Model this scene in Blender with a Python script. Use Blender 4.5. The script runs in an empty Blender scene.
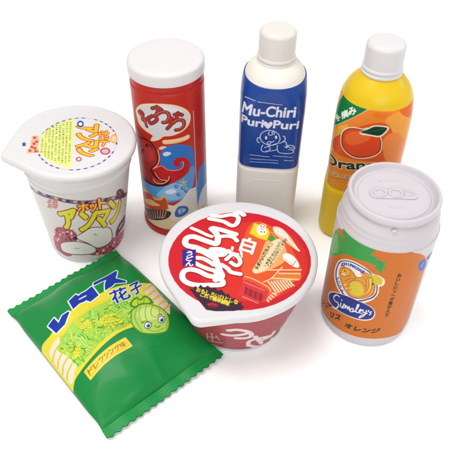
import bpy, bmesh, math, random
import numpy as np
from math import sin, cos, pi, radians, hypot, atan2, sqrt
from mathutils import Vector, Matrix

scene = bpy.context.scene
col = scene.collection
# ------------------------------------------------------------------ camera
TH = radians(43.8); DIST = 0.60
cam_d = bpy.data.cameras.new('camera'); cam = bpy.data.objects.new('camera', cam_d); col.objects.link(cam)
cam.location = (0, -DIST*cos(TH), DIST*sin(TH)); cam.rotation_euler = (pi/2-TH, 0, 0)
cam_d.sensor_width = 36; cam_d.lens = 36*633/450.0; cam_d.clip_start = .01; cam_d.clip_end = 100
scene.camera = cam
# ------------------------------------------------------------------ studio light
world = bpy.data.worlds.new('World'); scene.world = world; world.use_nodes = True
bg = world.node_tree.nodes['Background']; bg.inputs[0].default_value = (1.0, .99, .985, 1); bg.inputs[1].default_value = .475
def area(name, loc, target, sx, sy, energy, colour=(1, 1, 1)):
    l = bpy.data.lights.new(name, 'AREA'); l.shape = 'RECTANGLE'; l.size = sx; l.size_y = sy; l.energy = energy; l.color = colour
    o = bpy.data.objects.new(name, l); col.objects.link(o); o.location = loc
    o.rotation_euler = (Vector(target)-Vector(loc)).to_track_quat('-Z', 'Y').to_euler(); return o
area('softbox_lamp', (-.3, -.1, 1.2), (0, -.05, 0), .7, .7, 7.6, (1, .985, .96))
area('strip_lamp', (.9, .25, .75), (0, -.03, .05), .3, .7, 2.2)
area('front_softbox_lamp', (.15, -1.15, .75), (0, 0, .05), .9, .6, 4.5, (1, .99, .975))
scene.view_settings.view_transform = 'Standard'; scene.view_settings.look = 'None'
scene.view_settings.exposure = 0.48; scene.view_settings.gamma = 1
scene.render.resolution_x = 1024; scene.render.resolution_y = 1024
scene.render.engine = 'CYCLES'

# ------------------------------------------------------------------ colours and materials
INK = .74        # everything printed or moulded is a little darker than paper white
def lin(h):
    c = [int(h[i:i+2], 16)/255 for i in (0, 2, 4)]
    return INK*np.array([x/12.92 if x <= .04045 else ((x+.055)/1.055)**2.4 for x in c])
def material(name, colour=None, rough=.4, coat=0., noise=0., bump=0., bscale=900, spec=.2, sss=0.):
    m = bpy.data.materials.new(name); m.use_nodes = True; nt = m.node_tree; b = nt.nodes['Principled BSDF']
    L = nt.links.new; N = nt.nodes.new
    tc = N('ShaderNodeTexCoord')
    if colour is None:
        a = N('ShaderNodeAttribute'); a.attribute_name = 'print'; src = a.outputs['Color']
    else:
        a = N('ShaderNodeRGB'); a.outputs[0].default_value = (*lin(colour), 1); src = a.outputs[0]
    n = N('ShaderNodeTexNoise'); n.inputs['Scale'].default_value = 60; n.inputs['Detail'].default_value = 6
    L(tc.outputs['Object'], n.inputs['Vector'])
    mr = N('ShaderNodeMapRange'); mr.inputs[3].default_value = 1-noise; mr.inputs[4].default_value = 1+noise*.5
    L(n.outputs[0], mr.inputs[0])
    mx = N('ShaderNodeVectorMath'); mx.operation = 'SCALE'; L(src, mx.inputs[0]); L(mr.outputs[0], mx.inputs['Scale'])
    L(mx.outputs[0], b.inputs['Base Color'])
    r = N('ShaderNodeMapRange'); r.inputs[3].default_value = rough*.8; r.inputs[4].default_value = rough*1.2
    L(n.outputs[0], r.inputs[0]); L(r.outputs[0], b.inputs['Roughness'])
    b.inputs['Coat Weight'].default_value = coat; b.inputs['Coat Roughness'].default_value = .12
    b.inputs['Specular IOR Level'].default_value = spec
    if sss:
        b.inputs['Subsurface Weight'].default_value = sss; b.inputs['Subsurface Radius'].default_value = (1, .8, .7); b.inputs['Subsurface Scale'].default_value = .003
    if bump:
        n2 = N('ShaderNodeTexNoise'); n2.inputs['Scale'].default_value = bscale; n2.inputs['Detail'].default_value = 3
        L(tc.outputs['Object'], n2.inputs['Vector'])
        bp = N('ShaderNodeBump'); bp.inputs['Strength'].default_value = bump; bp.inputs['Distance'].default_value = .0005
        L(n2.outputs[0], bp.inputs['Height']); L(bp.outputs[0], b.inputs['Normal'])
    return m

# ------------------------------------------------------------------ print canvas: flat artwork in millimetres
def catmull(pts, closed, k=6):
    P = np.array(pts, float); n = len(P)
    if n < 3: return P
    if closed: g = lambda i: P[i % n]
    else: g = lambda i: P[min(max(i, 0), n-1)]
    out = []
    for i in range(n if closed else n-1):
        p0, p1, p2, p3 = g(i-1), g(i), g(i+1), g(i+2)
        for j in range(k):
            t = j/k
            out.append(.5*((2*p1)+(-p0+p2)*t+(2*p0-5*p1+4*p2-p3)*t*t+(-p0+3*p1-3*p2+p3)*t**3))
    if not closed: out.append(P[-1])
    return np.array(out)
GLYPHS = {}
def glyphs(s):
    if s in GLYPHS: return GLYPHS[s]
    cu = bpy.data.curves.new('lettering', 'FONT'); cu.body = s; cu.size = 1; cu.resolution_u = 5
    ob = bpy.data.objects.new('lettering', cu); col.objects.link(ob); bpy.context.view_layer.update()
    me = bpy.data.meshes.new_from_object(ob)
    me.calc_loop_triangles()
    v = np.array([x.co[:2] for x in me.vertices]).reshape(-1, 2); t = np.array([x.vertices[:] for x in me.loop_triangles]).reshape(-1, 3)
    cnt = {}
    for a, b, c in t:
        for e in ((a, b), (b, c), (c, a)):
            k = (min(e), max(e)); cnt[k] = cnt.get(k, 0)+1
    ed = np.array([k for k, n in cnt.items() if n == 1]).reshape(-1, 2)
    bpy.data.meshes.remove(me); bpy.data.objects.remove(ob); bpy.data.curves.remove(cu)
    if len(v):
        lo, hi = v.min(0), v.max(0); v = (v-lo)/np.maximum(hi-lo, 1e-6)
    GLYPHS[s] = (v, t, ed); return GLYPHS[s]
def cell(ch):
    v, tr, ed = glyphs(ch); key = '#'+ch
    if key not in GLYPHS:
        cu = bpy.data.curves.new('lettering', 'FONT'); cu.body = ch; cu.size = 1
        ob = bpy.data.objects.new('lettering', cu); col.objects.link(ob); bpy.context.view_layer.update()
        me = bpy.data.meshes.new_from_object(ob); q = np.array([x.co[:2] for x in me.vertices]).reshape(-1, 2)
        lo, hi = q.min(0), q.max(0); cx = (lo[0]+hi[0])/2; W, y0, H = (1., -.1, 1.) if ord(ch) > 0x2000 else (.78, 0, .74)
        bpy.data.meshes.remove(me); bpy.data.objects.remove(ob); bpy.data.curves.remove(cu)
        GLYPHS[key] = ((v*(hi-lo)+lo-[cx, y0])/[W, H]+[.5, 0], tr, ed)
    return GLYPHS[key]
class Canvas:
    def __init__(s, u0, u1, v0, v1, px, ground):
        s.u0, s.v0, s.px = u0, v0, px; s.W = int((u1-u0)/px)+1; s.H = int((v1-v0)/px)+1
        s.im = np.empty((s.H, s.W, 3)); s.im[:] = lin(ground)
    def win(s, P, m=0.):
        x0, y0 = P.min(0)-m; x1, y1 = P.max(0)+m
        i0 = max(0, int((x0-s.u0)/s.px)-1); i1 = min(s.W, int((x1-s.u0)/s.px)+2)
        j0 = max(0, int((y0-s.v0)/s.px)-1); j1 = min(s.H, int((y1-s.v0)/s.px)+2)
        if i1 <= i0 or j1 <= j0: return None
        X = s.u0+s.px*np.arange(i0, i1); Y = s.v0+s.px*np.arange(j0, j1)
        return (slice(j0, j1), slice(i0, i1)), X[None, :], Y[:, None]
    def put(s, sl, m, c):
        reg = s.im[sl]; m = m[..., None].astype(float); reg[:] = reg*(1-m)+lin(c)*m if isinstance(c, str) else reg*(1-m)+c*m
    def poly(s, c, pts, smooth=1):
        P = catmull(pts, True) if smooth else np.array(pts, float)
        w = s.win(P)
        if w is None: return
        sl, X, Y = w; m = np.zeros((Y.shape[0], X.shape[1]), bool)
        for (ax, ay), (bx, by) in zip(P, np.roll(P, -1, 0)):
            if ay == by: continue
            m ^= ((ay > Y) != (by > Y)) & (X < (bx-ax)*(Y-ay)/(by-ay)+ax)
        s.put(sl, m, c)
    def segs(s, c, A, B, r):
        P = np.vstack([A, B]); w = s.win(P, r+s.px)
        if w is None: return
        sl, X, Y = w; D = np.full((Y.shape[0], X.shape[1]), 9e9)
        oi, oj = sl[1].start, sl[0].start
        for a, b in zip(A, B):
            ww = s.win(np.array([a, b]), r+s.px)
            if ww is None: continue
            q, x, y = ww; d = b-a; L2 = d@d+1e-12
            t = np.clip(((x-a[0])*d[0]+(y-a[1])*d[1])/L2, 0, 1)
            dd = np.hypot(x-a[0]-t*d[0], y-a[1]-t*d[1])
            v = D[q[0].start-oj:q[0].stop-oj, q[1].start-oi:q[1].stop-oi]; np.minimum(v, dd, out=v)
        s.put(sl, np.clip(.5+(r-D)/s.px, 0, 1), c)
    def line(s, c, pts, w, smooth=1):
        P = catmull(pts, False) if smooth else np.array(pts, float)
        if len(P) > 1: s.segs(c, P[:-1], P[1:], w/2)
    def text(s, t, Q, layers, g=None):
        v, tr, ed = g or glyphs(t)
        if not len(tr): return
        p0, p1, p2 = [np.array(q, float) for q in Q]
        V = p0+v[:, :1]*(p1-p0)+v[:, 1:]*(p2-p0)
        for c, g in layers:
            if g > 0: s.segs(c, V[ed[:, 0]], V[ed[:, 1]], g*.8)
            w = s.win(V)
            if w is None: return
            sl, X, Y = w; m = np.zeros((Y.shape[0], X.shape[1]), bool); oi, oj = sl[1].start, sl[0].start
            for a, b, d in V[tr]:
                ww = s.win(np.array([a, b, d]))
                if ww is None: continue
                q, x, y = ww
                e = lambda p, r: (r[0]-p[0])*(y-p[1])-(r[1]-p[1])*(x-p[0])
                e0, e1, e2 = e(a, b), e(b, d), e(d, a)
                m[q[0].start-oj:q[0].stop-oj, q[1].start-oi:q[1].stop-oi] |= ((e0 >= 0) & (e1 >= 0) & (e2 >= 0)) | ((e0 <= 0) & (e1 <= 0) & (e2 <= 0))
            s.put(sl, m, c)
    def run(s, ops):
        for o in ops:
            k = o[0]
            if k == 'P': s.poly(o[1], o[2], o[3])
            elif k == 'L': s.line(o[1], o[2], o[3], o[4])
            elif k == 'T': s.text(o[1], o[2], o[3])
            elif k == 'C': s.text(o[1], o[2], o[3], cell(o[1]))
            elif k == 'E': s.poly(o[1], [(o[2]+o[4]*cos(a*pi/20), o[3]+o[5]*sin(a*pi/20)) for a in range(40)], 0)
        im = s.im; pad = np.pad(im, ((1, 1), (1, 1), (0, 0)), 'edge')       # soften like ink on film
        s.im = (4*im+2*(pad[:-2, 1:-1]+pad[2:, 1:-1]+pad[1:-1, :-2]+pad[1:-1, 2:])+pad[:-2, :-2]+pad[2:, 2:]+pad[:-2, 2:]+pad[2:, :-2])/16
        return s
    def get(s, u, v):
        x = np.clip((u-s.u0)/s.px, 0, s.W-1.001); y = np.clip((v-s.v0)/s.px, 0, s.H-1.001)
        i = x.astype(int); j = y.astype(int); fx = (x-i)[..., None]; fy = (y-j)[..., None]; I = s.im
        return (I[j, i]*(1-fx)+I[j, i+1]*fx)*(1-fy)+(I[j+1, i]*(1-fx)+I[j+1, i+1]*fx)*fy

# ------------------------------------------------------------------ mesh helpers
def grid_mesh(name, V, mat, parent=None, colours=None, close_u=False, cap0=False, cap1=False, sharp=35, flip=False, warp=None):
    """V: (rows, columns, 3) grid of points; one mesh object"""
    R, C = V.shape[:2]
    idx = np.arange(R*C).reshape(R, C)
    if close_u: nx = np.roll(idx, -1, 1)
    else: nx = idx[:, 1:]; idx = idx[:, :-1]
    q = np.stack([idx[:-1], nx[:-1], nx[1:], idx[1:]], -1).reshape(-1, 4)
    if flip: q = q[:, ::-1]
    P = V.reshape(-1, 3).copy()
    if warp: P = warp(P)
    me = bpy.data.meshes.new(name)
    nf = len(q); caps = []
    full = np.arange(R*C).reshape(R, C)
    if cap0: caps.append(full[0][::-1] if not flip else full[0])
    if cap1: caps.append(full[-1] if not flip else full[-1][::-1])
    me.vertices.add(len(P)); me.vertices.foreach_set('co', P.ravel())
    nl = nf*4+sum(len(c) for c in caps)
    me.loops.add(nl); me.loops.foreach_set('vertex_index', np.concatenate([q.ravel()]+list(caps)).astype(np.int32))
    me.polygons.add(nf+len(caps)); st = list(range(0, nf*4, 4)); t = nf*4
    for c in caps: st.append(t); t += len(c)
    me.polygons.foreach_set('loop_start', np.array(st, np.int32))
    me.update(calc_edges=True); me.validate()
    me.polygons.foreach_set('use_smooth', np.ones(len(me.polygons), bool))
    if sharp: me.set_sharp_from_angle(angle=radians(sharp))
    if colours is not None:
        a = me.color_attributes.new('print', 'FLOAT_COLOR', 'POINT')
        a.data.foreach_set('color', np.concatenate([colours.reshape(-1, 3), np.ones((len(P), 1))], 1).astype(np.float32).ravel())
    me.materials.append(mat)
    o = bpy.data.objects.new(name, me); col.objects.link(o)
    if parent: o.parent = parent
    return o
def fillet(prof, k=4):
    """profile points (r, z, bevel radius) -> rounded list of (r, z)"""
    out = []
    n = len(prof)
    for i, p in enumerate(prof):
        b = p[2] if len(p) > 2 else 0
        if b == 0 or i in (0, n-1): out.append((p[0], p[1])); continue
        P = Vector(p[:2]); A = Vector(prof[i-1][:2])-P; B = Vector(prof[i+1][:2])-P
        b = min(b, A.length*.49, B.length*.49); a = P+A.normalized()*b; c = P+B.normalized()*b
        for j in range(k+1):
            t = j/k; q = a*(1-t)**2+P*2*t*(1-t)+c*t*t; out.append((q.x, q.y))
    return out
def lathe(name, prof, mat, parent, seg=128, warp=None, shape=None, sharp=35, centre=(0, 0)):
    """prof in mm from bottom to top; ends closed"""
    pr = fillet(prof); th = np.linspace(0, 2*pi, seg, endpoint=False)
    V = np.empty((len(pr), seg, 3))
    for i, (r, z) in enumerate(pr):
        rr = r*(shape(th, z) if shape else 1)
        V[i, :, 0] = centre[0]+rr*np.sin(th); V[i, :, 1] = centre[1]-rr*np.cos(th); V[i, :, 2] = z
    return grid_mesh(name, V/1000, mat, parent, close_u=True, cap0=True, cap1=True, warp=warp, sharp=sharp)
def sleeve(name, cv, rref, rf, z0, z1, mat, parent, step=.3, front=(-100, 100), shape=None, warp=None, edge=.25, top=None):
    """printed wrap round a lathed body, dense where it is printed"""
    ds = degrees_step = step/rref*180/pi
    a = np.concatenate([np.arange(front[0], front[1], ds), np.arange(front[1], front[0]+360, 3.)])
    zs = np.arange(z0, z1+step*.5, step); zs = np.concatenate([[z0-.15], zs, [zs[-1]+.15]])
    th = np.radians(a); A, Zz = np.meshgrid(th, zs)
    if top: Zz = Zz+top(A)*np.clip((Zz-z1+22)/22, 0, 1)**2
    rad = rf(Zz)*(shape(A, Zz) if shape else 1)
    rad[0] -= edge+.6; rad[-1] -= edge+.6
    V = np.stack([rad*np.sin(A), -rad*np.cos(A), Zz], -1)/1000
    U = np.where(A > pi, A-2*pi, A)*rref
    C = cv.get(U, Zz)
    return grid_mesh(name, V, mat, parent, colours=C, close_u=True, warp=warp, sharp=0)
def thing(name, label, cat, loc=(0, 0, 0), rot=(0, 0, 0)):
    o = bpy.data.objects.new(name, None); o.empty_display_size = .02; col.objects.link(o)
    o.location = loc; o.rotation_euler = rot; o['label'] = label; o['category'] = cat
    return o
def hull_radius(R0, tips):
    """radius(theta) of the convex hull of a circle and small rounded tips (x, y, r)"""
    pts = [(R0*cos(t), R0*sin(t)) for t in np.linspace(0, 2*pi, 240, endpoint=False)]
    for x, y, r in tips: pts += [(x+r*cos(t), y+r*sin(t)) for t in np.linspace(0, 2*pi, 48, endpoint=False)]
    pts = sorted(set((round(x, 4), round(y, 4)) for x, y in pts))
    def half(P):
        h = []
        for p in P:
            while len(h) > 1 and (h[-1][0]-h[-2][0])*(p[1]-h[-2][1])-(h[-1][1]-h[-2][1])*(p[0]-h[-2][0]) <= 0: h.pop()
            h.append(p)
        return h[:-1]
    H = half(pts)+half(pts[::-1]); n = len(H)
    def f(th):
        out = np.empty(len(th))
        for k, t in enumerate(th):
            d = (cos(t), sin(t)); best = 0
            for i in range(n):
                (ax, ay), (bx, by) = H[i], H[(i+1) % n]
                ex, ey = bx-ax, by-ay; det = d[0]*(-ey)+d[1]*ex
                if abs(det) < 1e-12: continue
                s_ = (ax*(-ey)+ay*ex)/det; u = (d[0]*ay-d[1]*ax)/det
                if s_ > 0 and -1e-6 <= u <= 1+1e-6: best = max(best, s_)
            out[k] = best
        return out
    return f
def lid_mesh(name, cv, rfun, rings, ztop, mat, parent, seg=560, step=.32, warp=None, white='f0eef0'):
    """rings: (inset from the outline, z) going from the flat top's edge outward and down"""
    th = np.linspace(0, 2*pi, seg, endpoint=False); R = rfun(th)
    r_in = R-rings[0][0]; n = int(r_in.max()/step)
    rows = []; cols = []
    for k in range(n+1):
        rr = r_in*k/n if k else r_in*.002
        x, y = rr*np.cos(th), rr*np.sin(th); rows.append(np.stack([x, y, 0*x+ztop], -1)); cols.append(cv.get(x, y))
    for ins, z in rings:
        rr = R-ins; x, y = rr*np.cos(th), rr*np.sin(th); rows.append(np.stack([x, y, 0*x+z], -1)); cols.append(cv.get(x, y))
    V = np.array(rows)/1000
    return grid_mesh(name, V, mat, parent, colours=np.array(cols), close_u=True, warp=warp, flip=True, sharp=40, cap0=True)
# ------------------------------------------------------------------ printed artwork, millimetres on each unrolled surface
# P: filled shape, L: line, T: lettering, E: ellipse
ART={}

ART["bag"]=[
 ("P","e9dd3c",[(-51.2,10.3),(-46.6,12.3),(-41.3,14.7),(-35.2,15.1),(-24.9,-0.3),(-18,-7.1),(-20.5,-12.2),(-32.4,-16.2),(-43,-21.4),(-51.3,-28.2),(-53,-28.4),(-53.1,-9.3)],1),
 ("P","e9dd3c",[(-52.8,16),(-42.4,18.5),(-29.1,22.5),(-10.4,25),(10.4,23.3),(28.3,20.2),(46.8,14.2),(49.7,8.6),(42.2,-15.9),(34.3,-28.4),(22.8,-29),(11.3,-22),(0.5,-18.9),(-13.2,-19.2),(-29.5,-21.6),(-45.6,-24.8),(-53.7,-26.4),(-54.5,-9.2)],1),
 ("P","f3e3cf",[(-50.4,7.4),(-46.2,9.9),(-41.1,11.5),(-37.9,9.5),(-37.6,-1.3),(-38.2,-14.2),(-37.5,-17.6),(-44.1,-20),(-51,-24.7),(-51.5,-7.4)],1),
 ("L","d9cf3a",[(-39.2,6.3),(-44.3,5.3),(-49.1,3.1),(-51.4,0.6)],1.6,1),
 ("L","d9cf3a",[(-38.8,-0.9),(-44.5,-1.8),(-48.8,-3.7),(-51.1,-6.4)],1.6,1),
 ("L","d9cf3a",[(-38.7,-7.4),(-44.4,-8.3),(-48.7,-10.2),(-51.3,-13.4)],1.6,1),
 ("L","d9cf3a",[(-38.8,-13.5),(-44.5,-14.7),(-49,-16.8),(-51.3,-19.6)],1.6,1),
 ("P","f3dcc0",[(36.9,6.5),(45,13.5),(49.2,14.8),(45.6,-17.5),(39,-26.4),(35.5,-17),(36.5,-5.2)],0),
 ("L","dccb45",[(37.3,6.3),(47.9,11.2)],1.9,0),
 ("L","dccb45",[(37.3,-0.3),(48,4.4)],1.9,0),
 ("L","dccb45",[(37.6,-6.8),(47.7,-3.1)],1.9,0),
 ("L","dccb45",[(37.2,-14.2),(46.8,-10.7)],1.9,0),
 ("L","dccb45",[(37.5,-20.3),(46.1,-16.8)],1.9,0),
 ("P","a9d84a",[(-44.5,3.4),(-35.3,9.5),(-23.4,14.2),(-8.1,14.7),(10,12.6),(27.9,9.5),(33.8,1.9),(31.6,-10.7),(20.2,-23.5),(13.3,-19.1),(1.7,-16),(-13.1,-16),(-28.6,-18.4),(-40.9,-20.4),(-40.9,-15.3),(-42.6,-4.6)],1),
 ("P","b8e65a",[(-29.4,0.6),(-31.4,-0.9),(-34.5,-0.3),(-37.6,2.3),(-39.5,5.8),(-39.5,8.8),(-37.6,10.1),(-34.5,9.4),(-31.4,6.9),(-29.4,3.6)],1),
 ("L","3f9a34",[(-36.8,10.4),(-35.2,9.7),(-33.7,8.7),(-32.2,7.6),(-30.9,6.2),(-29.6,4.7)],0.45,1),
 ("L","3f9a34",[(-38.3,9.9),(-36.3,8.8),(-34.4,7.5),(-32.6,6.1),(-30.9,4.5),(-29.3,2.7)],0.45,1),
 ("L","3f9a34",[(-39.2,8.6),(-37.2,7.4),(-35.1,6.1),(-33.2,4.5),(-31.4,2.8),(-29.6,0.9)],0.45,1),
 ("L","3f9a34",[(-39.6,6.9),(-37.6,5.8),(-35.7,4.5),(-33.9,3.1),(-32.2,1.4),(-30.6,-0.4)],0.45,1),
 ("L","3f9a34",[(-39.2,4.8),(-37.6,4),(-36.1,3.1),(-34.7,1.9),(-33.4,0.6),(-32.1,-1)],0.45,1),
 ("P","e6e03a",[(-14.9,-0.3),(-17.7,-1),(-20.9,1.1),(-23.3,5.4),(-23.9,10.1),(-22.6,13.5),(-19.8,14.2),(-16.6,12),(-14.2,7.7),(-13.6,3)],1),
 ("L","8fae22",[(-18.9,14),(-18.3,11.5),(-17.4,9.4),(-16.3,7.4),(-15,5.7),(-13.5,4.2)],0.45,1),
 ("L","8fae22",[(-20.9,14),(-19.9,11.1),(-18.8,8.4),(-17.4,5.9),(-15.8,3.7),(-14,1.8)],0.45,1),
 ("L","8fae22",[(-22.5,13.1),(-21.5,10),(-20.2,7.1),(-18.8,4.5),(-17.1,2.1),(-15.2,-0.1)],0.45,1),
 ("L","8fae22",[(-23.7,11.3),(-22.7,8.3),(-21.6,5.6),(-20.2,3.2),(-18.6,1),(-16.9,-1)],0.45,1),
 ("L","8fae22",[(-24.2,8.8),(-23.5,6.4),(-22.6,4.2),(-21.6,2.3),(-20.3,0.6),(-18.8,-0.9)],0.45,1),
 ("P","bce860",[(-4.6,3.6),(-6.6,2.9),(-9.1,4.2),(-11.1,7.1),(-12,10.4),(-11.2,12.9),(-9.2,13.7),(-6.7,12.3),(-4.6,9.4),(-3.8,6.1)],1),
 ("L","4aa838",[(-8.5,13.7),(-7.2,12.7),(-6.2,11.5),(-5.2,10.2),(-4.4,8.7),(-3.7,7)],0.45,1),
 ("L","4aa838",[(-9.9,13.6),(-8.4,12.2),(-7.1,10.7),(-5.9,9),(-4.9,7.2),(-4,5.3)],0.45,1),
 ("L","4aa838",[(-11,12.8),(-9.5,11.3),(-8.1,9.7),(-6.8,7.9),(-5.7,6),(-4.7,3.9)],0.45,1),
 ("L","4aa838",[(-11.7,11.4),(-10.3,10),(-9,8.5),(-7.8,6.9),(-6.7,5),(-5.8,3.1)],0.45,1),
 ("L","4aa838",[(-11.9,9.6),(-10.7,8.5),(-9.6,7.4),(-8.7,6.1),(-7.9,4.6),(-7.3,3)],0.45,1),
 ("P","e4e03c",[(6.5,-9.9),(3,-13),(-2.3,-13.3),(-7.5,-10.8),(-10.7,-6.3),(-10.6,-1.7),(-7.3,1.4),(-2,1.8),(3.4,-0.8),(6.6,-5.3)],1),
 ("L","8fae22",[(-6,1.9),(-4,-0.1),(-1.7,-1.7),(0.7,-2.8),(3.3,-3.6),(6.1,-3.9)],0.45,1),
 ("L","8fae22",[(-8.6,0.3),(-5.9,-2),(-3.1,-3.9),(-0.1,-5.3),(3.2,-6.4),(6.6,-7)],0.45,1),
 ("L","8fae22",[(-10.3,-2),(-7.4,-4.5),(-4.4,-6.4),(-1.1,-8),(2.3,-9.1),(6,-9.9)],0.45,1),
 ("L","8fae22",[(-10.9,-4.9),(-8.3,-7.2),(-5.4,-9.1),(-2.4,-10.6),(0.8,-11.6),(4.2,-12.2)],0.45,1),
 ("L","8fae22",[(-10.3,-8),(-8.3,-9.9),(-6.1,-11.5),(-3.7,-12.6),(-1.2,-13.4),(1.6,-13.7)],0.45,1),
 ("P","bdec6e",[(-27,-8.4),(-30,-8.1),(-32.1,-5.8),(-32.6,-2.4),(-31.2,0.8),(-28.5,2.6),(-25.4,2.3),(-23.2,0.1),(-22.8,-3.3),(-24.3,-6.5)],1),
 ("L","4aa838",[(-24.4,2),(-23.6,0.6),(-23.1,-0.8),(-22.9,-2.4),(-23,-4),(-23.4,-5.7)],0.45,1),
 ("L","4aa838",[(-26.3,2.5),(-25.4,0.7),(-24.9,-1.1),(-24.6,-3.1),(-24.7,-5.1),(-25.1,-7.2)],0.45,1),
 ("L","4aa838",[(-28.3,2.3),(-27.5,0.4),(-26.9,-1.6),(-26.6,-3.7),(-26.7,-5.9),(-27,-8.1)],0.45,1),
 ("L","4aa838",[(-30.2,1.5),(-29.4,-0.3),(-28.8,-2.2),(-28.6,-4.2),(-28.6,-6.2),(-29,-8.2)],0.45,1),
 ("L","4aa838",[(-31.8,0.1),(-31,-1.4),(-30.5,-2.8),(-30.3,-4.4),(-30.4,-6),(-30.8,-7.7)],0.45,1),
 ("P","e2dc30",[(-34.5,-12.2),(-37.7,-13.4),(-40.4,-12.4),(-41.6,-9.6),(-40.8,-6.1),(-38.3,-3.3),(-35.1,-2),(-32.3,-2.9),(-31.1,-5.7),(-31.9,-9.2)],1),
 ("L","8fae22",[(-34.1,-2),(-34.2,-3.7),(-34,-5.2),(-33.4,-6.4),(-32.6,-7.5),(-31.4,-8.2)],0.45,1),
 ("L","8fae22",[(-36.2,-2.5),(-36.2,-4.5),(-35.8,-6.3),(-35.1,-7.9),(-34.1,-9.2),(-32.8,-10.3)],0.45,1),
 ("L","8fae22",[(-38.3,-3.6),(-38.2,-5.7),(-37.8,-7.7),(-37,-9.4),(-36,-10.8),(-34.7,-12.1)],0.45,1),
 ("L","8fae22",[(-40.2,-5.2),(-40.1,-7.3),(-39.7,-9.1),(-39,-10.7),(-38,-12),(-36.8,-13.2)],0.45,1),
 ("L","8fae22",[(-41.5,-7.2),(-41.5,-8.9),(-41.3,-10.4),(-40.8,-11.6),(-39.9,-12.7),(-38.8,-13.6)],0.45,1),
 ("P","aee25c",[(23.4,-0.7),(20.5,-4),(15.7,-5.4),(10.9,-4.4),(7.7,-1.4),(7.4,2.4),(10.1,5.6),(14.8,6.9),(19.8,6),(23.1,3.1)],1),
 ("L","3f9a34",[(11.3,6.5),(13.8,6.7),(16.2,6.7),(18.4,6.2),(20.6,5.5),(22.7,4.4)],0.45,1),
 ("L","3f9a34",[(9.1,4.7),(12.2,4.8),(15.1,4.6),(18,4),(20.7,3.2),(23.4,2)],0.45,1),
 ("L","3f9a34",[(7.8,2.5),(11,2.5),(14.2,2.2),(17.2,1.6),(20.2,0.7),(23,-0.5)],0.45,1),
 ("L","3f9a34",[(7.5,-0),(10.5,0.1),(13.4,-0.2),(16.3,-0.8),(19,-1.6),(21.6,-2.8)],0.45,1),
 ("L","3f9a34",[(8.2,-2.4),(10.7,-2.2),(13,-2.3),(15.2,-2.8),(17.4,-3.6),(19.4,-4.7)],0.45,1),
 ("P","d6e644",[(32.7,-2.8),(29.9,-5),(25.9,-5.2),(22.3,-3.3),(20.4,-0.2),(20.8,3),(23.5,5),(27.4,5.2),(31.2,3.4),(33.2,0.4)],1),
 ("L","6aa82a",[(24.5,5.3),(25.8,3.9),(27.3,2.8),(29,2),(30.9,1.5),(33,1.4)],0.45,1),
 ("L","6aa82a",[(22.5,4.3),(24.2,2.7),(26.1,1.3),(28.3,0.3),(30.6,-0.4),(33.1,-0.8)],0.45,1),
 ("L","6aa82a",[(21.1,2.8),(22.9,1),(25,-0.4),(27.2,-1.5),(29.7,-2.3),(32.3,-2.8)],0.45,1),
 ("L","6aa82a",[(20.4,0.8),(22.1,-0.8),(24,-2.2),(26.1,-3.3),(28.3,-4),(30.8,-4.5)],0.45,1),
 ("L","6aa82a",[(20.5,-1.3),(21.8,-2.7),(23.3,-3.9),(24.9,-4.7),(26.7,-5.3),(28.7,-5.6)],0.45,1),
 ("P","bbe862",[(15.3,-16.7),(12.5,-17.9),(9.2,-16.7),(6.7,-13.5),(5.8,-9.7),(7,-6.5),(9.7,-5.4),(13.1,-6.6),(15.6,-9.8),(16.5,-13.6)],1),
 ("L","4aa838",[(10.8,-5.2),(12.4,-6.2),(13.8,-7.5),(14.9,-8.9),(15.9,-10.6),(16.7,-12.4)],0.45,1),
 ("L","4aa838",[(8.9,-5.6),(10.7,-7),(12.4,-8.6),(13.9,-10.4),(15.2,-12.4),(16.3,-14.6)],0.45,1),
 ("L","4aa838",[(7.3,-6.7),(9.2,-8.3),(11,-10),(12.6,-11.9),(14,-14.1),(15.2,-16.4)],0.45,1),
 ("L","4aa838",[(6.2,-8.5),(8.1,-9.9),(9.7,-11.5),(11.2,-13.3),(12.5,-15.3),(13.5,-17.5)],0.45,1),
 ("L","4aa838",[(5.8,-10.7),(7.3,-11.7),(8.7,-13),(9.9,-14.4),(10.8,-16),(11.6,-17.9)],0.45,1),
 ("P","a6dc50",[(-10.4,-10.7),(-11.7,-13.6),(-14.6,-15.5),(-18,-15.5),(-20.6,-13.6),(-21.4,-10.6),(-20.1,-7.7),(-17.2,-5.8),(-13.8,-5.8),(-11.2,-7.7)],1),
 ("L","3f9a34",[(-19.5,-7),(-18,-7.6),(-16.5,-7.9),(-14.9,-7.9),(-13.3,-7.6),(-11.7,-6.9)],0.45,1),
 ("L","3f9a34",[(-20.6,-8.7),(-18.7,-9.4),(-16.8,-9.7),(-14.9,-9.7),(-12.9,-9.4),(-10.8,-8.7)],0.45,1),
 ("L","3f9a34",[(-21.1,-10.7),(-19.1,-11.4),(-17.1,-11.7),(-15,-11.7),(-12.8,-11.4),(-10.7,-10.8)],0.45,1),
 ("L","3f9a34",[(-20.9,-12.7),(-19.1,-13.4),(-17.2,-13.7),(-15.2,-13.7),(-13.2,-13.4),(-11.2,-12.8)],0.45,1),
 ("L","3f9a34",[(-20.1,-14.5),(-18.6,-15.1),(-17.1,-15.5),(-15.6,-15.5),(-14,-15.2),(-12.4,-14.6)],0.45,1),
 ("P","c9ea60",[(17.6,8.9),(16,7),(13.1,6.1),(9.9,6.4),(7.6,7.9),(7.1,9.9),(8.6,11.8),(11.6,12.7),(14.8,12.4),(17.2,11)],1),
 ("L","5aa030",[(9.4,12.3),(10.9,12.6),(12.5,12.6),(13.9,12.5),(15.4,12.2),(16.8,11.7)],0.45,1),
 ("L","5aa030",[(8.1,11.3),(10,11.5),(11.9,11.5),(13.8,11.3),(15.6,11),(17.4,10.4)],0.45,1),
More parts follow.
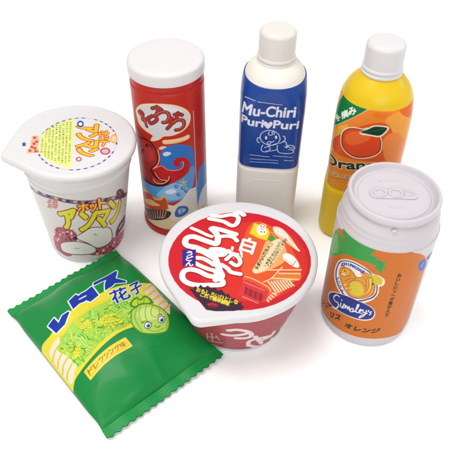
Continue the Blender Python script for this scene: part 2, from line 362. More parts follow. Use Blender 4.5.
 ("L","5aa030",[(7.4,10),(9.5,10.1),(11.5,10.1),(13.5,10),(15.5,9.6),(17.4,9)],0.45,1),
 ("L","5aa030",[(7.4,8.6),(9.3,8.8),(11.2,8.8),(13.1,8.6),(14.9,8.3),(16.7,7.7)],0.45,1),
 ("L","5aa030",[(8,7.3),(9.6,7.6),(11.1,7.6),(12.6,7.5),(14,7.1),(15.4,6.6)],0.45,1),
 ("P","c6e65a",[(-27.1,-18.6),(-29.6,-19),(-31.6,-18),(-32.2,-15.9),(-31.3,-13.5),(-29.1,-11.7),(-26.6,-11.2),(-24.6,-12.2),(-24,-14.4),(-24.9,-16.8)],1),
 ("L","5aa030",[(-25.9,-11.3),(-26.1,-12.5),(-26.1,-13.6),(-25.8,-14.6),(-25.2,-15.4),(-24.5,-16.2)],0.45,1),
 ("L","5aa030",[(-27.5,-11.4),(-27.6,-12.9),(-27.5,-14.2),(-27.1,-15.4),(-26.5,-16.5),(-25.7,-17.5)],0.45,1),
 ("L","5aa030",[(-29.2,-11.9),(-29.3,-13.5),(-29.1,-14.9),(-28.7,-16.2),(-28.1,-17.4),(-27.2,-18.4)],0.45,1),
 ("L","5aa030",[(-30.7,-12.9),(-30.8,-14.4),(-30.7,-15.7),(-30.3,-16.9),(-29.7,-18),(-28.9,-19)],0.45,1),
 ("L","5aa030",[(-31.9,-14.2),(-32.1,-15.4),(-32,-16.5),(-31.7,-17.4),(-31.2,-18.3),(-30.4,-19)],0.45,1),
 ("P","d8e24a",[(7.4,-15.7),(6,-17),(3.3,-17.5),(0.3,-17.1),(-1.9,-15.8),(-2.5,-14.2),(-1.2,-12.8),(1.5,-12.3),(4.6,-12.8),(6.8,-14)],1),
 ("L","6aa82a",[(-0.5,-12.5),(0.9,-12.4),(2.3,-12.4),(3.7,-12.6),(5.1,-13),(6.4,-13.5)],0.45,1),
 ("L","6aa82a",[(-1.7,-13.2),(0.1,-13.2),(1.9,-13.3),(3.7,-13.5),(5.4,-14),(7.1,-14.5)],0.45,1),
 ("L","6aa82a",[(-2.2,-14.2),(-0.3,-14.1),(1.6,-14.3),(3.5,-14.6),(5.3,-15),(7.1,-15.6)],0.45,1),
 ("L","6aa82a",[(-2.2,-15.2),(-0.4,-15.2),(1.4,-15.3),(3.2,-15.6),(4.9,-16),(6.6,-16.5)],0.45,1),
 ("L","6aa82a",[(-1.5,-16.2),(-0,-16.1),(1.4,-16.2),(2.8,-16.4),(4.1,-16.8),(5.4,-17.3)],0.45,1),
 ("P","a8dc52",[(26.6,-13.6),(24.2,-14.5),(21.9,-13.5),(20.5,-11.1),(20.7,-8.1),(22.2,-5.7),(24.6,-4.8),(26.9,-5.7),(28.3,-8.2),(28.1,-11.2)],1),
 ("L","3f9a34",[(25.3,-4.8),(25.5,-6.3),(25.9,-7.6),(26.5,-8.7),(27.3,-9.6),(28.4,-10.4)],0.45,1),
 ("L","3f9a34",[(23.7,-5.1),(24.1,-6.8),(24.6,-8.4),(25.4,-9.8),(26.4,-11.1),(27.6,-12.1)],0.45,1),
 ("L","3f9a34",[(22.2,-5.9),(22.6,-7.8),(23.3,-9.5),(24.1,-11),(25.1,-12.3),(26.4,-13.5)],0.45,1),
 ("L","3f9a34",[(21,-7.3),(21.4,-9.1),(22,-10.7),(22.7,-12.1),(23.7,-13.3),(24.9,-14.4)],0.45,1),
 ("L","3f9a34",[(20.3,-9),(20.5,-10.5),(20.9,-11.8),(21.5,-12.9),(22.3,-13.8),(23.3,-14.6)],0.45,1),
 ("L","8ab828",[(-14.6,-1.2),(-13.8,1.7),(-12.4,4.4)],0.8,1),
 ("L","8ab828",[(-39.6,-4.6),(-39.4,-7.6),(-40.4,-10.2)],0.8,1),
 ("L","c8ea6a",[(-18.2,7.3),(-16.4,5.7),(-14.1,6.5)],0.8,1),
 ("L","2f8a34",[(-22.7,-7.3),(-21.5,-8.8),(-21.4,-10.9)],0.45,1),
 ("L","dbe84e",[(6.8,-15.2),(9.3,-13.2),(12.1,-12.6)],0.6,1),
 ("L","c8ea6a",[(-41.9,-4),(-40.3,-4.3),(-38.9,-3.4)],0.8,1),
 ("L","c8ea6a",[(-42.6,-9.6),(-40.9,-9.9),(-40.2,-12.2)],0.45,1),
 ("L","c8ea6a",[(-6.9,11.4),(-4.5,11.9),(-2.5,10.7)],0.6,1),
 ("L","dbe84e",[(-36.6,-9),(-36.8,-12.2),(-36.1,-15.4)],0.45,1),
 ("L","dbe84e",[(-32.3,-6.9),(-30.7,-9),(-29,-10.8)],0.45,1),
 ("L","c8ea6a",[(20.1,-2.4),(21.5,-4.3),(23.7,-5)],0.6,1),
 ("L","dbe84e",[(-38.8,-14.1),(-40.7,-13.8),(-41.9,-15.8)],0.6,1),
 ("L","c8ea6a",[(15.4,-1.5),(17.3,0),(19.3,0.4)],0.6,1),
 ("L","8ab828",[(1.1,8),(3.5,7),(6.3,7.8)],0.6,1),
 ("L","2f8a34",[(9.5,5),(9.2,2.4),(11,1.3)],0.8,1),
 ("L","e6de3c",[(-24,-10.2),(-23.8,-12.4),(-22.8,-14.1)],0.45,1),
 ("L","3f9a34",[(-42.2,-14.7),(-40.6,-14.8),(-39.6,-16.6)],0.45,1),
 ("L","e6de3c",[(-41.9,-5.3),(-40.6,-6),(-39.4,-5.1)],0.45,1),
 ("L","2f8a34",[(-13.1,5.1),(-11.1,5.3),(-9.9,3.5)],0.6,1),
 ("L","e6de3c",[(-40.6,-6.1),(-38.7,-8),(-36.6,-9.2)],0.8,1),
 ("L","c8ea6a",[(23,-4.5),(21.7,-7),(19.5,-8)],0.45,1),
 ("L","2f8a34",[(16.8,5.1),(16.6,2.3),(16.7,-0.3)],0.45,1),
 ("L","2f8a34",[(-34,-4.3),(-36,-6.4),(-38.6,-6.1)],0.8,1),
 ("L","c8ea6a",[(-26.8,-1.2),(-28.1,-3.7),(-27.6,-6.5)],0.8,1),
 ("L","dbe84e",[(-30.1,7),(-31.2,4.9),(-32.3,2.8)],0.8,1),
 ("L","8ab828",[(-0.6,-2),(-0.1,1.3),(-0.6,4.4)],0.45,1),
 ("L","c8ea6a",[(-42,-6),(-41.1,-8.2),(-40,-10.2)],0.45,1),
 ("L","8ab828",[(-41.3,-8.8),(-40.9,-11.1),(-40.7,-13.3)],0.45,1),
 ("L","3f9a34",[(10.9,9.4),(10.1,7.1),(11.4,5.9)],0.6,1),
 ("L","3f9a34",[(23.7,-13.5),(22,-16.2),(20.1,-18.8)],0.45,1),
 ("L","b4e05a",[(30,3.6),(28,-0.4),(28.5,-3.9)],0.45,1),
 ("L","dbe84e",[(9.2,-0.8),(11.8,-2),(12.9,-4.9)],0.6,1),
 ("L","c8ea6a",[(11,-5),(11.9,-8.2),(10.7,-11.8)],0.8,1),
 ("L","dbe84e",[(22.2,8.2),(19.9,6.9),(18.6,4.3)],0.8,1),
 ("L","dbe84e",[(-30,4),(-29.2,0.9),(-27.1,-0.8)],0.6,1),
 ("L","b4e05a",[(31.6,2.3),(29.6,-0.1),(27.2,-1.8)],0.6,1),
 ("L","8ab828",[(-16.1,11.9),(-15.2,9.3),(-14,7)],0.6,1),
 ("L","58a830",[(-33.8,-1.5),(-34.5,-3.9),(-36.3,-4.3)],0.8,1),
 ("L","2f8a34",[(-25.5,-11.5),(-24.4,-13.4),(-23,-14.9)],0.45,1),
 ("L","b4e05a",[(3.5,-7.8),(5.2,-9.2),(6.9,-10.7)],0.8,1),
 ("L","dbe84e",[(-12.6,-0.6),(-10.3,0.7),(-8.2,-0.2)],0.6,1),
 ("L","2f8a34",[(-42.2,2.7),(-41.1,0.3),(-39.4,-1.1)],0.8,1),
 ("L","b4e05a",[(20.6,-0.6),(19.8,-2.8),(19.9,-4.8)],0.6,1),
 ("L","3f9a34",[(-36.6,-13.2),(-37,-15.9),(-36.1,-18.4)],0.45,1),
 ("L","c8ea6a",[(-27.8,-10.9),(-29.3,-13.4),(-30.1,-16.3)],0.6,1),
 ("L","b4e05a",[(-30.5,-4.2),(-28.9,-3.7),(-27.2,-4)],0.8,1),
 ("L","c8ea6a",[(-3.2,-2.2),(-2.2,-3.8),(-0.4,-4.1)],0.6,1),
 ("L","2f8a34",[(-37.4,3.6),(-37.3,1.2),(-37.1,-1.3)],0.45,1),
 ("L","2f8a34",[(15.2,-16.1),(13.4,-16.5),(12.2,-18.2)],0.6,1),
 ("L","c8ea6a",[(-19.3,-10.3),(-16.7,-8.8),(-15.2,-5.7)],0.6,1),
 ("L","b4e05a",[(-30.8,3.5),(-29.3,2.7),(-27.9,2)],0.8,1),
 ("L","58a830",[(-35,-14.7),(-35.4,-17.6),(-35.5,-20.6)],0.8,1),
 ("L","58a830",[(19.2,1.3),(21.6,1.1),(22.4,-1.2)],0.6,1),
 ("L","58a830",[(-16,-5.8),(-14.9,-7),(-13.6,-7.9)],0.8,1),
 ("L","3f9a34",[(2.1,-2.3),(4.2,-3.9),(7,-3.5)],0.6,1),
 ("L","c8ea6a",[(-42.7,-14.6),(-40.8,-15),(-39.2,-16.7)],0.8,1),
 ("L","dbe84e",[(26.9,-6.7),(23.9,-8.6),(21.8,-11.6)],0.45,1),
 ("L","dbe84e",[(6.7,-9.2),(8.9,-6.5),(11.8,-5)],0.45,1),
 ("L","2f8a34",[(-13.3,9.5),(-12.5,8),(-11.2,7.3)],0.6,1),
 ("L","3f9a34",[(-22.7,-4.4),(-23.1,-6.4),(-22.8,-8.3)],0.8,1),
 ("L","b4e05a",[(26.8,0.6),(29.3,-0.5),(32.4,-0.3)],0.6,1),
 ("L","3f9a34",[(-8.6,-7.4),(-6.6,-6.7),(-4.6,-6.4)],0.45,1),
 ("L","b4e05a",[(-29.7,7.2),(-30.4,4.9),(-30.5,2.5)],0.8,1),
 ("L","e6de3c",[(-13.3,-11.9),(-11.1,-10.9),(-8.9,-11)],0.6,1),
 ("L","58a830",[(-19.1,-16.1),(-17.7,-14.8),(-17.8,-12.7)],0.6,1),
 ("L","3f9a34",[(-28.9,-0.4),(-30.3,-2.9),(-31.7,-5.4)],0.45,1),
 ("L","2f8a34",[(0.5,-7.9),(1.1,-9.4),(1.4,-11)],0.6,1),
 ("L","dbe84e",[(17,-18.5),(18.6,-17.7),(20.2,-18)],0.8,1),
 ("L","3f9a34",[(-40.1,-6.4),(-39.2,-8),(-38.3,-9.5)],0.45,1),
 ("L","e6de3c",[(-10.7,-7.5),(-9.5,-5.1),(-7.5,-3.9)],0.6,1),
 ("L","8ab828",[(-30.2,-7.7),(-30.2,-9.9),(-29.5,-12)],0.45,1),
 ("L","b4e05a",[(-3.9,-7.1),(-2.8,-5.5),(-2.6,-3.4)],0.45,1),
 ("L","2f8a34",[(19,7.3),(18.9,3.6),(18.7,-0)],0.8,1),
 ("L","c8ea6a",[(-11,7.3),(-9.1,8.4),(-7.7,10.3)],0.8,1),
 ("L","8ab828",[(2.7,-10.4),(5.3,-8.7),(8.1,-7.8)],0.8,1),
 ("L","b4e05a",[(20.5,-18.1),(18.5,-17.8),(16.9,-19.7)],0.6,1),
 ("L","e6de3c",[(-15,-9.4),(-13.6,-11),(-13.8,-13.4)],0.6,1),
 ("L","2f8a34",[(11.9,-8.4),(14,-7.2),(16.2,-6.1)],0.6,1),
 ("L","c8ea6a",[(-13.9,-16),(-11.8,-13.8),(-9.9,-11.4)],0.45,1),
 ("L","8ab828",[(11,-9.6),(9.3,-12.8),(8.8,-16.1)],0.8,1),
 ("L","3f9a34",[(-36.7,-14.2),(-38.1,-13.6),(-39.5,-14.1)],0.6,1),
 ("L","8ab828",[(-0,1.8),(2.9,3.3),(5.4,6)],0.8,1),
 ("L","e6de3c",[(-8.3,2.3),(-6.3,1.6),(-5.5,-0.8)],0.45,1),
 ("L","c8ea6a",[(12.2,6.8),(12.5,4.4),(12.6,2)],0.8,1),
 ("L","b4e05a",[(-41.7,-7.5),(-39.4,-8),(-37.5,-10.1)],0.45,1),
 ("L","b4e05a",[(-26,-13.1),(-25.1,-14.3),(-24,-15.2)],0.8,1),
 ("L","3f9a34",[(-32.1,-1.7),(-33.1,-3.4),(-33.8,-5.3)],0.6,1),
 ("L","dbe84e",[(-39.2,-11.3),(-41,-11.5),(-42.1,-13.3)],0.45,1),
 ("L","2f8a34",[(-7.9,-8.8),(-6,-8.4),(-4.8,-10)],0.45,1),
 ("L","e6de3c",[(-19.5,-5.7),(-18.7,-7.9),(-18.2,-10.3)],0.45,1),
 ("L","c8ea6a",[(4.3,4.7),(5.9,6.1),(5.9,8.3)],0.8,1),
 ("L","3f9a34",[(-5,2.9),(-2.4,2.7),(0.3,4.5)],0.8,1),
 ("L","58a830",[(4,3.9),(4.6,1.1),(5.9,-1.2)],0.45,1),
 ("L","dbe84e",[(-35.5,-10.9),(-36.9,-11.5),(-37.3,-13.3)],0.8,1),
 ("L","58a830",[(13.4,6.8),(11.4,4.5),(11.4,1.6)],0.8,1),
 ("L","3f9a34",[(26.3,2.6),(25.6,0.1),(24.7,-2.4)],0.8,1),
 ("L","e6de3c",[(-5.2,5.3),(-3.4,3),(-0.5,2.5)],0.45,1),
 ("L","e6de3c",[(-39.1,-1),(-40.6,-3.1),(-41.5,-5.7)],0.8,1),
 ("L","c8ea6a",[(-29,11.3),(-29.5,8.2),(-30.5,5.5)],0.45,1),
 ("L","8ab828",[(-32.7,6.7),(-33,4),(-34,1.6)],0.8,1),
 ("L","8ab828",[(-11.4,8.3),(-9.5,7.3),(-8.5,5)],0.45,1),
 ("L","3f9a34",[(-14.3,-2.3),(-12.8,0.1),(-11.8,2.9)],0.45,1),
 ("L","8ab828",[(24.4,7.2),(22.5,5.6),(20.6,3.9)],0.6,1),
 ("L","b4e05a",[(-37.1,-12.2),(-35,-13.2),(-32.9,-12.6)],0.6,1),
 ("L","c8ea6a",[(-34.3,6.6),(-36.1,6.1),(-37,3.9)],0.6,1),
 ("L","b4e05a",[(28.9,-5.6),(26.8,-8.6),(23.8,-9.4)],0.45,1),
 ("L","58a830",[(8.8,-12.5),(8.8,-14.4),(7.8,-16.1)],0.45,1),
 ("L","2f8a34",[(-33.4,-15.7),(-31.9,-14.5),(-30,-13.9)],0.45,1),
 ("L","3f9a34",[(-17.7,9.1),(-15.9,8.8),(-14.1,9.6)],0.6,1),
 ("L","dbe84e",[(-38.7,-11.3),(-37.1,-12.2),(-35.5,-12.7)],0.8,1),
 ("L","58a830",[(2.6,-15.9),(4.1,-12.6),(7,-10.8)],0.45,1),
 ("L","2f8a34",[(-36.4,-2.8),(-38.2,-4.4),(-40.4,-3.6)],0.6,1),
 ("L","b4e05a",[(-0.8,-13.7),(1.2,-13.1),(3.2,-13)],0.45,1),
 ("L","2f8a34",[(29,4.5),(27.6,1.4),(28.5,-0.9)],0.45,1),
 ("L","c8ea6a",[(-11.3,2.3),(-9.3,2.6),(-7.6,4.2)],0.45,1),
 ("L","3f9a34",[(19.1,1.4),(20.7,-0.9),(21,-4)],0.6,1),
 ("L","e6de3c",[(3.9,-2.6),(5.9,-3.2),(6.4,-5.7)],0.45,1),
 ("L","2f8a34",[(-14.8,-10.1),(-12.4,-11.4),(-10,-12.7)],0.45,1),
 ("L","58a830",[(27.8,-1.1),(27,-4.4),(25.1,-7.5)],0.8,1),
 ("L","b4e05a",[(20.7,4.7),(19.2,1.3),(16.3,-0.7)],0.6,1),
 ("L","58a830",[(-41.1,-12.4),(-40,-13.9),(-40.1,-15.9)],0.8,1),
 ("L","c8ea6a",[(-8.1,8),(-7.7,11.1),(-7,14.1)],0.6,1),
 ("L","dbe84e",[(-31.8,-3.1),(-30.7,-4.6),(-31.2,-6.5)],0.8,1),
 ("L","b4e05a",[(-9.8,-3.6),(-7.8,-1.3),(-5.4,0.4)],0.45,1),
 ("L","58a830",[(-41,-13.8),(-40.3,-16.3),(-39.9,-18.8)],0.8,1),
 ("L","3f9a34",[(-5.4,-7.2),(-2.8,-7.2),(-0.8,-8.6)],0.45,1),
 ("L","b4e05a",[(-33.5,7.7),(-33.2,5.6),(-32.9,3.5)],0.6,1),
 ("L","2f8a34",[(-38.4,-0.2),(-39.1,-1.9),(-40.4,-2.6)],0.45,1),
 ("L","3f9a34",[(-19.9,10.9),(-18.8,9.6),(-18.2,7.9)],0.45,1),
 ("L","58a830",[(-40.9,-12.9),(-40.8,-15.7),(-40.2,-18.3)],0.45,1),
 ("L","b4e05a",[(23.4,6.5),(26.2,5.7),(28,3.3)],0.6,1),
 ("L","b4e05a",[(-24.4,-1.1),(-26.1,-1.9),(-26.2,-4.2)],0.8,1),
 ("L","b4e05a",[(-23.1,6.6),(-21.6,6.2),(-20.1,5.6)],0.8,1),
 ("L","c8ea6a",[(-35,-14),(-36.2,-15.2),(-35.8,-17.2)],0.6,1),
 ("L","c8ea6a",[(13.4,0.8),(13.5,-2.4),(13.7,-5.6)],0.8,1),
 ("L","b4e05a",[(-41.1,0.2),(-38.8,-0.9),(-36.7,0.5)],0.8,1),
 ("L","2f8a34",[(0.5,6.9),(2.9,6.3),(5.5,6.7)],0.8,1),
 ("L","3f9a34",[(-5.6,-14.8),(-5.8,-12.5),(-5.1,-10.2)],0.8,1),
 ("L","dbe84e",[(-11.4,-3.1),(-9.8,-0.7),(-10,2.2)],0.45,1),
 ("L","8ab828",[(17.8,-15),(17.8,-17.2),(19.4,-18.1)],0.45,1),
 ("L","3f9a34",[(-36.5,2.3),(-36.8,-0.2),(-37.4,-2.7)],0.6,1),
 ("L","c8ea6a",[(-32.8,-4.9),(-32.9,-6.7),(-32.2,-8.3)],0.45,1),
 ("L","3f9a34",[(-25.3,1.4),(-24.4,-1.3),(-24.6,-4.3)],0.8,1),
 ("L","c8ea6a",[(19.8,0.2),(21.8,0.7),(22.4,-1.1)],0.8,1),
 ("L","c8ea6a",[(23.3,-2.5),(24.1,-4.2),(24.1,-6.4)],0.6,1),
 ("L","b4e05a",[(21.8,1),(19.1,-1.3),(16.4,-3.7)],0.8,1),
 ("L","b4e05a",[(20.8,-17.1),(19.5,-19.3),(20.4,-21.2)],0.6,1),
 ("L","c8ea6a",[(-39.4,-13.9),(-39.9,-15.6),(-40.6,-17.2)],0.45,1),
 ("L","c8ea6a",[(-20.3,7),(-18.3,7.3),(-16.6,6.4)],0.45,1),
 ("L","8ab828",[(-14.4,-4.2),(-15.1,-2.5),(-14.6,-0.6)],0.6,1),
 ("L","8ab828",[(27.8,1.7),(28.5,-1.6),(30.6,-3.7)],0.6,1),
 ("L","2f8a34",[(23.9,-9.7),(23.8,-12.8),(22.9,-16)],0.6,1),
 ("L","c8ea6a",[(18.6,-5.5),(21.3,-6.1),(23.8,-7.3)],0.8,1),
 ("L","58a830",[(16.2,-10.5),(17.8,-10.7),(19.6,-10.1)],0.6,1),
 ("L","b4e05a",[(-13.1,-4.9),(-10.8,-3.4),(-8.7,-4.4)],0.45,1),
 ("L","58a830",[(-38,-8.4),(-39.5,-7.6),(-40.7,-8.9)],0.45,1),
 ("L","58a830",[(-17.8,-5.8),(-15.9,-6),(-14.1,-6.6)],0.6,1),
 ("L","3f9a34",[(18.5,-7.1),(17.5,-9.2),(17.9,-11.1)],0.6,1),
 ("L","58a830",[(-28.3,5.6),(-29.7,3.6),(-30.7,1.1)],0.8,1),
 ("L","b4e05a",[(-29.6,-0.2),(-31.6,-1.9),(-31.8,-4.9)],0.6,1),
 ("L","e6de3c",[(4.2,5.1),(5.6,8.7),(8.4,10.8)],0.8,1),
 ("L","2f8a34",[(-2.6,-8.5),(-1.4,-10.4),(-1.6,-12.9)],0.6,1),
 ("L","c8ea6a",[(6.4,6.5),(8.1,9),(10.4,10.5)],0.8,1),
 ("L","e6de3c",[(11.4,-8.6),(13.1,-9.3),(15.1,-8.6)],0.6,1),
 ("L","2f8a34",[(14,9.8),(13,6.1),(13.7,2.8)],0.6,1),
 ("L","8ab828",[(25.9,4.6),(27.3,2.9),(29.4,2.5)],0.8,1),
 ("L","c8ea6a",[(-6.8,-13.5),(-5.5,-12),(-3.7,-11.4)],0.45,1),
 ("L","e6de3c",[(-18.3,-15.9),(-17.6,-13.1),(-18.2,-10.2)],0.6,1),
 ("L","e6de3c",[(-33.5,-3.8),(-31.4,-5.6),(-30.9,-8.9)],0.45,1),
 ("L","e6de3c",[(-22.5,0.8),(-21.2,-0.3),(-20.1,-1.8)],0.45,1),
 ("L","3f9a34",[(-30.1,-11),(-30.5,-12.8),(-30.7,-14.6)],0.8,1),
 ("L","3f9a34",[(26.1,1.5),(23.8,-0.1),(23,-2.8)],0.8,1),
 ("L","dbe84e",[(-40.5,-1.9),(-38.4,-3.1),(-36.4,-4.3)],0.45,1),
 ("L","b4e05a",[(-37.2,-5.3),(-38.8,-4.4),(-39.8,-6)],0.6,1),
 ("L","2f8a34",[(4.8,8.7),(7.2,7.6),(9.7,6.6)],0.8,1),
 ("L","c8ea6a",[(-33.4,-7),(-31.2,-6.2),(-28.9,-5.5)],0.8,1),
 ("L","3f9a34",[(6.8,-14.5),(9.3,-15.1),(11.9,-15.4)],0.6,1),
 ("L","8ab828",[(-33.1,-3.7),(-32.4,-7),(-30.7,-9.6)],0.6,1),
 ("L","b4e05a",[(9,7.5),(8.5,4.1),(9.3,1.2)],0.8,1),
 ("L","2f8a34",[(-10.9,9.7),(-10.1,11.7),(-8.7,13.3)],0.45,1),
 ("L","2f8a34",[(-12.7,5.3),(-13.2,2.9),(-11.7,1.8)],0.6,1),
 ("L","2f8a34",[(-23.3,1.2),(-21.1,2.8),(-18.7,2.1)],0.6,1),
 ("L","3f9a34",[(13.2,1.6),(14.3,-0.4),(14.4,-3)],0.8,1),
 ("L","3f9a34",[(-1.1,-12.1),(1,-12),(2.6,-13.2)],0.45,1),
 ("L","c8ea6a",[(-27.5,-8.9),(-27.2,-10.8),(-26.1,-12.1)],0.6,1),
 ("L","c8ea6a",[(3.5,-5.4),(4,-7.7),(4.7,-9.8)],0.45,1),
 ("L","e6de3c",[(-29.6,2.7),(-31.3,2.1),(-32.5,0.5)],0.8,1),
 ("L","8ab828",[(-6.7,-3.3),(-4.3,-1.7),(-1.9,-2.6)],0.6,1),
 ("L","e6de3c",[(-9.6,-4.5),(-7.5,-1.9),(-4.7,-0.8)],0.45,1),
 ("L","58a830",[(-11.2,-6.5),(-9.4,-6.7),(-8.1,-4.7)],0.45,1),
 ("L","c8ea6a",[(-28.4,-13.6),(-26.2,-14),(-24.5,-15.6)],0.45,1),
 ("L","b4e05a",[(-30.4,2),(-30.4,-1.4),(-30.3,-4.7)],0.6,1),
 ("L","b4e05a",[(-22.2,9.6),(-21.2,7.7),(-19.4,6.9)],0.8,1),
 ("L","e6de3c",[(-21.3,7.9),(-20.7,4.9),(-20,1.9)],0.45,1),
 ("L","b4e05a",[(18.7,-15.9),(16.3,-16.1),(14.1,-17.6)],0.8,1),
 ("L","e6de3c",[(-26.8,-8.2),(-25.4,-6.9),(-23.8,-6.3)],0.45,1),
 ("L","e6de3c",[(18.6,-3.6),(19.2,-6.1),(18.9,-8.9)],0.45,1),
 ("L","dbe84e",[(17.3,-7.1),(15.5,-10.1),(13.6,-12.8)],0.8,1),
 ("L","c8ea6a",[(-40.8,2.7),(-38.5,1.3),(-36.7,-0.9)],0.45,1),
 ("L","58a830",[(-10.8,-3.2),(-9.1,-5.5),(-8.2,-8.3)],0.45,1),
 ("L","dbe84e",[(-15.9,4.3),(-15.8,6.5),(-14.5,8.3)],0.8,1),
 ("L","2f8a34",[(11.4,-11.7),(12,-13.5),(12.9,-14.9)],0.6,1),
 ("L","c8ea6a",[(19,5.1),(21,2.9),(23.9,2.2)],0.8,1),
 ("L","b4e05a",[(-40.2,-3.9),(-40.1,-5.8),(-39.5,-7.6)],0.6,1),
 ("L","8ab828",[(-7.9,2.2),(-5.9,4.5),(-3.8,6.7)],0.6,1),
 ("L","b4e05a",[(19.4,-13.3),(20.7,-14.9),(21.5,-16.9)],0.6,1),
 ("L","dbe84e",[(0.4,-12.9),(3,-10.6),(6,-9.5)],0.45,1),
 ("L","8ab828",[(13.1,-11.6),(14.9,-13.2),(17,-14.3)],0.6,1),
 ("L","c8ea6a",[(-40.4,-2.9),(-40.5,-5.1),(-41.7,-6.4)],0.6,1),
 ("L","2f8a34",[(-27.4,2.2),(-26.9,0.7),(-26.5,-1)],0.6,1),
 ("L","58a830",[(16.5,-12.9),(18.5,-14),(20.4,-15.3)],0.6,1),
 ("L","3f9a34",[(22.7,-10.9),(25.3,-11.3),(28,-9.2)],0.8,1),
 ("L","dbe84e",[(-23.4,-14.5),(-21.5,-16.3),(-19,-16.2)],0.45,1),
 ("L","2f8a34",[(20.4,-11.6),(18.4,-14.3),(15.7,-15.7)],0.6,1),
 ("L","dbe84e",[(-15.5,-6.9),(-15.3,-4.5),(-13.9,-2.7)],0.45,1),
 ("L","3f9a34",[(-8.6,0.9),(-6.4,3.6),(-5.4,7.1)],0.8,1),
 ("L","b4e05a",[(13.8,-4.1),(15.7,-2.4),(17.9,-2.2)],0.6,1),
 ("L","e6de3c",[(-15.6,-6.1),(-14.6,-8.1),(-12.6,-8.2)],0.8,1),
 ("L","b4e05a",[(-41.3,-7.6),(-39.7,-8.5),(-39.2,-10.8)],0.6,1),
 ("L","2f8a34",[(1.8,-3.2),(3.3,-4.9),(4.5,-7.1)],0.8,1),
 ("L","3f9a34",[(-31.3,-9.3),(-30.1,-10.8),(-28.7,-12.2)],0.8,1),
 ("L","8ab828",[(-39.6,-2.1),(-37.6,-2.5),(-35.6,-2.8)],0.8,1),
 ("L","b4e05a",[(-12.8,-3.8),(-11.2,-2.3),(-9.3,-1.4)],0.8,1),
 ("L","dbe84e",[(-43.4,-0.1),(-41.6,-0.9),(-39.8,-0.5)],0.6,1),
 ("L","e6de3c",[(-15,4.1),(-12.6,3.8),(-11,1.9)],0.8,1),
 ("L","2f8a34",[(0.4,-11.5),(2.4,-13),(4.8,-13.4)],0.6,1),
 ("L","3f9a34",[(-13,-4.3),(-10.8,-5.7),(-8.2,-5.3)],0.8,1),
 ("L","2f8a34",[(-12.1,-3.5),(-11,-6.1),(-9.2,-8)],0.8,1),
 ("L","dbe84e",[(28.7,-0.7),(27.9,-3.7),(26.8,-6.7)],0.45,1),
 ("L","58a830",[(26.3,2.7),(28.3,2.7),(30.3,2.9)],0.45,1),
 ("L","e8c23a",[(-44.5,3.4),(-34.9,10.2),(-22.7,15.3),(-7.3,15.9),(10.9,13.8),(28.5,10.4),(33.5,6)],0.7,1),
 ("L","f4f8ff",[(-39.1,27.4),(-32.1,29.4),(-32.1,22.1),(-26.8,25.7),(-21.1,25.5),(-20.9,23.9),(-29.4,16.9),(-38.2,15.8),(-39.1,27.4)],1.9,0),
 ("P","f4f8ff",[(-39.1,27.4),(-32.1,29.4),(-32.1,22.1),(-26.8,25.7),(-21.1,25.5),(-20.9,23.9),(-29.4,16.9),(-38.2,15.8)],0),
 ("L","f4f8ff",[(-15.5,34.7),(-7.2,37.5),(-6.6,34.1),(-3.7,35.1),(0.5,34.8),(7.3,36.4),(5.6,23),(-3.1,21.6),(-4.7,25.5),(-7.2,25.2),(-10.1,26.2),(-17.2,24.4),(-15.5,34.7)],1.9,0),
 ("P","f4f8ff",[(-15.5,34.7),(-7.2,37.5),(-6.6,34.1),(-3.7,35.1),(0.5,34.8),(7.3,36.4),(5.6,23),(-3.1,21.6),(-4.7,25.5),(-7.2,25.2),(-10.1,26.2),(-17.2,24.4)],0),
 ("P","1236a6",[(-39.1,27.4),(-32.1,29.4),(-32.1,22.1),(-26.8,25.7),(-21.1,25.5),(-20.9,23.9),(-29.4,16.9),(-38.2,15.8)],0),
 ("P","1236a6",[(-15.5,34.7),(-7.2,37.5),(-6.6,34.1),(-3.7,35.1),(0.5,34.8),(7.3,36.4),(5.6,23),(-3.1,21.6),(-4.7,25.5),(-7.2,25.2),(-10.1,26.2),(-17.2,24.4)],0),
 ("L","dfe8ff",[(-7.9,30.3),(-2.3,30)],1.3,0),
 ("L","f4f8ff",[(9.1,37.1),(10.9,39.7),(22.8,39.8),(33.5,40.9),(33.1,38.6),(27.1,31.5),(32.1,23.9),(30.5,22),(22.8,26),(18.8,24.2),(11.9,23.6),(15.9,30.4),(20.2,35.2),(15.6,35.7),(9.5,35.7),(9.1,37.1)],1.7,0),
 ("P","f4f8ff",[(9.1,37.1),(10.9,39.7),(22.8,39.8),(33.5,40.9),(33.1,38.6),(27.1,31.5),(32.1,23.9),(30.5,22),(22.8,26),(18.8,24.2),(11.9,23.6),(15.9,30.4),(20.2,35.2),(15.6,35.7),(9.5,35.7)],0),
 ("P","1236a6",[(9.1,37.1),(10.9,39.7),(22.8,39.8),(33.5,40.9),(33.1,38.6),(27.1,31.5),(32.1,23.9),(30.5,22),(22.8,26),(18.8,24.2),(11.9,23.6),(15.9,30.4),(20.2,35.2),(15.6,35.7),(9.5,35.7)],0),
 ("T","花",[(9.6,6.8),(24.5,5.3),(12.8,19.9)],[('f4f8ff', 1.15), ('1236a6', 0.5)]),
 ("T","子",[(26.5,5),(38.2,7.4),(29.9,17.3)],[('f4f8ff', 1.15), ('1236a6', 0.5)]),
 ("P","4d8f2a",[(12.4,-11.4),(16.9,-5.8),(22.4,-5.2),(26.5,-5.1),(32.2,-9.1),(37.1,-16.8),(38,-24.1),(34.8,-31.6),(28.9,-37.7),(22.7,-38.1),(15.2,-34.5),(10.2,-29.6),(8.4,-23.1),(9.4,-16.6)],1),
 ("P","b9dc5c",[(13.1,-11.9),(17.1,-7),(22.4,-6.3),(26.2,-6.2),(31.6,-10),(36.2,-17.6),(37,-24.5),(34,-31.2),(28.6,-36.7),(23,-37),(15.9,-33.6),(11,-28.9),(9.5,-22.9),(10.2,-16.8)],1),
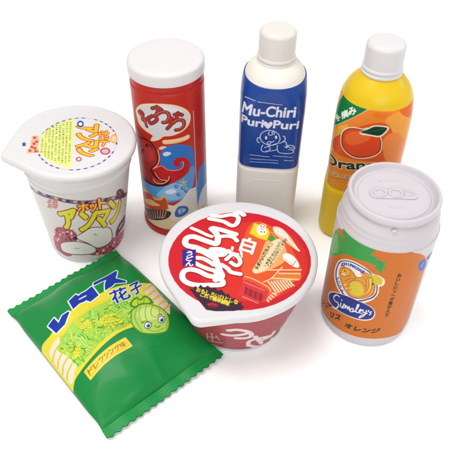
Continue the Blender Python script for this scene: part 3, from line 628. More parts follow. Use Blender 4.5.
 ("P","d8ec86",[(19.3,-10.7),(28.1,-10.7),(33.9,-19.1),(33.6,-25.6),(25.6,-24.5),(17.8,-21),(16.6,-15.5)],1),
 ("L","6aa636",[(21.2,-7),(14.9,-13.2),(12,-23.1),(11.8,-28.3)],0.55,1),
 ("L","6aa636",[(25.1,-7.1),(19.4,-12.7),(16.9,-18.6),(16.8,-22.5)],0.55,1),
 ("L","6aa636",[(29.3,-9),(24.2,-14.1),(20.6,-21.2),(21.6,-26.9)],0.55,1),
 ("L","6aa636",[(33.1,-12.1),(28,-16.6),(26.2,-21.2),(28.9,-24.3)],0.55,1),
 ("L","6aa636",[(35.5,-18),(32.9,-20.5),(32.5,-24)],0.55,1),
 ("L","6aa636",[(35.2,-26.4),(32.1,-31.9),(27.8,-36.3)],0.55,1),
 ("L","6aa636",[(15.9,-27.7),(17.1,-32),(21,-34.6),(26.7,-34.8)],0.55,1),
 ("P","3f9234",[(18.4,-1.9),(22.5,2.4),(27.7,3.1),(29.8,-0.3),(34.3,1.3),(36.3,-3.4),(35.4,-9.9),(32,-9.4),(26.3,-5.4),(20.9,-5.3)],1),
 ("P","c4d838",[(20.6,-1.4),(24,1.4),(27.5,1.1),(28.5,-2.2),(33.3,-0.9),(34.6,-4.7),(32.8,-8.2),(26.9,-4.4),(22.1,-4.2)],1),
 ("L","3f8a2c",[(27.2,0.7),(24.7,-4.3)],0.5,1),
 ("L","3f8a2c",[(32.5,-1.3),(28.5,-6)],0.5,1),
 ("P","20304a",[(20.4,-27.9),(18.8,-29.2),(16.9,-29.4),(15.4,-28.4),(15,-26.6),(15.8,-24.7),(17.4,-23.3),(19.3,-23.1),(20.8,-24.1),(21.2,-25.9)],1),
 ("P","ffffff",[(19.9,-27.6),(18.6,-28.6),(17.1,-28.8),(16,-28),(15.6,-26.6),(16.2,-25),(17.5,-23.9),(19.1,-23.8),(20.2,-24.5),(20.5,-26)],1),
 ("P","4f7fd8",[(19.4,-27.5),(18.4,-28.3),(17.4,-28.5),(16.6,-27.9),(16.4,-26.9),(16.8,-25.8),(17.8,-25),(18.9,-24.8),(19.6,-25.4),(19.8,-26.4)],1),
 ("P","10182c",[(18.7,-27.2),(18.2,-27.7),(17.6,-27.8),(17.2,-27.5),(17.1,-26.9),(17.3,-26.3),(17.9,-25.8),(18.5,-25.7),(18.9,-26),(19,-26.6)],1),
 ("P","ffffff",[(18.6,-25.8),(18.3,-26),(18,-26),(17.8,-25.9),(17.7,-25.6),(17.8,-25.2),(18.1,-25),(18.4,-25),(18.7,-25.1),(18.7,-25.4)],1),
 ("P","20304a",[(32.6,-29),(30.7,-30.5),(28.7,-30.8),(27.2,-29.9),(26.8,-28.1),(27.6,-26.1),(29.4,-24.6),(31.5,-24.2),(33,-25.1),(33.4,-26.9)],1),
 ("P","ffffff",[(32,-28.7),(30.6,-29.9),(29,-30.2),(27.8,-29.4),(27.4,-28),(28.1,-26.4),(29.5,-25.2),(31.2,-24.9),(32.4,-25.6),(32.7,-27.1)],1),
 ("P","4f7fd8",[(31.4,-28.7),(30.4,-29.6),(29.3,-29.8),(28.4,-29.3),(28.2,-28.3),(28.7,-27.2),(29.8,-26.3),(30.9,-26),(31.7,-26.5),(31.9,-27.5)],1),
 ("P","10182c",[(30.7,-28.5),(30.1,-29),(29.5,-29.1),(29.1,-28.9),(29,-28.3),(29.3,-27.6),(29.8,-27.1),(30.5,-27),(30.9,-27.2),(31,-27.8)],1),
 ("P","ffffff",[(30.6,-27),(30.3,-27.3),(30,-27.3),(29.7,-27.2),(29.7,-26.9),(29.8,-26.5),(30.1,-26.3),(30.4,-26.2),(30.7,-26.4),(30.8,-26.7)],1),
 ("L","2c4a20",[(15.6,-21.7),(18.3,-21.4),(20,-23)],0.7,1),
 ("L","2c4a20",[(29.7,-23.3),(32.2,-22.5),(33.4,-23.9)],0.7,1),
 ("L","2c4a20",[(22,-29.6),(22.9,-32),(25.8,-31.7)],0.6,1),
 ("P","3f8f35",[(-39.8,-27.1),(-26.1,-25.4),(-14.6,-24.9),(-2.5,-25.7),(-2.5,-33.9),(-15.9,-32.8),(-27.2,-33.2),(-39.7,-34.8)],0),
 ("P","f0dc48",[(-39.5,-26.7),(-25.8,-25),(-14.3,-24.5),(-2.2,-25.2),(-2.2,-33.5),(-15.6,-32.4),(-27,-32.8),(-39.5,-34.4)],0),
 ("L","f0dc48",[(-39.5,-26.7),(-25.8,-25),(-14.3,-24.5),(-2.2,-25.2),(-2.2,-33.5),(-15.6,-32.4),(-27,-32.8),(-39.5,-34.4),(-39.5,-26.7)],1.2,0),
 ("L","d08a1c",[(-38.2,-28.5),(-26,-27.3),(-14.7,-27.1),(-4.1,-27.5),(-3.6,-32),(-14.9,-30.9),(-26.1,-31.1),(-38.1,-32.8),(-38.2,-28.5)],0.35,0),
 ("T","ド",[(-38.4,-31.4),(-34.1,-31.2),(-37.8,-27.3)],[('a8590c', 0.12)]),
 ("T","レ",[(-33.2,-31.2),(-28.7,-30.8),(-32.8,-27)],[('a8590c', 0.12)]),
 ("T","ッ",[(-27.8,-30.7),(-23.8,-30.5),(-27.6,-26.4)],[('a8590c', 0.12)]),
 ("T","シ",[(-23,-30.4),(-19.2,-30.2),(-22.8,-26.1)],[('a8590c', 0.12)]),
 ("T","ン",[(-18.3,-30.1),(-14.5,-30),(-18,-25.9)],[('a8590c', 0.12)]),
 ("T","グ",[(-13.6,-30.1),(-9.7,-30.6),(-13.4,-26)],[('a8590c', 0.12)]),
 ("T","味",[(-8.9,-30.7),(-4.9,-31),(-8.9,-26.5)],[('a8590c', 0.12)]),
 ("L","147a3c",[(-52.9,-39.7),(-42.5,-40.5),(-27,-39.1),(-11.2,-40.2),(7.9,-43),(26.6,-47.1),(43.3,-51.7)],0.45,1),
]

ART["bowllid"]=[
 ("E","d0202c",0.8,-4.2,53.0,49.8),
 ("E","dc3028",10,-6,41,40),
 ("P","ea5a2e",[(4.9,18.5),(12.6,34.1),(24.6,30.6),(36.8,13.4),(42.6,-2.9),(44.6,-19.9),(24.2,-43.2),(7.9,-43.2),(1.9,-13.9)],1),
 ("P","f2c69a",[(27.6,28.8),(34.1,27.1),(39.6,18.5),(44.6,6.8),(46,2.2),(43.7,3.5),(37.8,10.1),(28.9,20.2)],1),
 ("P","e8e4dc",[(28.7,27.1),(34,25.7),(38.9,17.6),(37,15.9),(29.2,21.9)],1),
 ("L","f4efe4",[(37,16.8),(41.8,9.3),(45.7,2.9)],1.3,1),
 ("P","f6b070",[(21.4,13.4),(26.3,15.9),(33.1,11.7),(36.1,3.5),(35.4,-6.1),(26.9,-13.9),(14.2,-19.9),(9.8,-16.9),(14.7,-6.1)],1),
 ("P","fbf6ee",[(33.2,-1),(36.5,0.3),(39.8,-1.6),(42.9,-6.1),(44.4,-11.5),(43.4,-14.2),(40.1,-13.1),(35.3,-8.4),(33.2,-4.5)],1),
 ("L","7a6048",[(39,-12.6),(40.6,-10.4),(42.7,-7.3)],0.5,1),
 ("L","c9b49a",[(34.9,-6.1),(38.1,-9.5),(40.7,-12)],0.5,1),
 ("P","4d9a3c",[(21.5,15.9),(25.8,19.3),(29.5,14.2),(27.8,11.7),(24.3,13.1)],1),
 ("L","8cc05a",[(23.5,21),(26,22.7),(28.9,15.9)],0.8,1),
 ("P","eed22e",[(8.8,21.9),(12.8,34.1),(16.1,31.4),(23.8,27.1),(25.2,22.2),(22,13.1),(15.5,15.9)],0),
 ("L","e8821c",[(8.8,21.5),(12.8,33.7),(23.5,27.4),(24.9,22.2),(22,13.4),(15.5,16.1),(8.8,21.5)],0.8,0),
 ("P","fbf7e6",[(14.7,24.5),(15.8,29.7),(19.2,32.3),(22.2,30.6),(21.5,27.1),(22.4,22.7),(19.3,19.3),(15.9,20.2)],1),
 ("L","c8402c",[(20.9,29.9),(20.5,28.8),(19.7,28.3),(18.7,28.5),(18.1,29.3),(18.1,30.4),(18.8,31.2),(19.8,31.4),(20.6,30.9),(20.9,29.9)],0.7,1),
 ("P","c8402c",[(18.6,23.3),(18.4,22.6),(18.1,22.3),(17.8,22.3),(17.5,22.6),(17.4,23.3),(17.5,23.9),(17.8,24.2),(18.2,24.2),(18.5,23.9)],1),
 ("P","c8402c",[(21,22.9),(20.8,22.3),(20.5,21.9),(20.1,21.9),(19.9,22.3),(19.8,22.9),(19.9,23.5),(20.2,23.9),(20.6,23.9),(20.9,23.5)],1),
 ("L","b03a24",[(17.2,27.1),(18.9,26),(20.8,26.7)],0.5,1),
 ("C","白",[(-1.3,3.9),(12.1,-1.9),(3,19.8)],[('b01822', 1.15), ('fbf6f0', 0.75)]),
 ("C","い",[(-8.3,-4.3),(2.9,-8.8),(-5.3,10.5)],[('b01822', 0.9), ('fbf6f0', 0.6)]),
 ("P","e8823a",[(22.8,-25.8),(29.8,-20.6),(44,-19.8),(42.9,-26.6),(31.1,-27.3)],1),
 ("L","f3d6a4",[(20.5,-16.5),(45.4,-16.5)],1.1,1),
 ("L","f3d6a4",[(28.8,-19.8),(44.5,-20.1)],1.1,1),
 ("L","f3d6a4",[(24.6,-24.6),(42.9,-25.8)],1.1,1),
 ("L","f3d6a4",[(17.7,-28),(22.9,-25.1),(28.9,-17.6),(32,-13.7)],0.9,1),
 ("L","f6e0b8",[(21,-28),(23.3,-32.1),(26.2,-38.5)],1.15,0),
 ("L","f6e0b8",[(23.2,-27.7),(25.3,-31.8),(28,-37.5)],1.15,0),
 ("L","f6e0b8",[(25.3,-27.4),(27.4,-31.5),(29.8,-36.5)],1.15,0),
 ("L","f6e0b8",[(27.4,-27.2),(29.5,-31.3),(31.7,-35.5)],1.15,0),
 ("L","f6e0b8",[(29.6,-26.9),(31.5,-31),(33.5,-34.4)],1.15,0),
 ("L","f6e0b8",[(31.7,-26.6),(33.6,-30.7),(35.3,-33.4)],1.15,0),
 ("L","f6e0b8",[(33.8,-26.3),(35.7,-30.4),(37.2,-32.4)],1.15,0),
 ("L","f6e0b8",[(36,-26),(37.7,-30.1),(39,-31.4)],1.15,0),
 ("L","f6e0b8",[(19.2,-43.8),(20.3,-46.2)],1.1,0),
 ("L","f6e0b8",[(20.6,-42),(22.2,-44.2)],1.1,0),
 ("L","f6e0b8",[(22,-40.2),(24,-42.3)],1.1,0),
 ("L","f6e0b8",[(23.4,-38.3),(25.9,-40.3)],1.1,0),
 ("L","f3d6a4",[(4.4,-22.8),(11.1,-25.8),(20.8,-33.1),(22.2,-37.2)],0.7,1),
 ("P","d83a40",[(4.4,-25.8),(11,-29.1),(20.6,-36.3),(19.1,-44.5),(13.6,-47.3),(4,-43.1),(-0.9,-40.3),(2,-30.2)],0),
 ("L","8a1a28",[(5.1,-33.1),(4.2,-39.4)],1.1,0),
 ("L","8a1a28",[(6.2,-33.8),(5.3,-40.1)],0.55,0),
 ("L","8a1a28",[(7.4,-34.5),(6.4,-40.8)],0.55,0),
 ("L","8a1a28",[(8.5,-35.1),(7.6,-41.4)],1.1,0),
 ("L","8a1a28",[(9.6,-35.8),(8.7,-42)],0.55,0),
 ("L","8a1a28",[(10.8,-36.5),(9.8,-42.7)],0.55,0),
 ("L","8a1a28",[(11.9,-37.1),(10.9,-43.3)],1.1,0),
 ("L","8a1a28",[(13,-37.8),(12,-44)],0.55,0),
 ("L","8a1a28",[(14.2,-38.4),(13.2,-44.6)],0.55,0),
 ("L","8a1a28",[(15.3,-39.1),(14.3,-45.3)],1.1,0),
 ("L","8a1a28",[(16.4,-39.7),(15.4,-45.9)],0.55,0),
 ("L","f0a0a0",[(3.2,-28),(3.8,-28.3)],0.5,0),
 ("L","f0a0a0",[(4.5,-28.7),(5.4,-29.2)],0.5,0),
 ("L","f0a0a0",[(5.8,-29.4),(6.6,-29.9)],0.5,0),
 ("L","f0a0a0",[(7,-30.1),(7.8,-30.5)],0.5,0),
 ("L","f0a0a0",[(8.3,-30.8),(9.2,-31.3)],0.5,0),
 ("L","f0a0a0",[(9.6,-31.5),(10.2,-31.8)],0.5,0),
 ("L","f0a0a0",[(10.9,-32.2),(11.4,-32.5)],0.5,0),
 ("L","f0a0a0",[(12.1,-32.9),(12.7,-33.2)],0.5,0),
 ("L","f0a0a0",[(13.4,-33.6),(14.2,-34)],0.5,0),
 ("L","f0a0a0",[(14.7,-34.3),(15.3,-34.6)],0.5,0),
 ("L","f0a0a0",[(15.9,-34.9),(16.5,-35.3)],0.5,0),
 ("L","f0a0a0",[(17.2,-35.6),(18,-36.1)],0.5,0),
 ("L","f0b8b0",[(2.4,-41.7),(3,-42.1)],0.5,0),
 ("L","f0b8b0",[(3.6,-42.4),(4.3,-42.8)],0.5,0),
 ("L","f0b8b0",[(4.9,-43.1),(5.4,-43.4)],0.5,0),
 ("L","f0b8b0",[(6.1,-43.8),(6.7,-44.1)],0.5,0),
 ("L","f0b8b0",[(7.4,-44.5),(8.2,-45)],0.5,0),
 ("L","f0b8b0",[(8.6,-45.2),(9.2,-45.5)],0.5,0),
 ("L","f0b8b0",[(9.9,-45.9),(10.4,-46.2)],0.5,0),
 ("L","f0b8b0",[(11.1,-46.6),(11.6,-46.9)],0.5,0),
 ("L","f0b8b0",[(12.3,-47.3),(12.8,-47.6)],0.5,0),
 ("P","f4dcae",[(24.5,10.9),(30.8,15.6),(35.6,12.5),(33.4,4.8),(26.2,-8.5),(18.3,-17.1),(11.9,-19.9),(11,-15.7),(19,-1.2)],1),
 ("C","ん",[(35.1,14.2),(37.6,13.2),(35.8,17.4)],[('2a1a18', 0.12)]),
 ("C","味",[(33.6,11.3),(36.2,10.4),(34.4,14.6)],[('2a1a18', 0.12)]),
 ("C","あ",[(32.2,8.6),(34.7,7.6),(32.9,11.8)],[('2a1a18', 0.12)]),
 ("C","ー",[(30.7,5.8),(33.3,4.9),(31.5,9)],[('2a1a18', 0.12)]),
 ("C","つ",[(29.3,3),(31.8,2.1),(30,6.2)],[('2a1a18', 0.12)]),
 ("C","お",[(27.9,0.3),(30.4,-0.6),(28.6,3.5)],[('2a1a18', 0.12)]),
 ("C","わ",[(26.5,-2.4),(29,-3.3),(27.2,0.7)],[('2a1a18', 0.12)]),
 ("C","つ",[(25.1,-5.1),(27.6,-5.9),(25.8,-2)],[('2a1a18', 0.12)]),
 ("C","プ",[(23.7,-7.7),(26.2,-8.6),(24.4,-4.7)],[('2a1a18', 0.12)]),
 ("C","る",[(22.4,-10.4),(24.9,-11.2),(23,-7.3)],[('2a1a18', 0.12)]),
 ("C","い",[(21,-13),(23.5,-13.8),(21.7,-10)],[('2a1a18', 0.12)]),
 ("C","つ",[(31.6,12.6),(34.2,11.7),(32.4,15.9)],[('2a1a18', 0.12)]),
 ("C","ど",[(30.1,9.6),(32.6,8.7),(30.8,12.8)],[('2a1a18', 0.12)]),
 ("C","さ",[(28.5,6.6),(31.1,5.7),(29.2,9.8)],[('2a1a18', 0.12)]),
 ("C","つ",[(27,3.7),(29.5,2.8),(27.7,6.9)],[('2a1a18', 0.12)]),
 ("C","ス",[(25.4,0.7),(28,-0.1),(26.1,3.9)],[('2a1a18', 0.12)]),
 ("C","る",[(23.9,-2.2),(26.4,-3),(24.6,1)],[('2a1a18', 0.12)]),
 ("C","ん",[(22.4,-5),(24.9,-5.9),(23.1,-1.9)],[('2a1a18', 0.12)]),
 ("C","味",[(20.9,-7.9),(23.4,-8.8),(21.6,-4.8)],[('2a1a18', 0.12)]),
 ("C","あ",[(19.4,-10.7),(21.9,-11.6),(20.1,-7.7)],[('2a1a18', 0.12)]),
 ("C","ー",[(17.9,-13.5),(20.4,-14.4),(18.6,-10.5)],[('2a1a18', 0.12)]),
 ("C","つ",[(23.5,8.8),(26.1,7.8),(24.2,12)],[('2a1a18', 0.12)]),
 ("C","ど",[(22,5.6),(24.6,4.7),(22.7,8.8)],[('2a1a18', 0.12)]),
 ("C","さ",[(20.6,2.5),(23.1,1.6),(21.3,5.7)],[('2a1a18', 0.12)]),
 ("C","つ",[(19.1,-0.5),(21.6,-1.4),(19.8,2.6)],[('2a1a18', 0.12)]),
 ("C","ス",[(17.7,-3.6),(20.2,-4.5),(18.3,-0.5)],[('2a1a18', 0.12)]),
 ("C","る",[(16.2,-6.6),(18.7,-7.5),(16.9,-3.5)],[('2a1a18', 0.12)]),
 ("C","ん",[(14.8,-9.6),(17.3,-10.5),(15.4,-6.5)],[('2a1a18', 0.12)]),
 ("C","味",[(13.4,-12.6),(15.9,-13.4),(14,-9.5)],[('2a1a18', 0.12)]),
 ("C","あ",[(12,-15.5),(14.5,-16.3),(12.6,-12.5)],[('2a1a18', 0.12)]),
 ("C","つ",[(21,5.7),(23.5,4.8),(21.7,8.9)],[('2a1a18', 0.12)]),
 ("C","お",[(19.3,2.3),(21.9,1.4),(20,5.4)],[('2a1a18', 0.12)]),
 ("C","わ",[(17.6,-1.1),(20.2,-2),(18.3,2)],[('2a1a18', 0.12)]),
 ("C","つ",[(16,-4.5),(18.5,-5.4),(16.7,-1.4)],[('2a1a18', 0.12)]),
 ("C","プ",[(14.4,-7.9),(16.9,-8.7),(15,-4.8)],[('2a1a18', 0.12)]),
 ("C","る",[(12.8,-11.2),(15.3,-12),(13.4,-8.1)],[('2a1a18', 0.12)]),
 ("C","い",[(11.2,-14.5),(13.7,-15.3),(11.8,-11.4)],[('2a1a18', 0.12)]),
 ("L","a81420",[(-22.1,37.3),(-16.6,35.9),(-10.5,33.8),(-4.4,29.4),(-0.4,32),(0.6,39.1),(-4.9,41.8),(-12.9,40),(-20.3,40.9)],5,1),
 ("L","a81420",[(-3,41.8),(2,44.6),(5,41.8)],5.7,1),
 ("L","a81420",[(-35.9,26.7),(-30.3,23.6),(-24.2,19.5),(-20,17.3)],4.2,1),
 ("L","a81420",[(-20.1,25.9),(-16.4,20.7),(-15.2,14.8),(-16.3,9.8),(-21.1,11.1),(-28.3,14.8),(-34.3,17.3),(-39,15.6),(-40,10.6),(-37.5,7.3),(-31.6,5.7),(-24.4,1.6),(-18.6,-0.8),(-11.6,-1.6),(-9.9,1.6),(-13.9,3.6),(-19.8,3.6)],6.1,1),
 ("L","a81420",[(-18.9,26.7),(-13.5,25),(-7.4,22.4),(-1.5,19.9)],5.7,1),
 ("L","a81420",[(-14,17.3),(-8.1,17.8),(-3.3,16.5),(-0.7,12.8)],4.8,1),
 ("L","a81420",[(-33.3,3),(-27.4,1.4),(-20.9,-3.4),(-16.8,-6.6)],5,1),
 ("L","a81420",[(-30.7,-5),(-26.1,-5.8),(-21.4,-8.9),(-17.9,-12)],5,1),
 ("L","a81420",[(-18.1,-1.8),(-15.7,-9.7),(-13.9,-17.4),(-12.2,-23.4),(-16.4,-26.4)],6.1,1),
 ("L","a81420",[(-31.9,-10),(-28.2,-12.8),(-21.8,-16.2),(-17.3,-18.2),(-15,-23.4)],4.8,1),
 ("L","a81420",[(-16.4,-23.7),(-22.3,-22.7),(-29.2,-18.2),(-35.4,-16.7),(-39.9,-18.9),(-40.4,-24.9),(-36.6,-29.4),(-29.9,-31.5),(-21,-31.5),(-12.2,-31.1),(-11.6,-27.9)],5.5,1),
 ("L","a81420",[(-12.2,-12),(-7.7,-15.9),(-5.4,-19.2),(1.3,-21.2)],4.7,1),
 ("L","a81420",[(-8.8,-6.6),(-4.1,-1.8),(-0.1,-4.2),(1.5,-9.7),(-1.4,-12.8),(-5.3,-9.7)],4.5,1),
 ("L","a81420",[(-7,2.2),(-5,-0.2),(-0.7,-1.8)],4.7,1),
 ("L","fdf9f5",[(-22.4,38.1),(-16.8,36.6),(-10.7,34.5),(-4.6,30.1),(-0.7,32.7),(0.4,39.9),(-5.1,42.6),(-13.2,40.8),(-20.6,41.7)],3.7,1),
 ("L","fdf9f5",[(-3.3,42.6),(1.7,45.3),(4.8,42.6)],4.4,1),
 ("L","fdf9f5",[(-36.1,27.4),(-30.6,24.3),(-24.5,20.2),(-20.2,18)],2.9,1),
 ("L","fdf9f5",[(-20.4,26.6),(-16.7,21.4),(-15.4,15.4),(-16.6,10.4),(-21.3,11.8),(-28.5,15.4),(-34.6,18),(-39.3,16.3),(-40.3,11.3),(-37.8,8),(-31.8,6.3),(-24.7,2.3),(-18.8,-0.2),(-11.8,-1),(-10.1,2.3),(-14.2,4.2),(-20,4.2)],4.8,1),
 ("L","fdf9f5",[(-19.2,27.4),(-13.7,25.7),(-7.7,23.1),(-1.7,20.5)],4.4,1),
 ("L","fdf9f5",[(-14.3,18),(-8.3,18.5),(-3.5,17.1),(-0.9,13.4)],3.5,1),
 ("L","fdf9f5",[(-33.6,3.6),(-27.7,2),(-21.2,-2.8),(-17.1,-6)],3.7,1),
 ("L","fdf9f5",[(-31,-4.4),(-26.3,-5.2),(-21.7,-8.3),(-18.2,-11.4)],3.7,1),
 ("L","fdf9f5",[(-18.3,-1.2),(-15.9,-9.1),(-14.1,-16.8),(-12.4,-22.8),(-16.6,-25.8)],4.8,1),
 ("L","fdf9f5",[(-32.2,-9.4),(-28.4,-12.2),(-22.1,-15.6),(-17.5,-17.6),(-15.2,-22.8)],3.5,1),
 ("L","fdf9f5",[(-16.7,-23.1),(-22.5,-22.1),(-29.4,-17.6),(-35.7,-16),(-40.1,-18.3),(-40.6,-24.3),(-36.9,-28.8),(-30.1,-31),(-21.2,-31),(-12.4,-30.5),(-11.8,-27.3)],4.2,1),
 ("L","fdf9f5",[(-12.4,-11.4),(-7.9,-15.3),(-5.6,-18.6),(1.1,-20.6)],3.4,1),
 ("L","fdf9f5",[(-9,-6),(-4.4,-1.2),(-0.3,-3.6),(1.3,-9.1),(-1.6,-12.2),(-5.6,-9.1)],3.2,1),
 ("L","fdf9f5",[(-7.2,2.8),(-5.3,0.4),(-0.9,-1.2)],3.4,1),
 ("P","3a2a86",[(-42.3,4.2),(-31.7,4.2),(-31.6,-12.8),(-41.2,-12.8)],0),
 ("C","う",[(-39.9,-2.2),(-33.4,-2.7),(-39.7,3.4)],[('f4f0ff', 0.25)]),
 ("C","ど",[(-39.6,-7.5),(-33.2,-7.9),(-39.4,-1.9)],[('f4f0ff', 0.25)]),
 ("C","ん",[(-39.4,-12.6),(-33,-13.1),(-39.2,-7.1)],[('f4f0ff', 0.25)]),
 ("P","402238",[(-35.8,-33.9),(-32.4,-34.6),(-31.4,-31.4),(-30,-33.1),(-28.9,-33.1),(-27.4,-30.5),(-25.6,-32.9),(-24,-32.9),(-22.3,-31.4),(-20.3,-33.4),(-19,-34.3),(-17.3,-33.1),(-15.7,-35.3),(-14,-36),(-12.4,-34.9),(-10.7,-38.2),(-9.1,-39.6),(-7.4,-38.9),(-6.3,-41.7),(-4.5,-43.4),(-2.5,-43.1),(-2,-45.6),(-0.2,-47.3),(1.7,-45.9),(1.2,-48.7),(3.3,-50.7),(1.6,-53.4),(-3.8,-54.4),(-16.6,-54.7),(-23,-53.4)],0),
 ("C","お",[(-30.7,-36.9),(-27.4,-38.3),(-30,-32.6)],[('f4e23c', 0.14)]),
 ("C","も",[(-27.4,-38.3),(-24,-39.7),(-26.6,-34)],[('f4e23c', 0.14)]),
 ("C","し",[(-24,-39.6),(-20.7,-41),(-23.3,-35.3)],[('f4e23c', 0.14)]),
 ("C","ろ",[(-20.7,-41),(-17.4,-42.4),(-19.9,-36.7)],[('f4e23c', 0.14)]),
 ("C","い",[(-17.4,-42.3),(-14.2,-43.7),(-16.6,-38.1)],[('f4e23c', 0.14)]),
 ("C","ひ",[(-14.2,-43.7),(-10.9,-45.1),(-13.3,-39.4)],[('f4e23c', 0.14)]),
 ("C","と",[(-10.9,-45),(-7.7,-46.4),(-10,-40.8)],[('f4e23c', 0.14)]),
 ("C","し",[(-7.7,-46.3),(-4.4,-47.7),(-6.8,-42.2)],[('f4e23c', 0.14)]),
 ("C","な",[(-4.4,-47.7),(-1.2,-49.1),(-3.5,-43.5)],[('f4e23c', 0.14)]),
 ("C","こ",[(-28,-41.1),(-25,-42.4),(-27.3,-37.2)],[('f4e23c', 0.14)]),
 ("C","れ",[(-25.1,-42.4),(-22,-43.7),(-24.3,-38.5)],[('f4e23c', 0.14)]),
 ("C","で",[(-22.1,-43.7),(-19,-45),(-21.3,-39.8)],[('f4e23c', 0.14)]),
 ("C","簡",[(-19.1,-45),(-16.1,-46.3),(-18.3,-41.1)],[('f4e23c', 0.14)]),
 ("C","単",[(-16.2,-46.3),(-13.2,-47.5),(-15.4,-42.4)],[('f4e23c', 0.14)]),
 ("C","調",[(-13.3,-47.6),(-10.3,-48.8),(-12.4,-43.7)],[('f4e23c', 0.14)]),
 ("C","理",[(-10.4,-48.8),(-7.4,-50.1),(-9.5,-45)],[('f4e23c', 0.14)]),
 ("P","8a2030",[(-22.6,-48),(-18.8,-46.6),(-14.5,-48.7),(-15.5,-51.1),(-20.3,-50.9)],1),
 ("L","e04a50",[(-21.5,-48.9),(-18.8,-48),(-16.1,-49.5)],0.5,1),
]

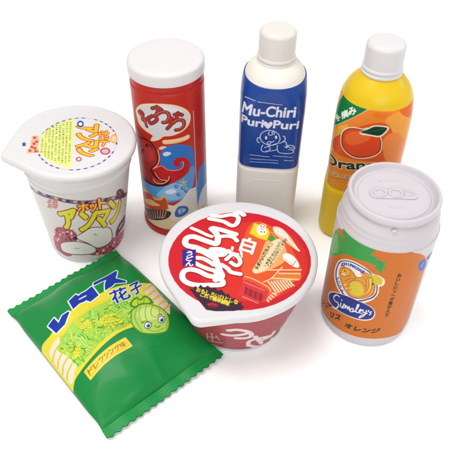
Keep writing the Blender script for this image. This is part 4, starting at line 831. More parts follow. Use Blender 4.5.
ART["cuplid"]=[
 ("P","eaee8c",[(-26.8,-0.4),(-23.9,9),(-18,17.5),(-11.4,23.1),(-4.6,25),(-1.6,9.6),(1,-13.6),(3.9,-36.2),(-2.6,-36.6),(-11.6,-32.2),(-19.6,-25.2),(-23.7,-20.4)],1),
 ("C","い",[(-25.9,-0.8),(-25.6,-3.1),(-24.2,-0.7)],[('4f7a30', 0.06)]),
 ("C","待",[(-25.5,-3.4),(-25.2,-5.7),(-23.8,-3.3)],[('4f7a30', 0.06)]),
 ("C","り",[(-25.1,-6),(-24.8,-8.3),(-23.4,-5.9)],[('4f7a30', 0.06)]),
 ("C","あ",[(-24.7,-8.6),(-24.4,-10.9),(-23,-8.5)],[('4f7a30', 0.06)]),
 ("C","注",[(-24.3,-11.2),(-24,-13.4),(-22.6,-11)],[('4f7a30', 0.06)]),
 ("C","で",[(-24,-13.7),(-23.6,-15.9),(-22.2,-13.6)],[('4f7a30', 0.06)]),
 ("C","ん",[(-23.6,-16.2),(-23.2,-18.4),(-21.8,-16.1)],[('4f7a30', 0.06)]),
 ("C","熱",[(-23.2,-18.7),(-22.8,-20.9),(-21.5,-18.6)],[('4f7a30', 0.06)]),
 ("C","ぎ",[(-24.8,7.8),(-24.4,5.4),(-23,7.9)],[('4f7a30', 0.06)]),
 ("C","き",[(-24.3,5.1),(-24,2.7),(-22.5,5.2)],[('4f7a30', 0.06)]),
 ("C","ふ",[(-23.9,2.4),(-23.5,0),(-22.1,2.5)],[('4f7a30', 0.06)]),
 ("C","い",[(-23.4,-0.3),(-23.1,-2.6),(-21.6,-0.2)],[('4f7a30', 0.06)]),
 ("C","り",[(-22.5,-5.6),(-22.2,-7.9),(-20.8,-5.5)],[('4f7a30', 0.06)]),
 ("C","あ",[(-22.1,-8.2),(-21.7,-10.5),(-20.3,-8.1)],[('4f7a30', 0.06)]),
 ("C","注",[(-21.7,-10.8),(-21.3,-13.1),(-19.9,-10.7)],[('4f7a30', 0.06)]),
 ("C","で",[(-21.2,-13.4),(-20.9,-15.7),(-19.5,-13.3)],[('4f7a30', 0.06)]),
 ("C","ん",[(-20.8,-16),(-20.5,-18.2),(-19.1,-15.9)],[('4f7a30', 0.06)]),
 ("C","熱",[(-20.4,-18.5),(-20,-20.7),(-18.7,-18.4)],[('4f7a30', 0.06)]),
 ("C","分",[(-20,-21.1),(-19.6,-23.2),(-18.2,-20.9)],[('4f7a30', 0.06)]),
 ("C","が",[(-19.5,-23.6),(-19.2,-25.7),(-17.8,-23.5)],[('4f7a30', 0.06)]),
 ("C","肉",[(-22.9,12.2),(-22.5,9.8),(-21.1,12.4)],[('4f7a30', 0.06)]),
 ("C","け",[(-22.4,9.5),(-22,7.2),(-20.6,9.7)],[('4f7a30', 0.06)]),
 ("C","ぎ",[(-22,6.9),(-21.6,4.5),(-20.2,7)],[('4f7a30', 0.06)]),
 ("C","き",[(-21.5,4.3),(-21.2,1.9),(-19.7,4.4)],[('4f7a30', 0.06)]),
 ("C","ふ",[(-21.1,1.6),(-20.7,-0.7),(-19.3,1.8)],[('4f7a30', 0.06)]),
 ("C","い",[(-20.6,-1),(-20.3,-3.3),(-18.9,-0.8)],[('4f7a30', 0.06)]),
 ("C","待",[(-20.2,-3.5),(-19.8,-5.8),(-18.4,-3.4)],[('4f7a30', 0.06)]),
 ("C","り",[(-19.8,-6.1),(-19.4,-8.4),(-18,-6)],[('4f7a30', 0.06)]),
 ("C","注",[(-18.9,-11.2),(-18.6,-13.4),(-17.2,-11.1)],[('4f7a30', 0.06)]),
 ("C","で",[(-18.5,-13.7),(-18.1,-15.9),(-16.7,-13.6)],[('4f7a30', 0.06)]),
 ("C","ん",[(-18.1,-16.2),(-17.7,-18.4),(-16.3,-16.1)],[('4f7a30', 0.06)]),
 ("C","熱",[(-17.6,-18.7),(-17.3,-20.9),(-15.9,-18.5)],[('4f7a30', 0.06)]),
 ("C","分",[(-17.2,-21.1),(-16.9,-23.3),(-15.5,-21)],[('4f7a30', 0.06)]),
 ("C","が",[(-16.8,-23.5),(-16.5,-25.7),(-15.1,-23.4)],[('4f7a30', 0.06)]),
 ("C","を",[(-16.4,-26),(-16.1,-28.1),(-14.7,-25.9)],[('4f7a30', 0.06)]),
 ("C","湯",[(-20.6,15.2),(-20.3,12.8),(-18.8,15.3)],[('4f7a30', 0.06)]),
 ("C","肉",[(-19.8,10),(-19.4,7.6),(-17.9,10.1)],[('4f7a30', 0.06)]),
 ("C","け",[(-19.3,7.4),(-19,5),(-17.5,7.5)],[('4f7a30', 0.06)]),
 ("C","ぎ",[(-18.9,4.8),(-18.5,2.5),(-17.1,4.9)],[('4f7a30', 0.06)]),
 ("C","き",[(-18.5,2.3),(-18.1,-0.1),(-16.7,2.4)],[('4f7a30', 0.06)]),
 ("C","ふ",[(-18,-0.3),(-17.7,-2.6),(-16.3,-0.2)],[('4f7a30', 0.06)]),
 ("C","い",[(-17.6,-2.8),(-17.3,-5.1),(-15.8,-2.7)],[('4f7a30', 0.06)]),
 ("C","待",[(-17.2,-5.3),(-16.9,-7.6),(-15.4,-5.2)],[('4f7a30', 0.06)]),
 ("C","り",[(-16.8,-7.8),(-16.4,-10),(-15,-7.7)],[('4f7a30', 0.06)]),
 ("C","あ",[(-16.4,-10.2),(-16,-12.5),(-14.6,-10.1)],[('4f7a30', 0.06)]),
 ("C","注",[(-16,-12.7),(-15.6,-14.9),(-14.2,-12.6)],[('4f7a30', 0.06)]),
 ("C","ん",[(-15.1,-17.5),(-14.8,-19.7),(-13.4,-17.4)],[('4f7a30', 0.06)]),
 ("C","熱",[(-14.7,-19.9),(-14.4,-22.1),(-13,-19.8)],[('4f7a30', 0.06)]),
 ("C","分",[(-14.3,-22.3),(-14,-24.5),(-12.6,-22.2)],[('4f7a30', 0.06)]),
 ("C","が",[(-13.9,-24.7),(-13.6,-26.8),(-12.2,-24.6)],[('4f7a30', 0.06)]),
 ("C","を",[(-13.5,-27),(-13.2,-29.2),(-11.8,-26.9)],[('4f7a30', 0.06)]),
 ("C","あ",[(-18.3,17.7),(-17.9,15.2),(-16.4,17.8)],[('4f7a30', 0.06)]),
 ("C","た",[(-17.8,14.9),(-17.5,12.5),(-16,15)],[('4f7a30', 0.06)]),
 ("C","湯",[(-17.4,12.2),(-17,9.8),(-15.5,12.3)],[('4f7a30', 0.06)]),
 ("C","つ",[(-16.9,9.5),(-16.6,7.1),(-15.1,9.6)],[('4f7a30', 0.06)]),
 ("C","肉",[(-16.5,6.8),(-16.1,4.4),(-14.7,6.9)],[('4f7a30', 0.06)]),
 ("C","ぎ",[(-15.6,1.4),(-15.2,-0.9),(-13.8,1.6)],[('4f7a30', 0.06)]),
 ("C","き",[(-15.1,-1.2),(-14.8,-3.5),(-13.4,-1.1)],[('4f7a30', 0.06)]),
 ("C","ふ",[(-14.7,-3.8),(-14.4,-6.1),(-12.9,-3.7)],[('4f7a30', 0.06)]),
 ("C","い",[(-14.3,-6.4),(-13.9,-8.7),(-12.5,-6.3)],[('4f7a30', 0.06)]),
 ("C","待",[(-13.8,-9),(-13.5,-11.2),(-12.1,-8.8)],[('4f7a30', 0.06)]),
 ("C","り",[(-13.4,-11.5),(-13.1,-13.8),(-11.7,-11.4)],[('4f7a30', 0.06)]),
 ("C","あ",[(-13,-14.1),(-12.7,-16.3),(-11.2,-13.9)],[('4f7a30', 0.06)]),
 ("C","注",[(-12.6,-16.6),(-12.3,-18.8),(-10.8,-16.5)],[('4f7a30', 0.06)]),
 ("C","で",[(-12.2,-19.1),(-11.8,-21.3),(-10.4,-19)],[('4f7a30', 0.06)]),
 ("C","ん",[(-11.7,-21.6),(-11.4,-23.7),(-10,-21.4)],[('4f7a30', 0.06)]),
 ("C","分",[(-10.9,-26.5),(-10.6,-28.6),(-9.2,-26.4)],[('4f7a30', 0.06)]),
 ("C","が",[(-10.5,-28.9),(-10.2,-31),(-8.8,-28.8)],[('4f7a30', 0.06)]),
 ("C","て",[(-15.8,19.7),(-15.5,17.3),(-14,19.9)],[('4f7a30', 0.06)]),
 ("C","三",[(-15.4,17.1),(-15,14.6),(-13.6,17.2)],[('4f7a30', 0.06)]),
 ("C","あ",[(-15,14.4),(-14.6,12),(-13.1,14.5)],[('4f7a30', 0.06)]),
 ("C","た",[(-14.5,11.7),(-14.2,9.3),(-12.7,11.9)],[('4f7a30', 0.06)]),
 ("C","湯",[(-14.1,9.1),(-13.7,6.7),(-12.3,9.3)],[('4f7a30', 0.06)]),
 ("C","つ",[(-13.7,6.5),(-13.3,4.1),(-11.9,6.6)],[('4f7a30', 0.06)]),
 ("C","肉",[(-13.2,3.9),(-12.9,1.6),(-11.4,4.1)],[('4f7a30', 0.06)]),
 ("C","け",[(-12.8,1.4),(-12.5,-1),(-11,1.5)],[('4f7a30', 0.06)]),
 ("C","ぎ",[(-12.4,-1.2),(-12.1,-3.5),(-10.6,-1.1)],[('4f7a30', 0.06)]),
 ("C","ふ",[(-11.6,-6.2),(-11.2,-8.5),(-9.8,-6.1)],[('4f7a30', 0.06)]),
 ("C","い",[(-11.2,-8.7),(-10.8,-11),(-9.4,-8.6)],[('4f7a30', 0.06)]),
 ("C","待",[(-10.7,-11.2),(-10.4,-13.5),(-9,-11.1)],[('4f7a30', 0.06)]),
 ("C","り",[(-10.3,-13.7),(-10,-15.9),(-8.6,-13.6)],[('4f7a30', 0.06)]),
 ("C","あ",[(-9.9,-16.1),(-9.6,-18.4),(-8.2,-16)],[('4f7a30', 0.06)]),
 ("C","注",[(-9.5,-18.6),(-9.2,-20.8),(-7.8,-18.4)],[('4f7a30', 0.06)]),
 ("C","で",[(-9.1,-21),(-8.8,-23.2),(-7.4,-20.9)],[('4f7a30', 0.06)]),
 ("C","ん",[(-8.7,-23.4),(-8.4,-25.5),(-7,-23.3)],[('4f7a30', 0.06)]),
 ("C","熱",[(-8.4,-25.7),(-8.1,-27.9),(-6.6,-25.6)],[('4f7a30', 0.06)]),
 ("C","分",[(-8,-28.1),(-7.7,-30.2),(-6.3,-28)],[('4f7a30', 0.06)]),
 ("C","と",[(-13.2,21.1),(-12.9,18.6),(-11.4,21.2)],[('4f7a30', 0.06)]),
 ("C","ま",[(-12.8,18.4),(-12.5,16),(-11,18.6)],[('4f7a30', 0.06)]),
 ("C","三",[(-12,13.2),(-11.6,10.8),(-10.1,13.3)],[('4f7a30', 0.06)]),
 ("C","あ",[(-11.5,10.6),(-11.2,8.2),(-9.7,10.7)],[('4f7a30', 0.06)]),
 ("C","た",[(-11.1,8),(-10.8,5.6),(-9.3,8.2)],[('4f7a30', 0.06)]),
 ("C","湯",[(-10.7,5.5),(-10.4,3.1),(-8.9,5.6)],[('4f7a30', 0.06)]),
 ("C","つ",[(-10.3,2.9),(-10,0.6),(-8.5,3.1)],[('4f7a30', 0.06)]),
 ("C","肉",[(-9.9,0.4),(-9.6,-1.9),(-8.1,0.5)],[('4f7a30', 0.06)]),
 ("C","け",[(-9.5,-2.1),(-9.2,-4.4),(-7.7,-2)],[('4f7a30', 0.06)]),
 ("C","ぎ",[(-9.1,-4.6),(-8.8,-6.9),(-7.3,-4.5)],[('4f7a30', 0.06)]),
 ("C","き",[(-8.7,-7),(-8.4,-9.3),(-6.9,-6.9)],[('4f7a30', 0.06)]),
 ("C","ふ",[(-8.3,-9.5),(-8,-11.8),(-6.5,-9.4)],[('4f7a30', 0.06)]),
 ("C","待",[(-7.5,-14.4),(-7.2,-16.6),(-5.8,-14.2)],[('4f7a30', 0.06)]),
 ("C","り",[(-7.1,-16.8),(-6.8,-19),(-5.4,-16.6)],[('4f7a30', 0.06)]),
 ("C","あ",[(-6.7,-19.1),(-6.4,-21.3),(-5,-19)],[('4f7a30', 0.06)]),
 ("C","注",[(-6.4,-21.5),(-6.1,-23.7),(-4.6,-21.4)],[('4f7a30', 0.06)]),
 ("C","で",[(-6,-23.9),(-5.7,-26),(-4.3,-23.7)],[('4f7a30', 0.06)]),
 ("C","ん",[(-5.6,-26.2),(-5.3,-28.3),(-3.9,-26.1)],[('4f7a30', 0.06)]),
 ("C","熱",[(-5.2,-28.5),(-4.9,-30.7),(-3.5,-28.4)],[('4f7a30', 0.06)]),
 ("C","分",[(-4.9,-30.8),(-4.6,-32.9),(-3.2,-30.7)],[('4f7a30', 0.06)]),
 ("C","を",[(-10.6,22),(-10.2,19.6),(-8.7,22.2)],[('4f7a30', 0.06)]),
 ("C","を",[(-10.1,19.4),(-9.8,16.9),(-8.3,19.5)],[('4f7a30', 0.06)]),
 ("C","と",[(-9.7,16.7),(-9.4,14.2),(-7.9,16.8)],[('4f7a30', 0.06)]),
 ("C","ま",[(-9.3,14),(-9,11.6),(-7.5,14.2)],[('4f7a30', 0.06)]),
 ("C","て",[(-8.9,11.4),(-8.6,9),(-7.1,11.5)],[('4f7a30', 0.06)]),
 ("C","三",[(-8.5,8.8),(-8.1,6.4),(-6.7,8.9)],[('4f7a30', 0.06)]),
 ("C","た",[(-7.6,3.6),(-7.3,1.3),(-5.8,3.7)],[('4f7a30', 0.06)]),
 ("C","湯",[(-7.2,1.1),(-6.9,-1.3),(-5.5,1.2)],[('4f7a30', 0.06)]),
 ("C","つ",[(-6.8,-1.5),(-6.5,-3.8),(-5.1,-1.4)],[('4f7a30', 0.06)]),
 ("C","肉",[(-6.4,-4),(-6.1,-6.3),(-4.7,-3.9)],[('4f7a30', 0.06)]),
 ("C","け",[(-6.1,-6.5),(-5.7,-8.8),(-4.3,-6.4)],[('4f7a30', 0.06)]),
 ("C","ぎ",[(-5.7,-9),(-5.4,-11.3),(-3.9,-8.9)],[('4f7a30', 0.06)]),
 ("C","き",[(-5.3,-11.5),(-5,-13.7),(-3.5,-11.4)],[('4f7a30', 0.06)]),
 ("C","ふ",[(-4.9,-13.9),(-4.6,-16.2),(-3.1,-13.8)],[('4f7a30', 0.06)]),
 ("C","い",[(-4.5,-16.4),(-4.2,-18.6),(-2.8,-16.2)],[('4f7a30', 0.06)]),
 ("C","待",[(-4.1,-18.8),(-3.8,-21),(-2.4,-18.7)],[('4f7a30', 0.06)]),
 ("C","あ",[(-3.4,-23.6),(-3.1,-25.7),(-1.6,-23.4)],[('4f7a30', 0.06)]),
 ("C","注",[(-3,-25.9),(-2.7,-28.1),(-1.3,-25.8)],[('4f7a30', 0.06)]),
 ("C","で",[(-2.6,-28.3),(-2.3,-30.4),(-0.9,-28.2)],[('4f7a30', 0.06)]),
 ("C","ん",[(-2.3,-30.6),(-2,-32.7),(-0.5,-30.5)],[('4f7a30', 0.06)]),
 ("C","分",[(-7.8,22.6),(-7.5,20.2),(-6,22.8)],[('4f7a30', 0.06)]),
 ("C","が",[(-7.4,19.9),(-7.1,17.4),(-5.5,20)],[('4f7a30', 0.06)]),
 ("C","を",[(-7,17.2),(-6.6,14.8),(-5.1,17.3)],[('4f7a30', 0.06)]),
 ("C","を",[(-6.5,14.5),(-6.2,12.1),(-4.7,14.6)],[('4f7a30', 0.06)]),
 ("C","と",[(-6.1,11.8),(-5.8,9.4),(-4.3,12)],[('4f7a30', 0.06)]),
 ("C","ま",[(-5.7,9.2),(-5.4,6.8),(-3.9,9.3)],[('4f7a30', 0.06)]),
 ("C","て",[(-5.3,6.5),(-5,4.2),(-3.5,6.7)],[('4f7a30', 0.06)]),
 ("C","三",[(-4.9,3.9),(-4.6,1.6),(-3.1,4.1)],[('4f7a30', 0.06)]),
 ("C","あ",[(-4.5,1.3),(-4.2,-1),(-2.7,1.5)],[('4f7a30', 0.06)]),
 ("C","た",[(-4.1,-1.2),(-3.8,-3.6),(-2.3,-1.1)],[('4f7a30', 0.06)]),
 ("C","つ",[(-3.3,-6.3),(-3,-8.6),(-1.6,-6.2)],[('4f7a30', 0.06)]),
 ("C","肉",[(-3,-8.9),(-2.7,-11.1),(-1.2,-8.7)],[('4f7a30', 0.06)]),
 ("C","け",[(-2.6,-11.4),(-2.3,-13.6),(-0.8,-11.2)],[('4f7a30', 0.06)]),
 ("C","ぎ",[(-2.2,-13.8),(-1.9,-16.1),(-0.4,-13.7)],[('4f7a30', 0.06)]),
 ("C","き",[(-1.8,-16.3),(-1.5,-18.5),(-0.1,-16.2)],[('4f7a30', 0.06)]),
 ("C","ふ",[(-1.4,-18.8),(-1.1,-21),(0.3,-18.6)],[('4f7a30', 0.06)]),
 ("C","い",[(-1.1,-21.2),(-0.8,-23.4),(0.7,-21.1)],[('4f7a30', 0.06)]),
 ("C","待",[(-0.7,-23.6),(-0.4,-25.8),(1.1,-23.5)],[('4f7a30', 0.06)]),
 ("C","り",[(-0.3,-26),(-0,-28.2),(1.4,-25.9)],[('4f7a30', 0.06)]),
 ("C","あ",[(0.1,-28.4),(0.3,-30.5),(1.8,-28.3)],[('4f7a30', 0.06)]),
 ("P","f0b9a0",[(-34.1,0.4),(-28.9,1.8),(-27.3,-4.9),(-24.9,-20.8),(-33,-22.7),(-33.8,-16.8),(-32.4,-15)],0),
 ("P","e06a3c",[(-30.1,-1.5),(-30.1,-2.6),(-30.6,-3.3),(-31.4,-3.3),(-32.1,-2.7),(-32.6,-1.7),(-32.6,-0.6),(-32.1,0.1),(-31.3,0.1),(-30.6,-0.5)],1),
 ("L","b8402a",[(-32.7,-0.3),(-30,-3)],0.5,0),
 ("L","b8402a",[(-30.8,-0.1),(-31.8,-3.3)],0.5,0),
 ("P","e06a3c",[(-27.4,-6.7),(-27.4,-7.8),(-27.9,-8.4),(-28.7,-8.5),(-29.4,-7.9),(-29.9,-6.9),(-29.9,-5.8),(-29.4,-5.2),(-28.6,-5.1),(-27.9,-5.7)],1),
 ("L","b8402a",[(-30,-5.5),(-27.3,-8.1)],0.5,0),
 ("L","b8402a",[(-28.1,-5.3),(-29.2,-8.4)],0.5,0),
 ("P","e06a3c",[(-28.9,-9.5),(-28.9,-10.5),(-29.4,-11.2),(-30.2,-11.2),(-30.9,-10.7),(-31.4,-9.6),(-31.4,-8.6),(-30.9,-7.9),(-30.1,-7.9),(-29.4,-8.5)],1),
 ("L","b8402a",[(-31.5,-8.2),(-28.8,-10.9)],0.5,0),
 ("L","b8402a",[(-29.6,-8.1),(-30.7,-11.2)],0.5,0),
 ("P","e06a3c",[(-29.5,-13.9),(-29.6,-14.9),(-30,-15.6),(-30.8,-15.6),(-31.5,-15.1),(-32,-14.1),(-32,-13),(-31.5,-12.4),(-30.7,-12.3),(-30,-12.9)],1),
 ("L","b8402a",[(-32.1,-12.7),(-29.5,-15.3)],0.5,0),
 ("L","b8402a",[(-30.3,-12.6),(-31.3,-15.6)],0.5,0),
 ("P","e06a3c",[(-26.9,-15.5),(-26.9,-16.5),(-27.4,-17.1),(-28.2,-17.2),(-28.9,-16.6),(-29.4,-15.6),(-29.4,-14.6),(-28.9,-13.9),(-28.1,-13.9),(-27.4,-14.5)],1),
 ("L","b8402a",[(-29.5,-14.2),(-26.8,-16.8)],0.5,0),
 ("L","b8402a",[(-27.6,-14.1),(-28.6,-17.1)],0.5,0),
 ("P","e06a3c",[(-30,-18.8),(-30.1,-19.8),(-30.5,-20.4),(-31.3,-20.5),(-32,-19.9),(-32.5,-18.9),(-32.5,-17.9),(-32,-17.3),(-31.2,-17.2),(-30.5,-17.8)],1),
 ("L","b8402a",[(-32.6,-17.6),(-29.9,-20.1)],0.5,0),
 ("L","b8402a",[(-30.7,-17.5),(-31.7,-20.4)],0.5,0),
 ("P","e06a3c",[(-25.5,-19.2),(-25.5,-20.2),(-26,-20.8),(-26.8,-20.9),(-27.5,-20.3),(-28,-19.3),(-27.9,-18.3),(-27.5,-17.7),(-26.7,-17.6),(-26,-18.2)],1),
 ("L","b8402a",[(-28,-18),(-25.4,-20.5)],0.5,0),
 ("L","b8402a",[(-26.2,-17.8),(-27.2,-20.8)],0.5,0),
 ("L","2a3f98",[(-37.7,-11),(-38.2,-8.7)],1.3,0),
 ("L","2a3f98",[(-37.7,-11),(-36.6,-10.2)],1.3,0),
 ("L","2a3f98",[(-37.7,-11),(-36.5,-12.7)],1.3,0),
 ("L","2a3f98",[(-37.7,-11),(-38.1,-12.8)],1.3,0),
 ("L","2a3f98",[(-37.7,-11),(-39.1,-10.3)],1.3,0),
 ("T","ア",[(-0.4,17.9),(0.1,7.2),(16.1,19.7)],[('c8321c', 1.9), ('a02818', 1.4), ('f2c22a', 1.0)]),
 ("T","ン",[(1.5,6.2),(2,-4.1),(17.8,7.9)],[('c8321c', 1.9), ('a02818', 1.4), ('f2c22a', 1.0)]),
 ("T","マ",[(3.3,-4),(3.7,-14),(19.3,-2.4)],[('c8321c', 1.9), ('a02818', 1.4), ('f2c22a', 1.0)]),
 ("T","ン",[(4.9,-13.7),(5.3,-23.5),(20.7,-12.1)],[('c8321c', 1.9), ('a02818', 1.4), ('f2c22a', 1.0)]),
 ("T","ホ",[(18.7,10.8),(18.7,3.6),(26.2,11.9)],[('c8321c', 1.2), ('f2c22a', 0.4)]),
 ("T","ッ",[(19.7,3.6),(19.7,-3.4),(27.1,4.7)],[('c8321c', 1.2), ('f2c22a', 0.4)]),
 ("T","ト",[(20.6,-2.8),(20.6,-9.8),(28,-1.8)],[('c8321c', 1.2), ('f2c22a', 0.4)]),
 ("P","3a56a8",[(4.4,20),(4.4,17.5),(3.6,15.7),(2.4,15),(0.9,15.5),(-0.4,17.2),(-1.2,19.6),(-1.2,22),(-0.5,23.9),(0.8,24.6),(2.3,24.1),(3.6,22.4)],1),
 ("P","f4f4fa",[(3.1,19.9),(3,18.5),(2.4,17.6),(1.5,17.6),(0.6,18.3),(0.1,19.7),(0.2,21),(0.8,21.9),(1.7,22),(2.6,21.2)],1),
 ("P","d84a50",[(10.3,-26.9),(10.2,-28.4),(9.6,-29.6),(8.5,-30),(7.3,-29.7),(6.3,-28.7),(5.7,-27.2),(5.8,-25.7),(6.4,-24.6),(7.5,-24.1),(8.7,-24.4),(9.8,-25.4)],1),
 ("P","f6dede",[(9.2,-27),(9.2,-27.9),(8.6,-28.5),(7.9,-28.5),(7.2,-28),(6.8,-27.2),(6.9,-26.3),(7.4,-25.7),(8.2,-25.6),(8.9,-26.1)],1),
 ("P","b8506a",[(30.9,-15.4),(30.6,-17.7),(29.4,-19.5),(27.5,-20.2),(25.4,-19.8),(23.7,-18.2),(22.8,-15.9),(23,-13.5),(24.2,-11.7),(26.2,-11),(28.3,-11.5),(30,-13.1)],1),
 ("P","e8b0b8",[(29.6,-15.4),(29.3,-17.1),(28.1,-18.3),(26.3,-18.4),(24.8,-17.4),(24,-15.8),(24.3,-14.1),(25.6,-13),(27.3,-12.9),(28.9,-13.8)],1),
 ("P","f0b070",[(34.5,1.4),(34.5,-1.9),(33.8,-4.3),(32.4,-5.2),(30.9,-4.5),(29.6,-2.2),(28.8,1),(28.7,4.3),(29.5,6.7),(30.8,7.7),(32.4,6.9),(33.7,4.6)],1),
 ("P","f8d8a0",[(33.2,1.3),(33.2,-0.9),(32.6,-2.4),(31.6,-2.4),(30.6,-1.1),(30,1.1),(30,3.3),(30.7,4.8),(31.7,4.8),(32.6,3.5)],1),
]

